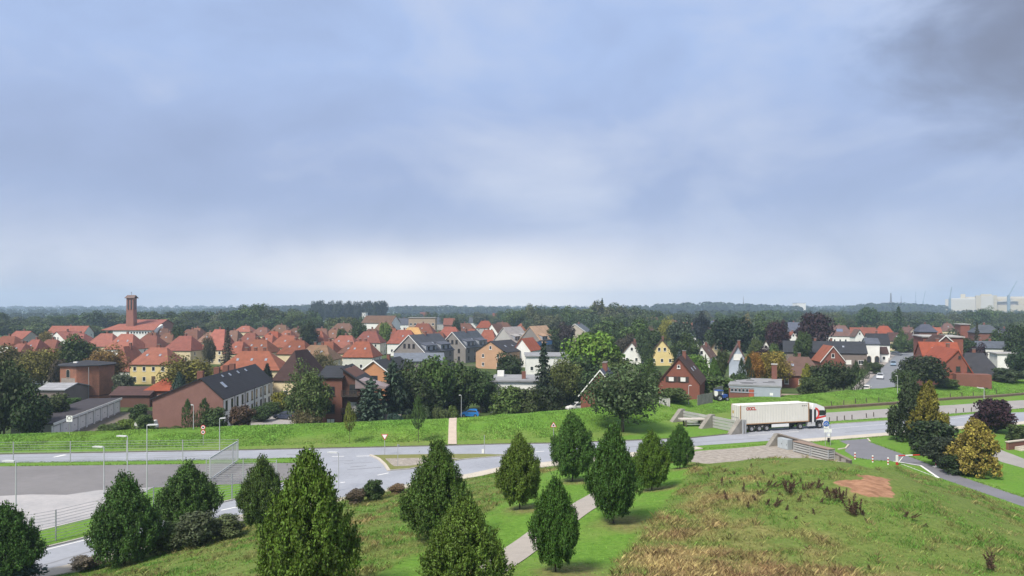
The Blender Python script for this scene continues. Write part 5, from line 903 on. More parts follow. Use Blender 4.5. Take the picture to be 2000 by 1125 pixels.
c = MB().box(-0.55, 0.55, -0.55, 0.55, 0, 3.3).build('chimney', wallm('brick'), ws, (w_*0.36, d_*0.98, he_+0.1)); MB().box(-0.65, 0.65, -0.65, 0.65, 3.302, 3.5).build('cap', wallm('conc'), c)
for x, y, s in [(-1.4, 4.6, 1.6), (-1.5, 2.8, 1.1), (2.6, 6, 1.2), (-1.2, 9.5, 0.8), (3.0, 8.5, 0.6)]: MB().box(-s, s, -0.4, 0.4, 0, 0.06).build('roof_patch', mat('roof_felt', (0.045, 0.04, 0.046)), ws, (x, y, he_+0.30))
hs_ = house('brown hipped house with solar panels left of the orange hipped roof', 1614, 1668, 656, 636, 12, yaw=-18, wall='white', rc='mauve', wf=(5, 1), wr=(0, 1), eh=4.4, solar=1.6)
house('long red roof beside the solar roofed house', 1662, 1712, 655, 640, 10, roof='gable', yaw=-18, wall='white', rc='rust', wf=(2, 1), wr=(0, 1), eh=4.8)
house('white rounded gable in the long red roof', 1670, 1688, 657, 644, 6, axis='y', roof='gable', wall='white', rc='mauve', wf=(1, 1), gw=1, eh=5, wr=(0, 1), chim=0)
house('bright orange hipped roof behind the street', 1711, 1747, 652, 637, 11, yaw=-18, wall='brick', rc='orange', wf=(2, 1), wr=(0, 1), eh=5)
wh = house('white plastered street house with dark sloping roof', 1692, 1718, 672, 661, 11, roof='gable', yaw=-18, wall='white', rc='slate', D=256, wf=(0, 1), wr=(0, 1), chim=0)
w_, d_, he_, hr__, _ = wh['dims']
for k in range(2): arched(wh, -w_*0.3+k*w_*0.6, 0, 0.1, 1.6, 2.6, 0)
house('lower white wing of the plastered street house', 1718, 1735, 691, 678, 9, roof='gable', yaw=-18, wall='white', rc='darkbrown', D=260, wf=(1, 1), wr=(1, 1), chim=0)
house('dark roofed house behind the white street house', 1696, 1738, 673, 652, 12, roof='gable', yaw=-18, wall='white', rc='black', D=284, wf=(0, 1), wr=(1, 1))
house('dark roofed house with cream front at the street end', 1738, 1786, 666, 650, 11, roof='gable', yaw=-18, wall='cream', rc='darkbrown', D=335, wf=(3, 1), wr=(1, 1), sky=2)
house('low cream garage at the street end', 1754, 1790, 684, 672, 8, yaw=-18, roof='flat', wall='cream', rc='greylt', D=325, wf=(2, 1), wr=(0, 1))
house('brick gable houses behind the street end', 1769, 1796, 656, 640, 12, axis='y', roof='gable', yaw=-8, wall='tan', rc='mauve', wf=(1, 1), gw=1)
house('red gable roof above the flat brick building', 1815, 1842, 657, 640, 12, roof='gable', yaw=-18, wall='white', rc='red', wf=(1, 1), chim=1)
fb = house('flat roofed brick building behind the red roof at the right', 1803, 1881, 659, 655, 14, yaw=-18, roof='flat', wall='redbrick', rc='conc' if 'conc' in ROOFS else 'greylt', D=215, wf=(4, 1), wr=(2, 1))
house('small gabled brick porch in front of the flat brick building', 1832, 1860, 668, 656, 6, axis='y', roof='gable', wall='brick', rc='darkbrown', D=208, trim=WHITE, wf=(0, 1), wr=(0, 1), chim=0)
# red tiled house: long slope to the left, brick gable to the viewer
rh = house('brick house with big bright red tiled roof right of the street', 1826, 1899, 727, 684, 20, axis='y', roof='gable', yaw=-17, wall='redbrick', rc='orange', D=166, wf=(0, 1), wr=(0, 1), ro=0.62, chim=1, ov=0.25)
w_, d_, he_, hr__, _ = rh['dims']
for u in (0.9, 3.1): window(rh, u, 0, he_+0.15, 0.9, 1.15, 0, DARKF)
window(rh, w_*0.16, 0, he_+hr__*0.62, 0.5, 0.6, 0, DARKF); MB().box(-3.2, 3.6, -3.0, -0.02, -1, he_-0.2).build('annex', wallm('brick'), rh, (3.0, 0, 0)); MB().box(-0.15, 0.15, -3.15, -3.0, -1, 1.9).build('post', WHITE, rh, (3.9, 0, 0)); MB().box(0, 1.6, -3.08, -3.0, 0.2, 1.8).build('window', GLASS, rh, (4.3, 0, 0))
link('skylight', sky_mesh(), rh, (-w_*0.30, 6, he_+hr__*0.30+0.28), (-math.atan2(hr__, w_*0.66), 0, R(90)), (1.3, 1.1, 1))
bn = house('dark barn roof sweeping low right of the red tiled house', 1880, 1962, 738, 690, 16, yaw=-18, wall='brick', rc='black', D=178, wf=(0, 1), wr=(0, 1), chim=1, hipk=0.7, cat='barn', name='barn')
house('white long house with grey roof at the right', 1884, 1980, 680, 667, 9, roof='gable', yaw=-18, wall='white', rc='slate', D=245, wf=(6, 1), wr=(0, 1), chim=2, eh=4)
house('white flat garage in front of the white long house', 1948, 1990, 692, 688, 8, yaw=-18, roof='flat', wall='white', rc='greylt', D=222, wf=(0, 1), wr=(0, 1))
house('dark hipped house at the right edge', 1950, 1988, 658, 642, 12, yaw=-18, wall='redbrick', rc='black', wf=(2, 1), wr=(1, 1), eh=5)
house('tall brick block among the trees at the right', 1876, 1894, 634, 629, 10, yaw=-18, roof='flat', wall='redbrick', rc='greylt', D=330, wf=(0, 1), wr=(0, 1))
house('dark roof among the trees right of the tall brick block', 1905, 1955, 650, 635, 11, yaw=-18, wall='brick', rc='slate', D=300, wf=(2, 1))
house('dark roof among the trees left of the tall brick block', 1795, 1830, 648, 634, 11, yaw=-18, wall='brickd', rc='slate', D=310, wf=(2, 1))
house('small low white roof below the solar roofed house', 1614, 1680, 671, 668, 8, yaw=-18, roof='flat', wall='greyb', rc='conc' if 'conc' in ROOFS else 'greylt', D=246, wf=(0, 1), wr=(0, 1))
# --- centre distance
fl2 = house('flat roofed brick flats with balconies in the far centre', 798, 850, 621, 618, 12, roof='flat', wall='tan', rc='greylt', D=470, wf=(6, 2), wr=(2, 2), eh=9, cat='flats', name='apartment_building', wsz=(1.6, 1.5))
house('large far barn with brown roof and white striped gable', 706, 764, 631, 617, 16, roof='gable', yaw=-10, wall='white', rc='moss', D=430, wf=(0, 1), wr=(3, 1), chim=0, cat='barn', name='barn')
house('white tower block rising above the far barn', 707, 714, 611, 609, 10, roof='flat', wall='white', rc='greylt', D=700, wf=(2, 4), wr=(0, 1), cat='building', name='tower_block')
for a, b, e, r_, wl_, rc_, lab in [(776, 800, 634, 622, 'white', 'slate', 'slate roofed house left of the far flats'), (850, 872, 632, 620, 'conc', 'slate', 'slate roofed house right of the far flats'), (866, 888, 634, 622, 'brick', 'rust', 'small rust roof right of the far flats'), (900, 915, 626, 623, 'white', 'greylt', 'small white flat building in the far centre'), (916, 934, 630, 620, 'white', 'slate', 'white gabled house in the far centre'), (962, 986, 622, 612, 'brick', 'rust', 'far rust roof right of the centre'), (820, 838, 618, 610, 'white', 'rust', 'far orange roof above the far flats'), (690, 708, 640, 628, 'conc', 'bluegrey', 'blue grey roof behind the red roofs')]:
    house(lab, a, b, e, r_, 9, roof='gable', yaw=0, wall=wl_, rc=rc_, D=13.5*F/max(e-HY, 8) if e < 628 else None, wf=(2, 1), wr=(1, 1))
for k, (a, b, e, r_, lab) in enumerate([(1128, 1150, 641, 628, 'white house with slate roof right of the beige gable house'), (1204, 1228, 643, 630, 'white house with slate roof half hidden in the park wood'), (1262, 1284, 648, 636, 'pale house between the park wood and the yellow house'), (1334, 1352, 641, 630, 'small pale house above the blue spruce'), (1384, 1406, 639, 627, 'small pale house above the cream gable house'), (1600, 1616, 641, 629, 'small pale house right of the large copper beech'), (1066, 1086, 634, 623, 'small pale house behind the red roof in the centre distance'), (1440, 1462, 634, 624, 'small pale house above the very large dark tree')]):
    house(lab, a, b, e, r_, 10, roof='gable' if k % 2 else 'hip', yaw=-12, wall=['white', 'offwhite', 'cream'][k % 3], rc=['slate', 'slate', 'mauve', 'rust'][k % 4], wf=(3, 1), wr=(1, 1))
# --- church with brick tower
CD = 400.0; cz = gz(X(257, CD), CD); ch = thing('church', 'brick church with tall square open-topped tower and red roofs', 'church', (X(257, CD), CD, cz)); tw = 13.5/F*CD/2; tt = Zp(582, CD)-cz
brm = mat('tower_brick', (0.27, 0.125, 0.095), 0.95, 0.15, 0.4)
q = MB(); q.add([(-tw*1.22, -tw*1.22, -1), (tw*1.22, -tw*1.22, -1), (tw*1.22, tw*1.22, -1), (-tw*1.22, tw*1.22, -1), (-tw, -tw, tt*0.74), (tw, -tw, tt*0.74), (tw, tw, tt*0.74), (-tw, tw, tt*0.74)], [(0, 1, 5, 4), (1, 2, 6, 5), (2, 3, 7, 6), (3, 0, 4, 7), (4, 5, 6, 7)]); q.build('tower', brm, ch)
q = MB()
for sx_ in (-1, 0, 1):
    for sy_ in (-1, 0, 1):
        if sx_ or sy_: q.box(sx_*(tw-0.45)-0.44, sx_*(tw-0.45)+0.44, sy_*(tw-0.45)-0.44, sy_*(tw-0.45)+0.44, tt*0.74, tt-0.8)
q.box(-tw, tw, -tw, tw, tt-0.8, tt); q.box(-tw+0.9, tw-0.9, -tw+0.9, tw-0.9, tt*0.74, tt-0.8); q.build('belfry', brm, ch)
for sx_ in (-1, 1):
    for rz in (0, 90): MB().box(-0.38, 0.38, -tw-0.02, -tw+0.4, tt*0.76, tt-1.0).build('opening', GLASS, ch, (sx_*0.82 if rz == 0 else 0, 0 if rz == 0 else sx_*0.82, 0), (0, 0, R(rz)))
shell('tower_roof', [(0, 1, 5, 4), (2, 3, 4, 5)], [(-tw-0.8, -tw-0.6, tt), (tw+0.8, -tw-0.6, tt), (tw+0.8, tw+0.6, tt), (-tw-0.8, tw+0.6, tt), (-tw-0.4, 0, tt+1.6), (tw+0.4, 0, tt+1.6)], mat('copper_brown', (0.16, 0.11, 0.095), 0.8), ch)
MB().box(-0.05, 0.05, -0.05, 0.05, tt+1.6, tt+3.4).box(-0.4, 0.4, -0.05, 0.05, tt+2.7, tt+2.85).build('cross', DARKF, ch)
nl, nr = X(240, CD)-X(257, CD), X(307, CD)-X(257, CD); e1 = Zp(634, CD)-cz; r1 = Zp(625, CD+8)-cz
MB().prism([(3, -1), (19, -1), (19, e1), (11, r1), (3, e1)], nl, nr, 'x').build('nave', brm, ch); shell('nave_roof', [(0, 1, 5, 4), (2, 3, 4, 5)], [(nl-0.5, 2.4, e1), (nr+0.5, 2.4, e1), (nr+0.5, 19.6, e1), (nl-0.5, 19.6, e1), (nl-0.5, 11, r1+0.25), (nr+0.5, 11, r1+0.25)], roofm('pinkred'), ch)
al, ar = X(214, CD)-X(257, CD), X(314, CD)-X(257, CD); e2 = Zp(645, CD-8)-cz; r2 = Zp(634, CD-3)-cz
MB().prism([(-8, -1), (2.5, -1), (2.5, r2), (-8, e2)], al+6, ar, 'x').build('aisle', wallm('white'), ch); shell('aisle_roof', [(0, 1, 2, 3)], [(al, -8.6, e2+0.1), (ar+0.6, -8.6, e2+0.1), (ar-1.5, 2.4, r2+0.3), (al+4, 2.4, r2+0.3)], roofm('pinkred'), ch)
for k in range(8): window(ch, ar-1.2-k*1.5, -8, e2-1.9, 1.1, 1.2, 0, WHITE)
# --- shipyard hall far off on the right, cranes, chimney and masts on the skyline
YD = 2000.0; ymat = mat('hall_cream', (0.48, 0.43, 0.32), 0.8, 0.05, 0.01); ywhite = mat('hall_white', (0.52, 0.50, 0.45), 0.8, 0.05, 0.01)
yd = thing('shipyard_hall', 'huge cream coloured shipyard hall on the right horizon', 'hall', (X(1920, YD), YD, -2), R(-31)); YS = F/1706
def yb(nm, x0, x1, top, y0, y1, m): return MB().box((X(x0, YD)-X(1920, YD))*YS, (X(x1, YD)-X(1920, YD))*YS, y0, y1, 0, Zp(top, YD)+2).build(nm, m, yd)
yb('left_hall', 1844.5, 1906, 584, 40, 200, ywhite); yb('left_roof', 1854, 1906, 582, 45, 200, mat('hall_roof', (0.56, 0.56, 0.53), 0.8)); yb('rear_hall', 1877, 2080, 578.5, 120, 300, mat('hall_grey', (0.50, 0.47, 0.40), 0.8)); yb('stair_tower', 1876, 1886, 573, 100, 140, ymat)
yb('gate_front', 1906, 1947, 577, 0, 150, ymat); yb('hall_gate', 1916, 1940, 578.5, -6, -1, ywhite); yb('crown_roof', 1916, 1937, 574.5, 10, 100, ymat); yb('right_hall', 1947, 2080, 583, 30, 119, ymat); yb('grey_band', 1948, 1985, 590, 22, 29, mat('hall_dark', (0.34, 0.31, 0.29), 0.8)); yb('low_front', 1947, 2080, 596, 14, 21, ymat)
MB().prism([((X(1945, YD)-X(1920, YD))*YS, Zp(590, YD)+2), ((X(1988, YD)-X(1920, YD))*YS, Zp(588.5, YD)+2), ((X(1966, YD)-X(1920, YD))*YS, Zp(584, YD)+2)], 16, 29.5, 'y').build('pediment', ywhite, yd)
def skyline(nm, lab, cat, px0, py0, px1, py1, D, w, m, foot=True):
    b = (X(px0, D), D, -2.0); t = thing(nm, lab, cat, b); top = Vector((X(px1, D)-b[0], 0, Zp(py1, D)+2)); low = Vector((0, 0, Zp(py0, D)+2))
    if foot: MB().box(-w*1.6, w*1.6, -w*1.6, w*1.6, 0, low.z).build('base', m, t)
    MB().tube([low*1.0 if foot else Vector((0, 0, 0)), low.lerp(top, 0.6), top], [w, w*0.8, w*0.45], 8).build('shaft', m, t); return t
crn = mat('crane_blue', (0.22, 0.30, 0.36), 0.7, 0.05, 0.1); stk = mat('stack_grey', (0.15, 0.14, 0.15), 0.8, 0.05, 0.1)
skyline('shipyard_crane', 'slim upright crane jib left of the shipyard hall', 'crane', 1855, 583, 1859, 560, 1960, 1.4, crn)
skyline('shipyard_crane', 'slanting crane jib above the right of the shipyard hall', 'crane', 1970, 577, 1986, 549, 1980, 1.7, crn)
skyline('factory_chimney', 'dark factory chimney on the skyline left of the shipyard', 'chimney', 1740, 590, 1740, 572, 2300, 3.0, stk)
skyline('mast', 'thin mast just right of the dark factory chimney', 'mast', 1760, 590, 1760, 578, 2300, 0.9, stk)
skyline('mast', 'taller pale mast midway between chimney and shipyard hall', 'mast', 1788.5, 588, 1788.5, 568, 3400, 1.2, crn)
skyline('mast', 'leaning faint crane left of the shipyard hall', 'crane', 1803, 588, 1808, 567, 3400, 1.2, crn)
skyline('radio_mast', 'lone radio mast above the woods right of the centre', 'mast', 1452, 591, 1452, 579, 2300, 0.9, stk)
house('far white building on the skyline above the copper beeches', 1557, 1574, 592, 590, 30, roof='flat', wall='white', rc='greylt', D=1800, wf=(0, 1), wr=(0, 1), cat='building', name='far_building')
# ================================================================= VEHICLES
RUB = mat('rubber', (0.022, 0.022, 0.023), 0.9, 0.2, 3); RIM = mat('rim_silver', (0.42, 0.42, 0.43), 0.4, 0.1, 3, metal=0.6); BLK = mat('chassis_black', (0.028, 0.028, 0.03), 0.7, 0.3, 2); LAMPW = mat('lamp_glass', (0.7, 0.7, 0.68), 0.2); LAMPR = mat('lamp_red', (0.35, 0.02, 0.015), 0.3)
def lathe_y(mb, prof, n=18):
    """profile of (radius, y) spun about the y axis"""
    b = len(mb.v)
    for r_, y in prof:
        for k in range(n): a = 2*math.pi*k/n; mb.v.append((r_*math.cos(a), y, r_*math.sin(a)))
    for i in range(len(prof)-1):
        for k in range(n): mb.f.append((b+i*n+k, b+i*n+(k+1) % n, b+(i+1)*n+(k+1) % n, b+(i+1)*n+k))
    return mb
def wheel(par, x, y, r_, w, out=-1):
    """tyre with rim, outer face towards out*y"""
    t = lathe_y(MB(), [(r_*0.55, -w/2), (r_*0.92, -w/2), (r_, -w*0.34), (r_, w*0.34), (r_*0.92, w/2), (r_*0.55, w/2)]).build('wheel', RUB, par, (x, y, r_), smooth=False)
    lathe_y(MB(), [(0.001, out*w*0.40), (r_*0.22, out*w*0.40), (r_*0.30, out*w*0.22), (r_*0.5, out*w*0.26), (r_*0.56, out*w*0.47), (r_*0.60, out*w*0.44)]).build('rim', RIM, t); return t
def car(label, x, y, z, rz, col, L=4.1, hh=1.5, kind='hatch', name='parked_car'):
    t = thing(name, label, 'car', (x, y, z), rz, 'parked cars'); W = 1.72; paint = mat('paint_%02d%02d%02d' % tuple(int(c*99) for c in col), col, 0.3, 0.05, 0.6, spec=0.6)
    s = L/4.1; q = [(-2.05, 0.45), (-2.02, 0.85), (-1.85, 0.98), (0.75, 0.98), (1.75, 0.80), (2.03, 0.62), (2.05, 0.32), (1.75, 0.22), (-1.8, 0.22)]
    mb = MB(); n = len(q)      # body sides bulge at the waist and draw in towards sill and shoulder
    def hw(zz): return W/2*(0.93 if zz < 0.3 else 1.0 if zz < 0.8 else 0.95)
    mb.add([(a*s, -hw(b), b) for a, b in q]+[(a*s, hw(b), b) for a, b in q], [tuple(range(n)), tuple(range(n, 2*n))]+[(i, (i+1) % n, n+(i+1) % n, n+i) for i in range(n)]); mb.build('body', paint, t)
    top = hh; g = [(-1.86, 0.98), (-1.55 if kind == 'hatch' else -1.3, top-0.06), (-0.9, top), (0.15, top-0.02), (0.98, 0.98)]
    def cab(sc_, dz, drop): return [(a*s, b+(dz if b > 1 else 0)) for a, b in g]
    c = MB(); gg = cab(1, 0, 0); w0, w1 = W/2*0.94, W/2*0.76
    c.add([(a, -(w0 if b < 1 else w1), b) for a, b in gg]+[(a, (w0 if b < 1 else w1), b) for a, b in gg], [tuple(range(5)), tuple(range(5, 10))]+[(i, i+1, 6+i, 5+i) for i in range(4)]); cb = c.build('cabin', paint, t)
    def lerp(a, b, f): return tuple(a[i]+(b[i]-a[i])*f for i in range(3))
    def pane_(nm, quad, off):
        MB().add([tuple(v[i]+off[i] for i in range(3)) for v in quad], [(0, 1, 2, 3)]).build(nm, GLASS, cb)
    for sg in (-1, 1):
        a = [(-1.66*s, sg*w0, 1.02), (0.80*s, sg*w0, 1.02), (0.12*s, sg*w1, top-0.10), (-1.42*s, sg*w1, top-0.14)]; pane_('side_window', a, (0, sg*0.02, 0))
        MB().box(-0.3, 0.05, -0.12, 0.12, -0.06, 0.08).build('headlight', LAMPW, t, (1.90*s, sg*0.62, 0.70)); MB().box(-0.04, 0.06, -0.12, 0.12, -0.12, 0.14).build('tail_light', LAMPR, t, (-2.04*s, sg*0.68, 0.78))
        MB().box(-0.08, 0.08, -0.10, 0.10, -0.06, 0.08).build('mirror', paint, t, (0.62*s, sg*0.95, 1.03))
        for xx in (-1.28, 1.28): wheel(t, xx*s, sg*(W/2-0.10), 0.31, 0.2, sg)
    pane_('windscreen', [(0.94*s, -w0*0.9, 1.03), (0.94*s, w0*0.9, 1.03), (0.20*s, w1*0.92, top-0.07), (0.20*s, -w1*0.92, top-0.07)], (0.03, 0, 0.02))
    rr = g[1]; pane_('rear_window', [(-1.84*s, -w0*0.88, 1.04), (-1.84*s, w0*0.88, 1.04), (rr[0]*s-0.02, w1*0.9, rr[1]-0.06), (rr[0]*s-0.02, -w1*0.9, rr[1]-0.06)], (-0.03, 0, 0.01))
    MB().box(-0.02, 0.02, -0.26, 0.26, -0.06, 0.06).build('number_plate', WHITE, t, (-2.05*s-0.01, 0, 0.62)); return t
def carp(label, px, D, head, col, **k): x = X(px, D); return car(label, x, D, gz(x, D)+0.05, R(head), col, **k)
carp('bright blue small car at the head of the bank footpath', 918, 144, 176, (0.03, 0.22, 0.62), L=3.6, hh=1.5)
carp('dark blue grey hatchback in front of the terrace', 557, 141, 165, (0.045, 0.055, 0.09), L=4.1)
carp('white car partly hidden behind the bank left of the brick gable house', 1126, 149, 200, (0.70, 0.70, 0.70), L=4.2, hh=1.6)
carp('white estate car nearest the bank on the street', 1692, 171, 62, (0.66, 0.65, 0.62), L=4.2, kind='sedan')
carp('silver car second from the bank on the street', 1719, 201, -118, (0.60, 0.63, 0.68), L=4.4, kind='sedan')
carp('blue car on the drive left of the street', 1706, 224, -95, (0.05, 0.09, 0.24), L=4.3)
carp('light blue grey car farther up the street', 1745, 246, -118, (0.20, 0.28, 0.38), L=4.4, hh=1.6)
carp('small dark car behind the hedge at the street end', 1751, 300, -60, (0.10, 0.11, 0.13), L=4.2)
# ---- container lorry
tl = thing('container_lorry', 'white lorry with rusty white forty foot container parked beside the road', 'lorry', (X(1446, 111.0), 111.0, 0.02), R(16.5))
cwh = mat('container_white', (0.60, 0.585, 0.53), 0.7, 0.10, 0.35, 0.0, col2=(0.68, 0.665, 0.61)); rust = mat('rust_edge', (0.36, 0.22, 0.12), 0.9, 0.4, 2.5); cabw = mat('cab_white', (0.76, 0.76, 0.75), 0.35, 0.03, 1, spec=0.6); redp = mat('logo_red', (0.62, 0.03, 0.02), 0.5, 0.05, 2)
CL, CW, CB, CT = 12.19, 2.44, 1.16, 4.06
ct = MB().box(0.06, CL-0.06, 0.06, CW-0.06, CB+0.08, CT-0.06).build('container', cwh, tl)
def corr(y, sg):
    q = MB(); pts = []; x = 0.14; n = 0
    while x < CL-0.14:
        for dx_, dp in ((0, 0), (0.07, 0), (0.105, 1), (0.175, 1), (0.21, 0)):
            if x+dx_ < CL-0.12: pts.append((x+dx_, y+sg*(0.045-0.036*dp)))
        x += 0.21+0.07
    for i in range(len(pts)-1):
        (a, b), (c_, d__) = pts[i], pts[i+1]
        if c_ > a: q.add([(a, b, CB+0.14), (c_, d__, CB+0.14), (c_, d__, CT-0.08), (a, b, CT-0.08)], [(0, 1, 2, 3)])
    return q
corr(0.05, -1).build('side_panel', cwh, ct); corr(CW-0.05, 1).build('side_panel', cwh, ct)
for yy in (0.0, CW-0.08): MB().box(0.0, CL, yy, yy+0.08, CB, CB+0.14).build('bottom_rail', rust, ct); MB().box(0, CL, yy, yy+0.08, CT-0.08, CT).build('top_rail', cwh, ct)
for xx in (0.0, CL-0.12):
    for yy in (-0.012, CW-0.11): MB().box(xx, xx+0.12, yy, yy+0.12, CB-0.005, CT+0.005).build('corner_post', rust, ct)
roofc = MB()
for k in range(36): roofc.box(0.2+k*0.33, 0.2+k*0.33+0.20, 0.10, CW-0.10, CT-0.06, CT-0.025)
roofc.box(0.1, CL-0.1, 0.08, CW-0.08, CT-0.10, CT-0.055).build('roof_panel', mat('container_roof', (0.72, 0.71, 0.68), 0.7, 0.08, 0.4), ct)
for s in (0, 1):
    dr_ = MB().box(-0.02, 0.05, 0.14+s*(CW/2-0.11), CW/2-0.02+s*(CW/2-0.11), CB+0.14, CT-0.12).build('rear_door', cwh, ct)
    for k in (0.28, 0.75):
        yb_ = 0.14+s*(CW/2-0.11)+k*(CW/2-0.2); MB().tube([(-0.06, yb_, CB+0.1), (-0.06, yb_, CT-0.1)], 0.022, 6).build('lock_bar', RIM, dr_); MB().box(-0.09, -0.03, yb_, yb_+0.35, CB+1.0, CB+1.06).build('lock_handle', RIM, dr_)
MB().box(-0.03, -0.022, 1.7, 2.05, CB+1.5, CB+1.95).build('placard', mat('placard_yellow', (0.5, 0.32, 0.08), 0.7), ct)
def stroke(mb, pts, w, y):
    for i in range(len(pts)-1):
        a, b = Vector(pts[i]), Vector(pts[i+1]); d = (b-a).normalized(); n = Vector((-d.y, d.x))*w/2; a2, b2 = a-d*w*0.3, b+d*w*0.3
        mb.add([(v.x, y, v.y) for v in (a2-n, b2-n, b2+n, a2+n)], [(0, 1, 2, 3)])
lg = MB()
def ell(cx, cz, rx, rz_, a0, a1, n=18): return [(cx+rx*math.cos(R(a0+(a1-a0)*i/n)), cz+rz_*math.sin(R(a0+(a1-a0)*i/n))) for i in range(n+1)]
for i, p in enumerate([ell(1.28, 3.53, 0.20, 0.19, 0, 360), ell(1.72, 3.53, 0.20, 0.19, 0, 360), ell(2.16, 3.53, 0.20, 0.19, 50, 310), [(2.44, 3.74), (2.44, 3.35), (2.74, 3.35)]]): stroke(lg, p, 0.12, -0.004-0.002*i)
lg.build('lettering', redp, ct)
ss_ = MB()
for k in range(3): ss_.box(10.9+k*0.32, 11.05+k*0.32, -0.006, -0.002, 3.55, 3.7)
ss_.build('marks', BLK, ct)
tr_ = MB(); tr_.box(0.15, 11.6, 0.55, 0.80, 0.80, 1.14); tr_.box(0.15, 11.6, 1.64, 1.89, 0.80, 1.14)
for k in range(8): tr_.box(0.3+k*1.55, 0.5+k*1.55, 0.1, CW-0.1, 1.0, 1.14)
tr_.box(0.1, 0.25, 0.1, CW-0.1, 0.45, 0.75); tr_.build('trailer_chassis', BLK, tl)
for xx in (2.0, 3.31, 4.62):
    for yy, o_ in ((0.22, -1), (CW-0.22, 1)): wheel(tl, xx, yy, 0.50, 0.36, o_)
MB().box(5.5, 8.55, 0.06, 0.10, 0.55, 1.02).build('side_guard', cabw, tl); MB().box(5.6, 6.6, 0.5, 1.9, 0.45, 0.78).build('pallet_box', BLK, tl); MB().box(9.0, 9.15, 0.5, 0.7, 0.1, 0.8).box(9.0, 9.15, 1.7, 1.9, 0.1, 0.8).build('landing_leg', BLK, tl)
MB().box(9.3, 14.9, 0.75, 1.0, 0.62, 0.90).box(9.3, 14.9, 1.44, 1.69, 0.62, 0.90).box(9.4, 11.2, 0.15, 0.7, 1.02, 1.08).build('tractor_frame', BLK, tl)
for xx in (10.6, 14.15):
    for yy, o_ in ((0.22, -1), (CW-0.22, 1)): wheel(tl, xx, yy, 0.51, 0.36, o_)
MB().box(12.0, 13.3, 0.02, 0.62, 0.42, 1.02).build('fuel_tank', mat('tank_alu', (0.62, 0.62, 0.62), 0.4, 0.08, 2, metal=0.3), tl)
q = MB(); cabp = [(12.75, 1.02), (13.45, 1.02), (13.62, 1.22), (14.60, 1.22), (14.80, 1.0), (14.80, 0.45), (15.28, 0.40), (15.32, 1.5), (15.20, 2.35), (14.92, 3.30), (14.30, 3.55), (13.5, 3.85), (12.95, 3.90), (12.75, 3.2)]
q.prism(cabp, 0.0, CW, 'y'); cab_ = q.build('cab', cabw, tl)
MB().prism([(15.335, 2.0), (15.22, 2.40), (15.02, 3.05), (14.96, 3.04), (15.16, 2.38), (15.28, 2.0)], 0.12, CW-0.12, 'y').build('windscreen', GLASS, cab_)
MB().prism([(14.0, 2.02), (15.12, 2.02), (14.98, 2.62), (14.80, 2.82), (14.0, 2.82)], -0.025, -0.004, 'y').build('side_window', GLASS, cab_); MB().box(12.76, 13.0, 0.12, CW-0.12, 1.2, 3.7).build('rear_fairing', cabw, cab_)
MB().box(12.5, 12.74, 0.02, 0.55, 0.75, 3.0).build('air_deflector', BLK, cab_); MB().box(13.05, 13.42, -0.03, -0.004, 1.05, 3.0).build('side_flap', BLK, cab_); MB().prism([(13.45, 1.0), (13.6, 1.24), (14.62, 1.24), (14.78, 1.0), (14.7, 1.33), (13.52, 1.33)], -0.02, 0.3, 'y').build('mudguard', BLK, cab_)
MB().box(14.5, 15.30, 0.2, CW-0.2, 3.31, 3.45).build('sun_visor', BLK, cab_) if False else None
MB().box(14.95, 15.1, -0.22, -0.02, 2.15, 2.85).build('mirror', BLK, cab_); MB().box(15.2, 15.36, 0.1, 0.5, 0.62, 0.82).build('headlight', LAMPW, cab_); MB().box(15.25, 15.37, 0.3, CW-0.3, 0.95, 1.7).build('grille', BLK, cab_)
band = MB(); pts = ell(13.1, 2.35, 0.98, 0.98, -78, 78, 22)
for i in range(22):
    a, b = pts[i], pts[i+1]; c_ = ((a[0]-13.1)*0.72+13.1, (a[1]-2.35)*0.72+2.35); d__ = ((b[0]-13.1)*0.72+13.1, (b[1]-2.35)*0.72+2.35); band.add([(v[0], -0.012, v[1]) for v in (a, b, d__, c_)], [(0, 1, 2, 3)])
band.add([(13.55, -0.0125, 1.48), (15.25, -0.0125, 1.78), (15.25, -0.0125, 2.0), (14.0, -0.0125, 1.85)], [(0, 1, 2, 3)]); band.add([(13.45, -0.0128, 1.40), (13.9, -0.0128, 1.55), (13.9, -0.0128, 1.75), (13.45, -0.0128, 1.62)], [(0, 1, 2, 3)]); band.build('painted_stripe', redp, cab_)

# ================================================================= FLOOD WALL, FENCES, STREET FURNITURE
conc = mat('old_concrete', (0.17, 0.16, 0.145), 0.95, 0.3, 0.9, 0.5, 8, col2=(0.33, 0.31, 0.275)); beamc = mat('alu_beam', (0.43, 0.43, 0.42), 0.5, 0.12, 0.8, metal=0.2); concd = mat('dark_concrete', (0.115, 0.10, 0.09), 0.95, 0.3, 0.8, 0.4, 8)
A, B = Vector((X(1449, 110.4), 110.4, 0)), Vector((X(1329, 122.5), 122.5, 0)); wl_ = (B-A).length; wa = math.atan2(B.y-A.y, B.x-A.x)
fw = thing('flood_wall', 'concrete flood wall of stacked pale beams left of the lorry', 'wall', A, wa)
for s0, s1 in ((0.9, 0.44*wl_), (0.50*wl_, wl_-0.8)):
    for k in range(4): MB().box(s0, s1, -0.12+0.05*(k % 2), 0.12, k*0.46+0.06, k*0.46+0.42).build('beam', beamc, fw)
for s in (0.3, 0.47*wl_, wl_-0.3): MB().prism([(-0.35, -0.3), (0.35, -0.3), (2.6, -0.3), (0.35, 2.05), (-0.35, 2.05)], s-0.42, s+0.42, 'x').build('buttress', conc, fw)
MB().box(-0.55, -0.35, -0.35, -0.12, -0.1, 2.1).box(-0.55, -0.35, 0.12, 0.35, -0.1, 2.1).build('slot_post', mat('galvanised', (0.42, 0.43, 0.44), 0.5, 0.1, 2, metal=0.3), fw)
GALV = MATS['galvanised']
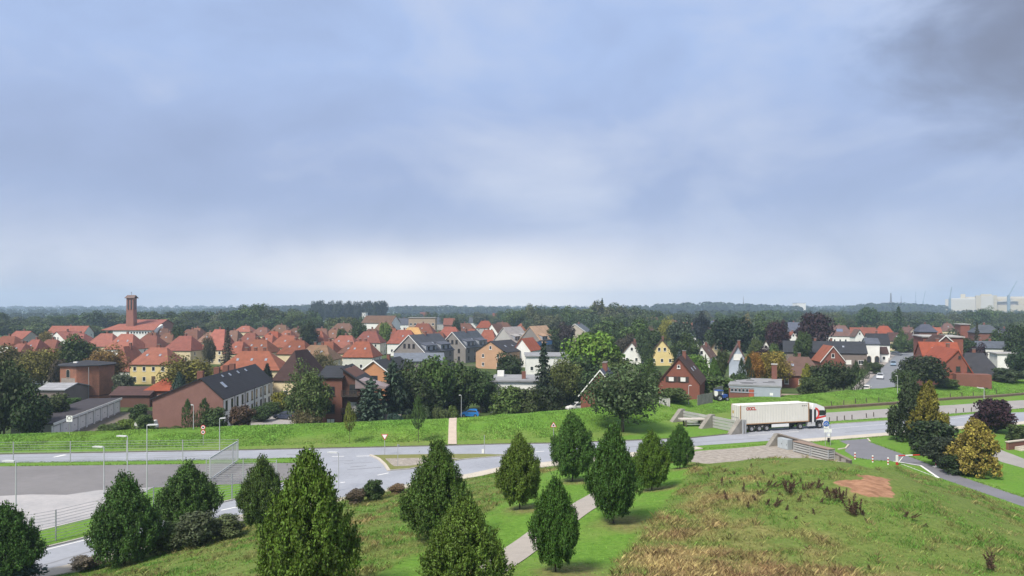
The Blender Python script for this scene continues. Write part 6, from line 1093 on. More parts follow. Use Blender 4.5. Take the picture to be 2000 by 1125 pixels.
tx, ty = X(1357, 117.5), 117.5; tb = thing('beam_rack', 'open rack with flat slab top in front of the flood wall', 'rack', (tx, ty, gz(tx, ty)), R(4))
MB().box(-2.5, 2.5, -0.8, 0.8, 1.02, 1.2).build('slab', mat('slab_pale', (0.50, 0.46, 0.42), 0.9, 0.2, 1), tb)
for xx in (-1.6, 0.9, 2.2):
    for yy in (-0.6, 0.6): MB().box(xx-0.1, xx+0.1, yy-0.1, yy+0.1, -0.2, 1.02).build('leg', concd, tb)
MB().box(-1.7, 2.3, -0.65, -0.55, 0.3, 0.42).box(-1.7, 2.3, 0.55, 0.65, 0.3, 0.42).build('rail', GALV, tb)
A, B = Vector((X(1516, 101.2), 101.2, 0)), Vector((X(1662, 89.2), 89.2, 0)); wl_ = (B-A).length; wa = math.atan2(B.y-A.y, B.x-A.x)
rw = thing('flood_wall', 'dark concrete flood wall descending right of the cobbles', 'wall', A, wa)
MB().prism([(0.4, -0.4), (wl_, -0.4), (wl_, 0.30), (wl_-3.5, 1.0), (wl_*0.5, 1.30), (0.4, 1.52)], -0.15, 0.15, 'y').build('wall', concd, rw)
MB().prism([(0.3, 1.56), (wl_*0.5, 1.34), (wl_-3.5, 1.04), (wl_, 0.34), (wl_, 0.44), (wl_-3.5, 1.14), (wl_*0.5, 1.44), (0.3, 1.66)], -0.22, 0.22, 'y').build('coping', mat('coping', (0.20, 0.17, 0.145), 0.95, 0.2, 1), rw)
MB().prism([(0.25, -0.3), (0.25, 1.6), (-0.25, 1.6), (-2.0, -0.3)], -0.35, 0.35, 'x').build('buttress', conc, rw, (0.2, 0, 0))
cbx = thing('switch_cabinet', 'grey metal cabinet against the dark flood wall', 'cabinet', A+Vector((math.cos(wa), math.sin(wa), 0))*2.4+Vector((math.sin(wa), -math.cos(wa), 0))*0.62, wa)
MB().box(-0.95, 0.95, -0.4, 0.4, -0.1, 1.35).build('body', mat('cabinet_grey', (0.36, 0.40, 0.43), 0.6, 0.1, 1.5), cbx)
for s in (-0.48, 0.48): d_ = MB().box(-0.45, 0.45, -0.43, -0.402, 0.08, 1.28).build('door', mat('cabinet_door', (0.40, 0.44, 0.47), 0.6, 0.12, 1.5), cbx, (s, 0, 0)); MB().box(0.3, 0.36, -0.46, -0.43, 0.6, 0.75).build('handle', DARKF, d_)
for i in range(2):
    o_ = A+Vector((math.cos(wa), math.sin(wa), 0))*(4.6+i*3.05)+Vector((math.sin(wa), -math.cos(wa), 0))*0.75
    rk = thing('beam_rack', ['metal rack of silver stop beams nearer the cabinet', 'metal rack of silver stop beams nearer the wall end'][i], 'rack', o_, wa, 'racks of stop beams')
    for xx in (0, 2.85):
        for yy in (-0.5, 0.45): MB().box(xx, xx+0.1, yy, yy+0.1, -0.15, 1.35).build('post', GALV, rk)
    for k in range(4): MB().box(0.05, 2.9, -0.46, 0.40, 0.12+k*0.31, 0.12+k*0.31+0.20).build('beam', beamc, rk)
    MB().box(-0.05, 2.98, -0.56, 0.56, 1.352, 1.42).build('cover', mat('cover_board', (0.27, 0.20, 0.16), 0.9, 0.25, 1.2), rk)
for k in range(3): MB().box(0, 0.7, -0.22, -0.17, -0.2, 0.8-k*0.17).build('panel', conc, rw, (wl_-3.3+k*1.0, 0, 0))
# ---- mesh fences of the car park
def fence(label, pts, h, nw, step, vert=0.0, zf=None):
    p0 = Vector(pts[0]); t = thing('mesh_fence', label, 'fence', p0)
    for i in range(len(pts)-1):
        a, b = Vector(pts[i])-p0, Vector(pts[i+1])-p0; L = (b-a).length; n = max(1, round(L/step)); ang = math.atan2(b.y-a.y, b.x-a.x)
        for k in range(n+(1 if i == len(pts)-2 else 0)):
            q = a.lerp(b, k/n); MB().box(-0.04, 0.04, -0.04, 0.04, -0.2, h+0.05).build('post', GALV, t, q, (0, 0, ang))
        w = MB()
        for k in range(nw):
            z = 0.08+(h-0.1)*k/(nw-1); o = MB().box(0, L, -0.013, 0.013, z, z+0.026).build('wire', GALV, t, a, (0, 0, ang))
        if vert:
            m = MB(); x = 0.06
            while x < L: m.box(x, x+0.012, -0.006, 0.006, 0.05, h); x += vert
            tag(m.build('mesh_panel', GALV, t, a, (0, 0, ang)), kind='stuff')
    return t
def G(px, py): return (*P(px, py), 0.0)
fence('long mesh fence along the far side of the car park', [G(-120, 906.5), G(26, 905), G(465, 899)], 2.55, 9, 6.6)
fence('mesh fence along the near side of the car park', [G(-100, 1100), G(109, 1057), G(300, 1006), G(453, 977), G(500, 966)], 2.5, 11, 5.2)
fence('short mesh fence crossing the car park entrance', [G(403, 943), G(475, 944), G(540, 945)], 2.5, 11, 4.2)
gt = thing('sliding_gate', 'tall sliding mesh gate standing open beside the car park', 'gate', G(410, 940)); b_ = Vector(G(463, 903))-Vector(G(410, 940)); L = b_.length; ang = math.atan2(b_.y, b_.x)
MB().box(0, L, -0.05, 0.05, 2.45, 2.57).box(0, L, -0.05, 0.05, 0.15, 0.29).box(0, 0.1, -0.05, 0.05, 0.29, 2.45).box(L-0.1, L, -0.05, 0.05, 0.29, 2.45).box(L*0.82, L*0.82+0.1, -0.05, 0.05, 0.29, 2.45).build('frame', mat('gate_pale', (0.43, 0.46, 0.47), 0.5, 0.05, 2), gt, None, (0, 0, ang))
for k in range(int(L/0.16)): MB().box(0, 0.022, -0.011, 0.011, 0.3, 2.44).build('bar', GALV, gt, Vector((math.cos(ang), math.sin(ang), 0))*(0.15+k*0.16), (0, 0, ang))
# ---- street lamps
LPM = {}
def lamp(label, px, base, top, D=None, arm=0.9, side=-1, z=None, two=False, group='lamp posts'):
    if D is None: x, D, zz = hit(px, base)
    else: x = X(px, D); zz = gz(x, D)
    h = Zp(top, D)-zz; t = thing('street_lamp', label, 'lamp', (x, D, zz), 0, group)
    MB().tube([(0, 0, -0.2), (0, 0, h*0.45), (0, 0, h)], [0.06, 0.052, 0.04], 8).build('pole', mat('pole_grey', (0.44, 0.46, 0.47), 0.5, 0.08, 1), t)
    MB().tube([(0, 0, h-0.03), (side*arm*0.4, 0, h+0.02)], 0.035, 6).build('arm', mat('pole_grey', (0.5, 0.52, 0.53)), t)
    MB().prism([(0.1, h-0.06), (0.1, h+0.07), (arm, h+0.10), (arm*1.25, h+0.06), (arm*1.2, h-0.01)], -0.12, 0.12, 'y').build('lamp_head', mat('lamp_white', (0.60, 0.61, 0.61), 0.4, 0.05, 1), t, None, (0, 0, 0 if side > 0 else math.pi)); return t
lamp('lamp post at the left edge of the car park', 31, None, 901, 62); lamp('lamp post second from the left in the car park', 203, None, 873, 73); lamp('lamp post third from the left in the car park', 249, None, 852, 76)
lamp('tallest lamp post of the car park with arm to the right', 287, None, 830, 75, side=1); lamp('lamp post beside the two round signs and the gate', 429, None, 817, 94, side=1, arm=0.6); lamp('lamp post on the bank in front of the brick gable wall', 378, 839, 791, None, 0.3)
lamp('lamp post at the junction with wide white head', 661, None, 884, 76, side=-1, arm=0.9); lamp('lamp post beside the bright blue car', 901, None, 772, 132, 0.35); lamp('lamp post in front of the steep brick house', 1345, None, 753, 134, 0.45, 1); lamp('lamp post on the bank at the end of the street', 1753, None, 734, 152, 0.3)
lamp('lamp post on the side lane above the purple tree', 1922, None, 758, 143, 0.9)
# ---- road signs
def sign(label, px, base, D=None, poles=1, plates=(), h=2.6, name='road_sign', yaw=0, zb=None):
    if D is None: x, D = P(px, base); zz = gz(x, D)
    else: x = X(px, D); zz = gz(x, D)
    t = thing(name, label, 'sign', (x, D, zz), R(yaw))
    for k in range(poles): MB().tube([(k*0.7, 0, -0.2), (k*0.7, 0, h)], 0.035, 6).build('pole', GALV, t)
    for kind, dx_, z, s, cols in plates:
        def disc(r_, y, n=24): return [(r_*math.cos(2*math.pi*i/n), r_*math.sin(2*math.pi*i/n)) for i in range(n)]
        def tri(r_, up): a = 90 if up else -90; return [(r_*math.cos(R(a+120*i)), r_*math.sin(R(a+120*i))) for i in range(3)]
        ms = [mat('sign_'+c, {'red': (0.50, 0.03, 0.025), 'white': (0.78, 0.78, 0.77), 'blue': (0.02, 0.12, 0.46), 'black': (0.03, 0.03, 0.03), 'grey': (0.45, 0.45, 0.46)}[c], 0.5, 0.03, 2) for c in cols]; y = -0.05
        outl = {'disc': lambda r_: disc(r_, 0), 'down': lambda r_: tri(r_, False), 'up': lambda r_: tri(r_, True), 'rect': lambda r_: [(-r_, -r_), (r_, -r_), (r_, r_), (-r_, r_)], 'plate': lambda r_: [(-r_, -r_*0.55), (r_, -r_*0.55), (r_, r_*0.55), (-r_, r_*0.55)], 'tall': lambda r_: [(-r_, -r_*1.8), (r_, -r_*1.8), (r_, r_*1.8), (-r_, r_*1.8)]}[kind]
        pl_ = None
        for i, m in enumerate(ms):
            f = [1.0, 0.72, 0.42][i]; o = MB().prism(outl(s*f), y-0.02-i*0.006, y-i*0.006, 'y').build('sign_plate' if i == 0 else 'symbol', m, pl_ or t, None if pl_ else (dx_, 0, z)); pl_ = pl_ or o
    return t
sign('white square speed zone sign on the grass bank at the left', 136, 862, None, 1, [('rect', 0, 2.3, 0.42, ('white',)), ('disc', 0, 2.38, 0.30, ('black', 'white'))], 2.7)
sign('two round red rimmed signs on one post on the bank', 397, 872, None, 1, [('disc', 0, 2.4, 0.32, ('red', 'white', 'black')), ('disc', 0, 1.75, 0.32, ('red', 'white', 'black'))], 2.7)
sign('triangular red and white give way sign on the traffic island', 751.5, 889.5, None, 1, [('down', 0, 2.45, 0.52, ('red', 'white'))], 2.6)
sign('slim small sign on the traffic island', 777, 912, None, 1, [('plate', 0.1, 2.5, 0.18, ('grey',))], 2.7, yaw=70)
sign('thin post with small white box beside the road', 946, 888, None, 1, [('tall', -0.18, 0.45, 0.15, ('white',))], 2.5)
sign('triangular warning sign with red rim on the bank side of the road', 1081, 862, None, 1, [('up', 0, 2.25, 0.50, ('red', 'white', 'black'))], 2.5)
sg_ = sign('blue round sign with white number plates on two posts by the driveway', 1612, 870, None, 2, [('disc', 0.1, 2.95, 0.40, ('blue',)), ('plate', 0.1, 2.45, 0.34, ('white',)), ('rect', 0.05, 2.05, 0.27, ('white',)), ('rect', 0.62, 2.0, 0.24, ('white',)), ('rect', 0.45, 1.45, 0.18, ('white',)), ('tall', 0.42, 0.75, 0.17, ('black',))], 2.8)
txt = MB(); stroke(txt, [(-0.22, 0.02), (-0.1, 0.14), (0.12, 0.14), (0.22, 0.02)], 0.05, -0.08); stroke(txt, ell(-0.15, -0.08, 0.1, 0.1, 0, 360, 10), 0.04, -0.08); stroke(txt, ell(0.15, -0.08, 0.1, 0.1, 0, 360, 10), 0.04, -0.08); txt.build('bicycle_symbol', WHITE, sg_, (0.1, 0, 2.95))
# ---- barrier and bollards at the driveway
RED = MATS['sign_red']; bx0 = P(1752, 908); br = thing('barrier_gate', 'red and white swing barrier beside the driveway', 'barrier', (*bx0, gz(*bx0)), R(10))
MB().box(-0.1, 0.1, -0.1, 0.1, -0.2, 0.35).build('post_foot', RED, br); MB().box(-0.1, 0.1, -0.1, 0.1, 0.352, 1.15).build('post', WHITE, br)
for k, m in enumerate((RED, WHITE, RED)): MB().tube([(0.1+k*0.98, 0, 1.08), (0.1+(k+1)*0.98-0.01, 0, 1.08)], 0.075, 8).build('boom', m, br)
MB().tube([(0.12, 0, 0.2), (0.85, 0, 1.02)], 0.04, 6).build('strut', WHITE, br)
bmesh_ = {}
def bollard(label, px, py, h=0.85, r_=0.09, foot=False):
    x, y = P(px, py); t = thing('bollard', label, 'bollard', (x, y, gz(x, y)), 0, 'striped bollards along the driveway'); n = 5
    for k in range(n): MB().tube([(0, 0, h*k/n), (0, 0, h*(k+1)/n-0.003)], r_, 8).build('band', RED if k % 2 else WHITE, t)
    if foot: MB().box(-0.3, 0.3, -0.2, 0.2, -0.02, 0.08).build('foot', WHITE, t)
bollard('striped bollard nearest the dark flood wall', 1670, 897); bollard('striped bollard second from the dark flood wall', 1704.5, 903); bollard('striped bollard left next to the swing barrier', 1734.5, 907.5); bollard('tall striped bollard with white foot right of the swing barrier', 1828, 912, 1.15, 0.09, True)
# ---- wooden posts
woodp = mat('post_wood', (0.075, 0.062, 0.05), 0.95, 0.3, 3)
PST = MB().tube([(0, 0, -0.3), (0, 0, 1.0)], 0.08, 7).mesh('fence_post', woodp)
def posts(pts, label, grp, sc_=1.0):
    for i, (px, py) in enumerate(pts):
        x, y, z = hit(px, py); lab = label+', '+ORD[i]+' from the left'; o = link('fence_post', PST, None, (x, y, z), (R(random.uniform(-3, 3)), R(random.uniform(-3, 3)), 0), (1, 1, sc_)); tag(o, lab, 'post', grp)
posts([(1624, 793), (1648, 791), (1671, 788.5), (1692, 787), (1716.5, 785), (1856, 777), (1879, 775.5), (1901, 774), (1924, 772), (1946, 770)], 'dark wooden post on the bank above the side lane', 'posts on the bank', 0.9)
posts([(1620, 824), (1635, 822.5), (1649.5, 820.5), (1664, 819), (1692.5, 816), (1706.5, 814), (1735, 811), (1867, 806.5), (1882, 805), (1897, 804)], 'dark wooden post between side lane and road', 'posts between lane and road', 0.75)
posts([(1970, 834), (1984, 833)], 'dark wooden post beside the lawn at the right edge', 'posts by the lawn', 1.1)
# retaining edge below the bank
ed = [hit(px, py)[:2] for px, py in [(1480, 806), (1560, 803), (1620, 799), (1740, 791), (1860, 781), (1940, 777), (2000, 772), (2150, 762)]]
mb = MB()
for i in range(len(ed)-1):
    (x0, y0), (x1, y1) = ed[i], ed[i+1]; n = 8
    for k in range(n):
        a = (x0+(x1-x0)*k/n, y0+(y1-y0)*k/n); b = (x0+(x1-x0)*(k+1)/n, y0+(y1-y0)*(k+1)/n); za, zb_ = gz(*a), gz(*b); j = 0.5
        mb.add([(a[0], a[1], za-0.3), (b[0], b[1], zb_-0.3), (b[0], b[1]+j, zb_-0.3), (a[0], a[1]+j, za-0.3), (a[0], a[1], za+0.42), (b[0], b[1], zb_+0.42), (b[0], b[1]+j, zb_+0.5), (a[0], a[1]+j, za+0.5)], [(4, 5, 6, 7), (0, 1, 5, 4), (2, 3, 7, 6)])
tag(mb.build('retaining_edge', mat('dead_bracken', (0.10, 0.075, 0.055), 0.95, 0.4, 1.5, 0.8, 6, col2=(0.17, 0.12, 0.09))), 'low brown retaining edge along the foot of the right bank', 'wall')
# garden gate, boundary fences, shed, playhouse, small things behind the bank
def board_fence(label, a, b, h, n, m, cat='fence', name='board_fence'):
    p0 = Vector((X(a[0], a[1]), a[1], 0)); p1 = Vector((X(b[0], b[1]), b[1], 0)); L = (p1-p0).length; ang = math.atan2(p1.y-p0.y, p1.x-p0.x); z = gz(p0.x, p0.y); t = thing(name, label, cat, (p0.x, p0.y, z), ang)
    for k in range(n): MB().box(L*k/n+0.02, L*(k+1)/n-0.02, -0.03, 0.03, -0.5, h*(1 if k % 2 else 0.97)).build('board', m, t)
    MB().box(0, L, 0.032, 0.08, h*0.6, h*0.7).build('rail', m, t); return t
board_fence('grey field gate left of the steep brick house', (1287, 131), (1309, 130), 1.2, 6, mat('gate_grey', (0.40, 0.40, 0.38), 0.9))
board_fence('brown timber fence beside the workshop yard', (1538, 157), (1655, 160), 0.9, 26, mat('timber_brown', (0.11, 0.075, 0.055), 0.95, 0.3, 2))
board_fence('grey stone yard wall left of the workshop, nearer piece', (1362, 134), (1392, 138), 1.9, 4, conc, 'wall', 'yard_wall'); board_fence('grey stone yard wall left of the workshop, farther piece', (1394, 142), (1412, 147), 2.2, 3, conc, 'wall', 'yard_wall')
board_fence('dark timber fence behind the orange pyramid roof outbuilding', (276, 140), (306, 138), 2.0, 10, mat('timber_dark', (0.045, 0.04, 0.038), 0.95, 0.2, 2))
qx = X(1408, 140); qd = thing('garden_tractor', 'blue and white tractor parked left of the workshop', 'tractor', (qx, 140, gz(qx, 140)), R(200))
MB().box(-1.2, 0.5, -0.5, 0.5, 0.6, 1.2).build('body', mat('tractor_blue', (0.03, 0.08, 0.33), 0.5), qd); MB().box(-0.2, 1.1, -0.6, 0.6, 1.9, 2.05).build('cab_roof', mat('tractor_blue', (0.03, 0.08, 0.33)), qd)
for s in (-0.55, 0.55): wheel(qd, 0.7, s, 0.65, 0.3, 1 if s > 0 else -1); wheel(qd, -1.0, s, 0.4, 0.22, 1 if s > 0 else -1)
MB().box(-0.15, -0.05, -0.5, 0.5, 1.2, 1.9).box(1.0, 1.1, -0.5, 0.5, 0.9, 1.9).build('cab_frame', WHITE, qd)
sx_ = X(752, 124); sh = thing('garden_shed', 'open garden shed with grey roof beside the bluish cedar', 'shed', (sx_, 124, gz(sx_, 124)), R(-4))
shell('roof', [(0, 1, 5, 4), (2, 3, 4, 5)], [(-2.6, -0.6, 2.1), (2.6, -0.6, 2.1), (2.6, 3.6, 2.1), (-2.6, 3.6, 2.1), (-2.4, 1.5, 3.2), (2.4, 1.5, 3.2)], mat('shed_roof', (0.20, 0.175, 0.155), 0.9, 0.2, 1), sh)
for xx in (-2.2, 0, 2.2): MB().box(xx-0.08, xx+0.08, -0.1, 0.06, -0.3, 2.1).build('post', WOODD, sh)
MB().box(-2.3, 2.3, 2.9, 3.0, -0.3, 2.1).build('back_wall', WOODD, sh)
px_ = X(250, 124); ph = thing('playhouse', 'small turquoise roofed playhouse in the garden left of the terrace', 'playhouse', (px_, 124, gz(px_, 124)))
MB().box(-0.6, 0.6, -0.5, 0.5, -0.3, 1.3).build('wall', mat('play_tan', (0.40, 0.32, 0.17), 0.8), ph); shell('roof', [(0, 1, 5, 4), (2, 3, 4, 5)], [(-0.8, -0.7, 1.25), (0.8, -0.7, 1.25), (0.8, 0.7, 1.25), (-0.8, 0.7, 1.25), (-0.7, 0, 1.85), (0.7, 0, 1.85)], mat('play_teal', (0.16, 0.40, 0.42), 0.7), ph, 0.08)
MB().box(-0.25, 0.25, -0.53, -0.502, 0.2, 1.1).build('door', DARKF, ph)
vx = X(286, 125); vn = thing('caravan', 'white camping trailer in the garden left of the terrace', 'trailer', (vx, 125, gz(vx, 125)+0.0), R(5))
MB().prism([(-1.6, 0.5), (1.5, 0.5), (1.7, 1.1), (1.4, 2.2), (-1.5, 2.2), (-1.7, 1.2)], -0.9, 0.9, 'y').build('body', wallm('white'), vn); MB().box(-0.9, 0.3, -0.93, -0.902, 1.3, 1.8).build('window', GLASS, vn); wheel(vn, 0, -0.8, 0.3, 0.2); wheel(vn, 0, 0.8, 0.3, 0.2, 1)
# steps and wall by the footpath at the right edge
wx, wy = P(1985, 880); stp = thing('garden_wall', 'low brick garden wall with pale steps at the right edge', 'wall', (wx, wy, gz(wx, wy)), R(24))
MB().box(-0.6, 4.5, 0.6, 0.95, -0.2, 1.0).build('wall', wallm('brick'), stp); MB().box(-0.7, 4.6, 0.52, 1.03, 1.002, 1.12).build('coping', paving, stp)
for k in range(3): MB().box(0.2+k*0.1, 3.2, -0.6+k*0.35, -0.6+(k+1)*0.35, -0.2, 0.14*(k+1)).build('step', paving, stp)
MB().box(1.4, 4.5, -1.2, -0.7, -0.2, 0.75).build('planter', wallm('brickd'), stp)
# scaffold in front of the half-built house
sx0 = X(1040, 284); sf = thing('scaffold', 'metal scaffold with blue tarpaulins along the half-built houses', 'scaffold', (sx0, 284, gz(sx0, 284)), R(60))
for k in range(6):
    for yy in (0, 1.2): MB().tube([(k*3.2, -yy, -0.3), (k*3.2, -yy, 8.6)], 0.06, 6).build('pole', GALV, sf)
for z in (2.0, 4.1, 6.2, 8.2): MB().box(-0.1, 16.2, -1.25, 0.05, z, z+0.12).build('platform', mat('plank', (0.35, 0.30, 0.24), 0.9), sf)
for a, b in ((1, 5), (9, 14)): MB().box(a, b, -1.32, -1.27, 6.3, 7.8).build('tarpaulin', mat('tarp_blue', (0.13, 0.26, 0.50), 0.6, 0.1, 1), sf)
# ================================================================= GRASS, WEEDS, HAZE
GRASS = leaf_mat('grass_blades', 'tint', 0.8)
def blades(x, y, h, lean, col, n, wid, jit=0.09):
    """n bent two-segment blades at each spot"""
    k = len(x)*n; X_ = np.repeat(x, n)+rng.normal(size=k)*jit; Y_ = np.repeat(y, n)+rng.normal(size=k)*jit; Z_ = ground(X_, Y_)-0.03; hh = np.repeat(h, n)*rng.uniform(0.55, 1.15, k); a = rng.uniform(0, 6.28, k); ln = hh*np.repeat(lean, n)*rng.uniform(0.2, 1.4, k)
    dx, dy = np.cos(a), np.sin(a); w = wid*rng.uniform(0.6, 1.3, k); wx, wy = -dy*w, dx*w
    p0 = np.stack([X_-wx, Y_-wy, Z_], 1); p1 = np.stack([X_+wx, Y_+wy, Z_], 1); p2 = np.stack([X_+dx*ln*0.35+wx*0.8, Y_+dy*ln*0.35+wy*0.8, Z_+hh*0.6], 1); p3 = np.stack([X_+dx*ln, Y_+dy*ln, Z_+hh], 1)
    c = np.repeat(col, n, axis=0)*rng.uniform(0.75, 1.25, (k, 1)); return np.stack([p0, p1, p2, p3], 1).reshape(-1, 3), np.repeat(c, 4, axis=0)
def scatter(n, d0, d1, fn):
    """spots inside the view on the mound, kept with probability fn"""
    d = np.sqrt(rng.uniform(d0*d0, d1*d1, n)); x = rng.uniform(-0.74, 0.74, n)*d; k = rng.uniform(size=n) < fn(x, d); return x[k], d[k]
STRAW, RUSTY, OLIVE, GREEN, PALE = np.array((0.36, 0.285, 0.13)), np.array((0.27, 0.18, 0.095)), np.array((0.16, 0.165, 0.05)), np.array((0.105, 0.215, 0.036)), np.array((0.26, 0.27, 0.10))
x, y = scatter(110000, 26, 88, lambda x, y: rough_at(x, y)*(1-ss((poly_sd(SOIL, x, y)+0.7)/0.5)))
dv_ = dry_at(x, y); r2_ = hash_noise(x, y, 2.6, 9)[:, None]; r3_ = hash_noise(x, y, 1.1, 12)[:, None]
cd = STRAW*(1-ss((r2_-0.45)*4))+RUSTY*ss((r2_-0.45)*4); cgc = GREEN*(1-ss((r3_-0.45)*4))+(OLIVE*0.6+PALE*0.4)*ss((r3_-0.45)*4)
col_ = cd*dv_[:, None]+cgc*(1-dv_[:, None]); hgt = (0.13+0.26*dv_*hash_noise(x, y, 1.5, 4)+0.12*hash_noise(x, y, 0.9, 8))*(1-0.55*ss((poly_sd(RIMP, x, y)+1)/2))
V1, C1 = blades(x, y, hgt, np.full(len(x), 0.7), col_, 4, 0.012)
x, y = scatter(15000, 26, 88, lambda x, y: rough_at(x, y)*(0.25+0.75*dry_at(x, y))*(1-ss((poly_sd(SOIL, x, y)+0.7)/0.5))*(1-0.8*ss((poly_sd(RIMP, x, y)+1)/2))*(hash_noise(x, y, 1.9, 14) > 0.42))
dv_ = np.clip(dry_at(x, y)+rng.normal(size=len(x))*0.25, 0, 1)[:, None]; r2_ = rng.uniform(0, 1, (len(x), 1)); tc_ = (STRAW*r2_+RUSTY*(1-r2_))*dv_*0.95+(PALE*r2_*0.75+OLIVE*(1-r2_))*(1-dv_)
V0, C0 = blades(x, y, rng.uniform(0.18, 0.46, len(x)), np.full(len(x), 0.75), tc_, 20, 0.008, 0.17); V1 = np.concatenate([V1, V0]); C1 = np.concatenate([C1, C0])
x, y = scatter(60000, 26, 88, lambda x, y: on_hill(x, y)*(1-rough_at(x, y))); g = hash_noise(x, y, 1.8, 3)[:, None]
V2, C2 = blades(x, y, np.full(len(x), 0.07), np.full(len(x), 0.5), GREEN*(1.0+0.5*g)+np.array((0.03, 0.02, 0))*g, 3, 0.022)
o = link('rough_grass', np_mesh('rough_grass', np.concatenate([V1, V2]), 4, GRASS, np.concatenate([C1, C2]))); tag(o, 'green and straw coloured grass growing over the mound', 'grass', kind='stuff')
n = 90000; x = rng.uniform(-75, 125, n); t_ = rng.uniform(0.2, 1.25, n); y = np.interp(x, bx_, by_)+t_*np.interp(x, bx_, bt_); k = np.abs(x/y) < 0.72; x, y = x[k], y[k]
kp = ~((np.abs(x-X(884, y)) < 0.9)); x, y = x[kp], y[kp]; g = hash_noise(x, y, 3.5, 5)[:, None]
V3, C3 = blades(x, y, np.full(len(x), 0.16)*(0.4+1.2*g[:, 0]), np.full(len(x), 0.7), GREEN*(0.95+0.5*g)+np.array((0.05, 0.03, 0.004))*hash_noise(x, y, 9.0, 6)[:, None], 3, 0.035)
def verge(pts, side, lo, hi, dens):
    """ragged tufts along the grass side of a kerb or pavement edge"""
    q = np.array([P(*p) for p in pts]); xs_, ys_ = [], []
    for i in range(len(q)-1):
        d = q[i+1]-q[i]; L = np.hypot(*d); k = int(L*dens); t = rng.uniform(0, 1, k); n = np.array([-d[1], d[0]])/L*side; w = lo+(hi-lo)*rng.uniform(0, 1, k)**2; p = q[i]+d*t[:, None]+n*w[:, None]; xs_.append(p[:, 0]); ys_.append(p[:, 1])
    return np.concatenate(xs_), np.concatenate(ys_)
for pts, side, lo, hi in ((FAR[:9], 1, 0.2, 0.9), (FAR[11:15], 1, 0.15, 0.9), (NEAR_L, 1, 1.85, 2.6), (WALK[3:5]+WALK[5:9], -1, 1.95, 2.6), (ISLAND[:8], 1, 0.1, 0.6), ([(1698, 863), (1733, 876), (1777, 892), (1827, 911), (1886, 934), (2000, 972)], 1, -0.1, 0.6), ([(1670, 894), (1705, 899), (1748, 901.6)], -1, -0.1, 0.5), ([(0, 904), (400, 898), (600, 894)], -1, 0.0, 0.5), ([(0, 911), (400, 906), (600, 904.5)], 1, 0.0, 0.5), ([(70, 1076), (175, 1050), (425, 985), (520, 962)], 1, 0.25, 0.8), ([(1622, 823.5), (1741, 815.5), (1860, 808.5), (2000, 798)], -1, -0.1, 0.5)):
    x, y = verge(pts, side, lo, hi, 16); g = hash_noise(x, y, 1.5, 15)[:, None]; v_, c_ = blades(x, y, np.full(len(x), 0.17), np.full(len(x), 0.8), GREEN*(0.8+0.5*g)+np.array((0.06, 0.03, 0.01))*hash_noise(x, y, 4.0, 16)[:, None], 3, 0.022); V3 = np.concatenate([V3, v_]); C3 = np.concatenate([C3, c_])
o = link('bank_grass', np_mesh('bank_grass', V3, 4, GRASS, C3)); tag(o, 'green grass covering the flood bank', 'grass', kind='stuff')
# dry dock stalks standing in the mound's grass
def dock_mesh(seed, n):
    r = np.random.default_rng(seed); V = []
    for i in range(n):
        b = r.normal(size=2)*0.13*(n > 2); tip = np.array([b[0]*2.2+r.normal()*0.16, b[1]*2.2+r.normal()*0.16, r.uniform(0.5, 1.05)]); s = np.linspace(0.05, 1, 44); p = np.c_[b[0]+(tip[0]-b[0])*s, b[1]+(tip[1]-b[1])*s, tip[2]*s]
        V.append(leaves(p, r.normal(size=(44, 3)), np.full(44, 0.02), np.tile([0, 0, 1.0], (44, 1)), 3.0))
        k = 190; s = r.uniform(0.25, 1, k); p = np.c_[b[0]+(tip[0]-b[0])*s, b[1]+(tip[1]-b[1])*s, tip[2]*s]+r.normal(size=(k, 3))*np.array([0.045, 0.045, 0.01])*(1.15-s)[:, None]*1.6; V.append(leaves(p, r.normal(size=(k, 3)), r.uniform(0.025, 0.05, k), None, 1.6))
    return np_mesh('dock_plant', np.concatenate(V), 4, LEAF)
DOCK = {1: dock_mesh(1, 1), 2: dock_mesh(2, 2), 4: dock_mesh(3, 4), 7: dock_mesh(4, 7)}
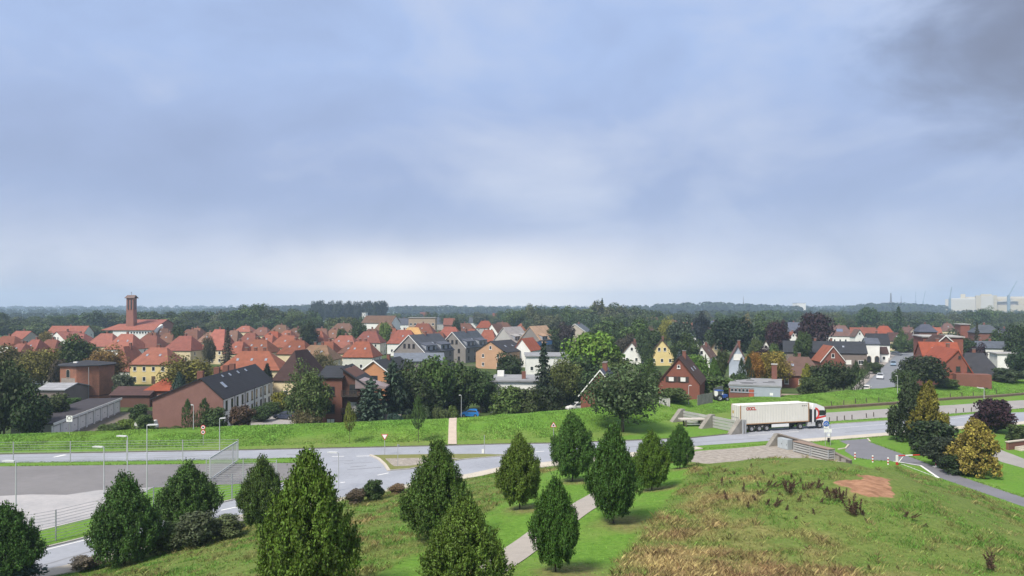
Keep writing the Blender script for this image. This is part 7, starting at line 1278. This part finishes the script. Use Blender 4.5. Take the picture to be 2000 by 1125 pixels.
DK_ = [(1408, 949, 24, 1), (1422, 982, 22, 2), (1441, 980, 14, 1), (1451, 963, 20, 2), (1466, 914, 12, 1), (1492, 930, 17, 1), (1497, 952, 22, 4), (1510, 936, 12, 1), (1484, 955, 18, 1), (1479, 984, 16, 2), (1496, 992, 24, 4), (1513, 995, 22, 2), (1485, 970, 18, 4), (1529, 952, 22, 4), (1546, 970, 30, 7), (1546, 935, 14, 1), (1573, 962, 22, 4), (1581, 957, 20, 4), (1595, 956, 20, 2), (1609, 965, 20, 4), (1628, 980, 26, 7), (1645, 982, 26, 7), (1668, 1010, 34, 7), (1682, 1008, 26, 4), (1581, 974, 10, 1), (1557, 982, 14, 2), (1765, 1014, 22, 4), (1803, 1032, 12, 1), (1926, 1118, 36, 2), (1945, 1120, 42, 2), (1591, 1008, 22, 1), (1384, 934, 14, 1), (1429, 947, 14, 1), (1666, 973, 12, 1), (1398, 968, 13, 1), (1413, 925, 12, 1), (1437, 928, 11, 1), (1460, 995, 13, 2), (1520, 970, 12, 1), (1535, 1000, 12, 2), (1562, 945, 12, 1), (1600, 985, 14, 2), (1475, 940, 11, 1), (1552, 1015, 13, 1)]
for i, (px, py, hpx, kind) in enumerate(sorted(DK_)):
    nth = ORD[i] if i < 20 else {2: 'twenty-', 3: 'thirty-', 4: 'forty-'}[(i+1)//10]+ORD[(i+1) % 10-1] if (i+1) % 10 else {3: 'thirtieth', 4: 'fortieth'}[(i+1)//10]
    x, y, z = hit(px, py); h = hpx/F*y; o = link('dock_plant', DOCK[kind], None, (x, y, z), (0, 0, random.uniform(0, 6)), (max(h, 0.7)*1.3, max(h, 0.7)*1.3, h*1.02)); o.color = (0.085, 0.05, 0.033, 1); tag(o, {1: 'single dark dry dock stalk', 2: 'pair of dark dry dock stalks', 4: 'small clump of dark dry dock stalks', 7: 'dense clump of dark dry dock stalks'}[kind]+' on the mound, '+nth+' dock from the left', 'weed', 'dock plants on the mound')
# small stones of the paving edge and pebbles are too small to tell apart; air between here and the horizon
hz = MB().box(-5200, 5200, -420, 5600, -8.0, 125.0).build('haze', bpy.data.materials.new('haze'))
hm = hz.data.materials[0]; hm.use_nodes = True; t = hm.node_tree; t.nodes.clear(); pv = t.nodes.new('ShaderNodeVolumePrincipled'); pv.inputs['Color'].default_value = (0.58, 0.75, 1.0, 1); pv.inputs['Density'].default_value = 0.00022; pv.inputs['Anisotropy'].default_value = 0.0
oo = t.nodes.new('ShaderNodeOutputMaterial'); t.links.new(pv.outputs[0], oo.inputs['Volume']); tag(hz, 'thin bluish haze over the far land', 'haze', kind='stuff')
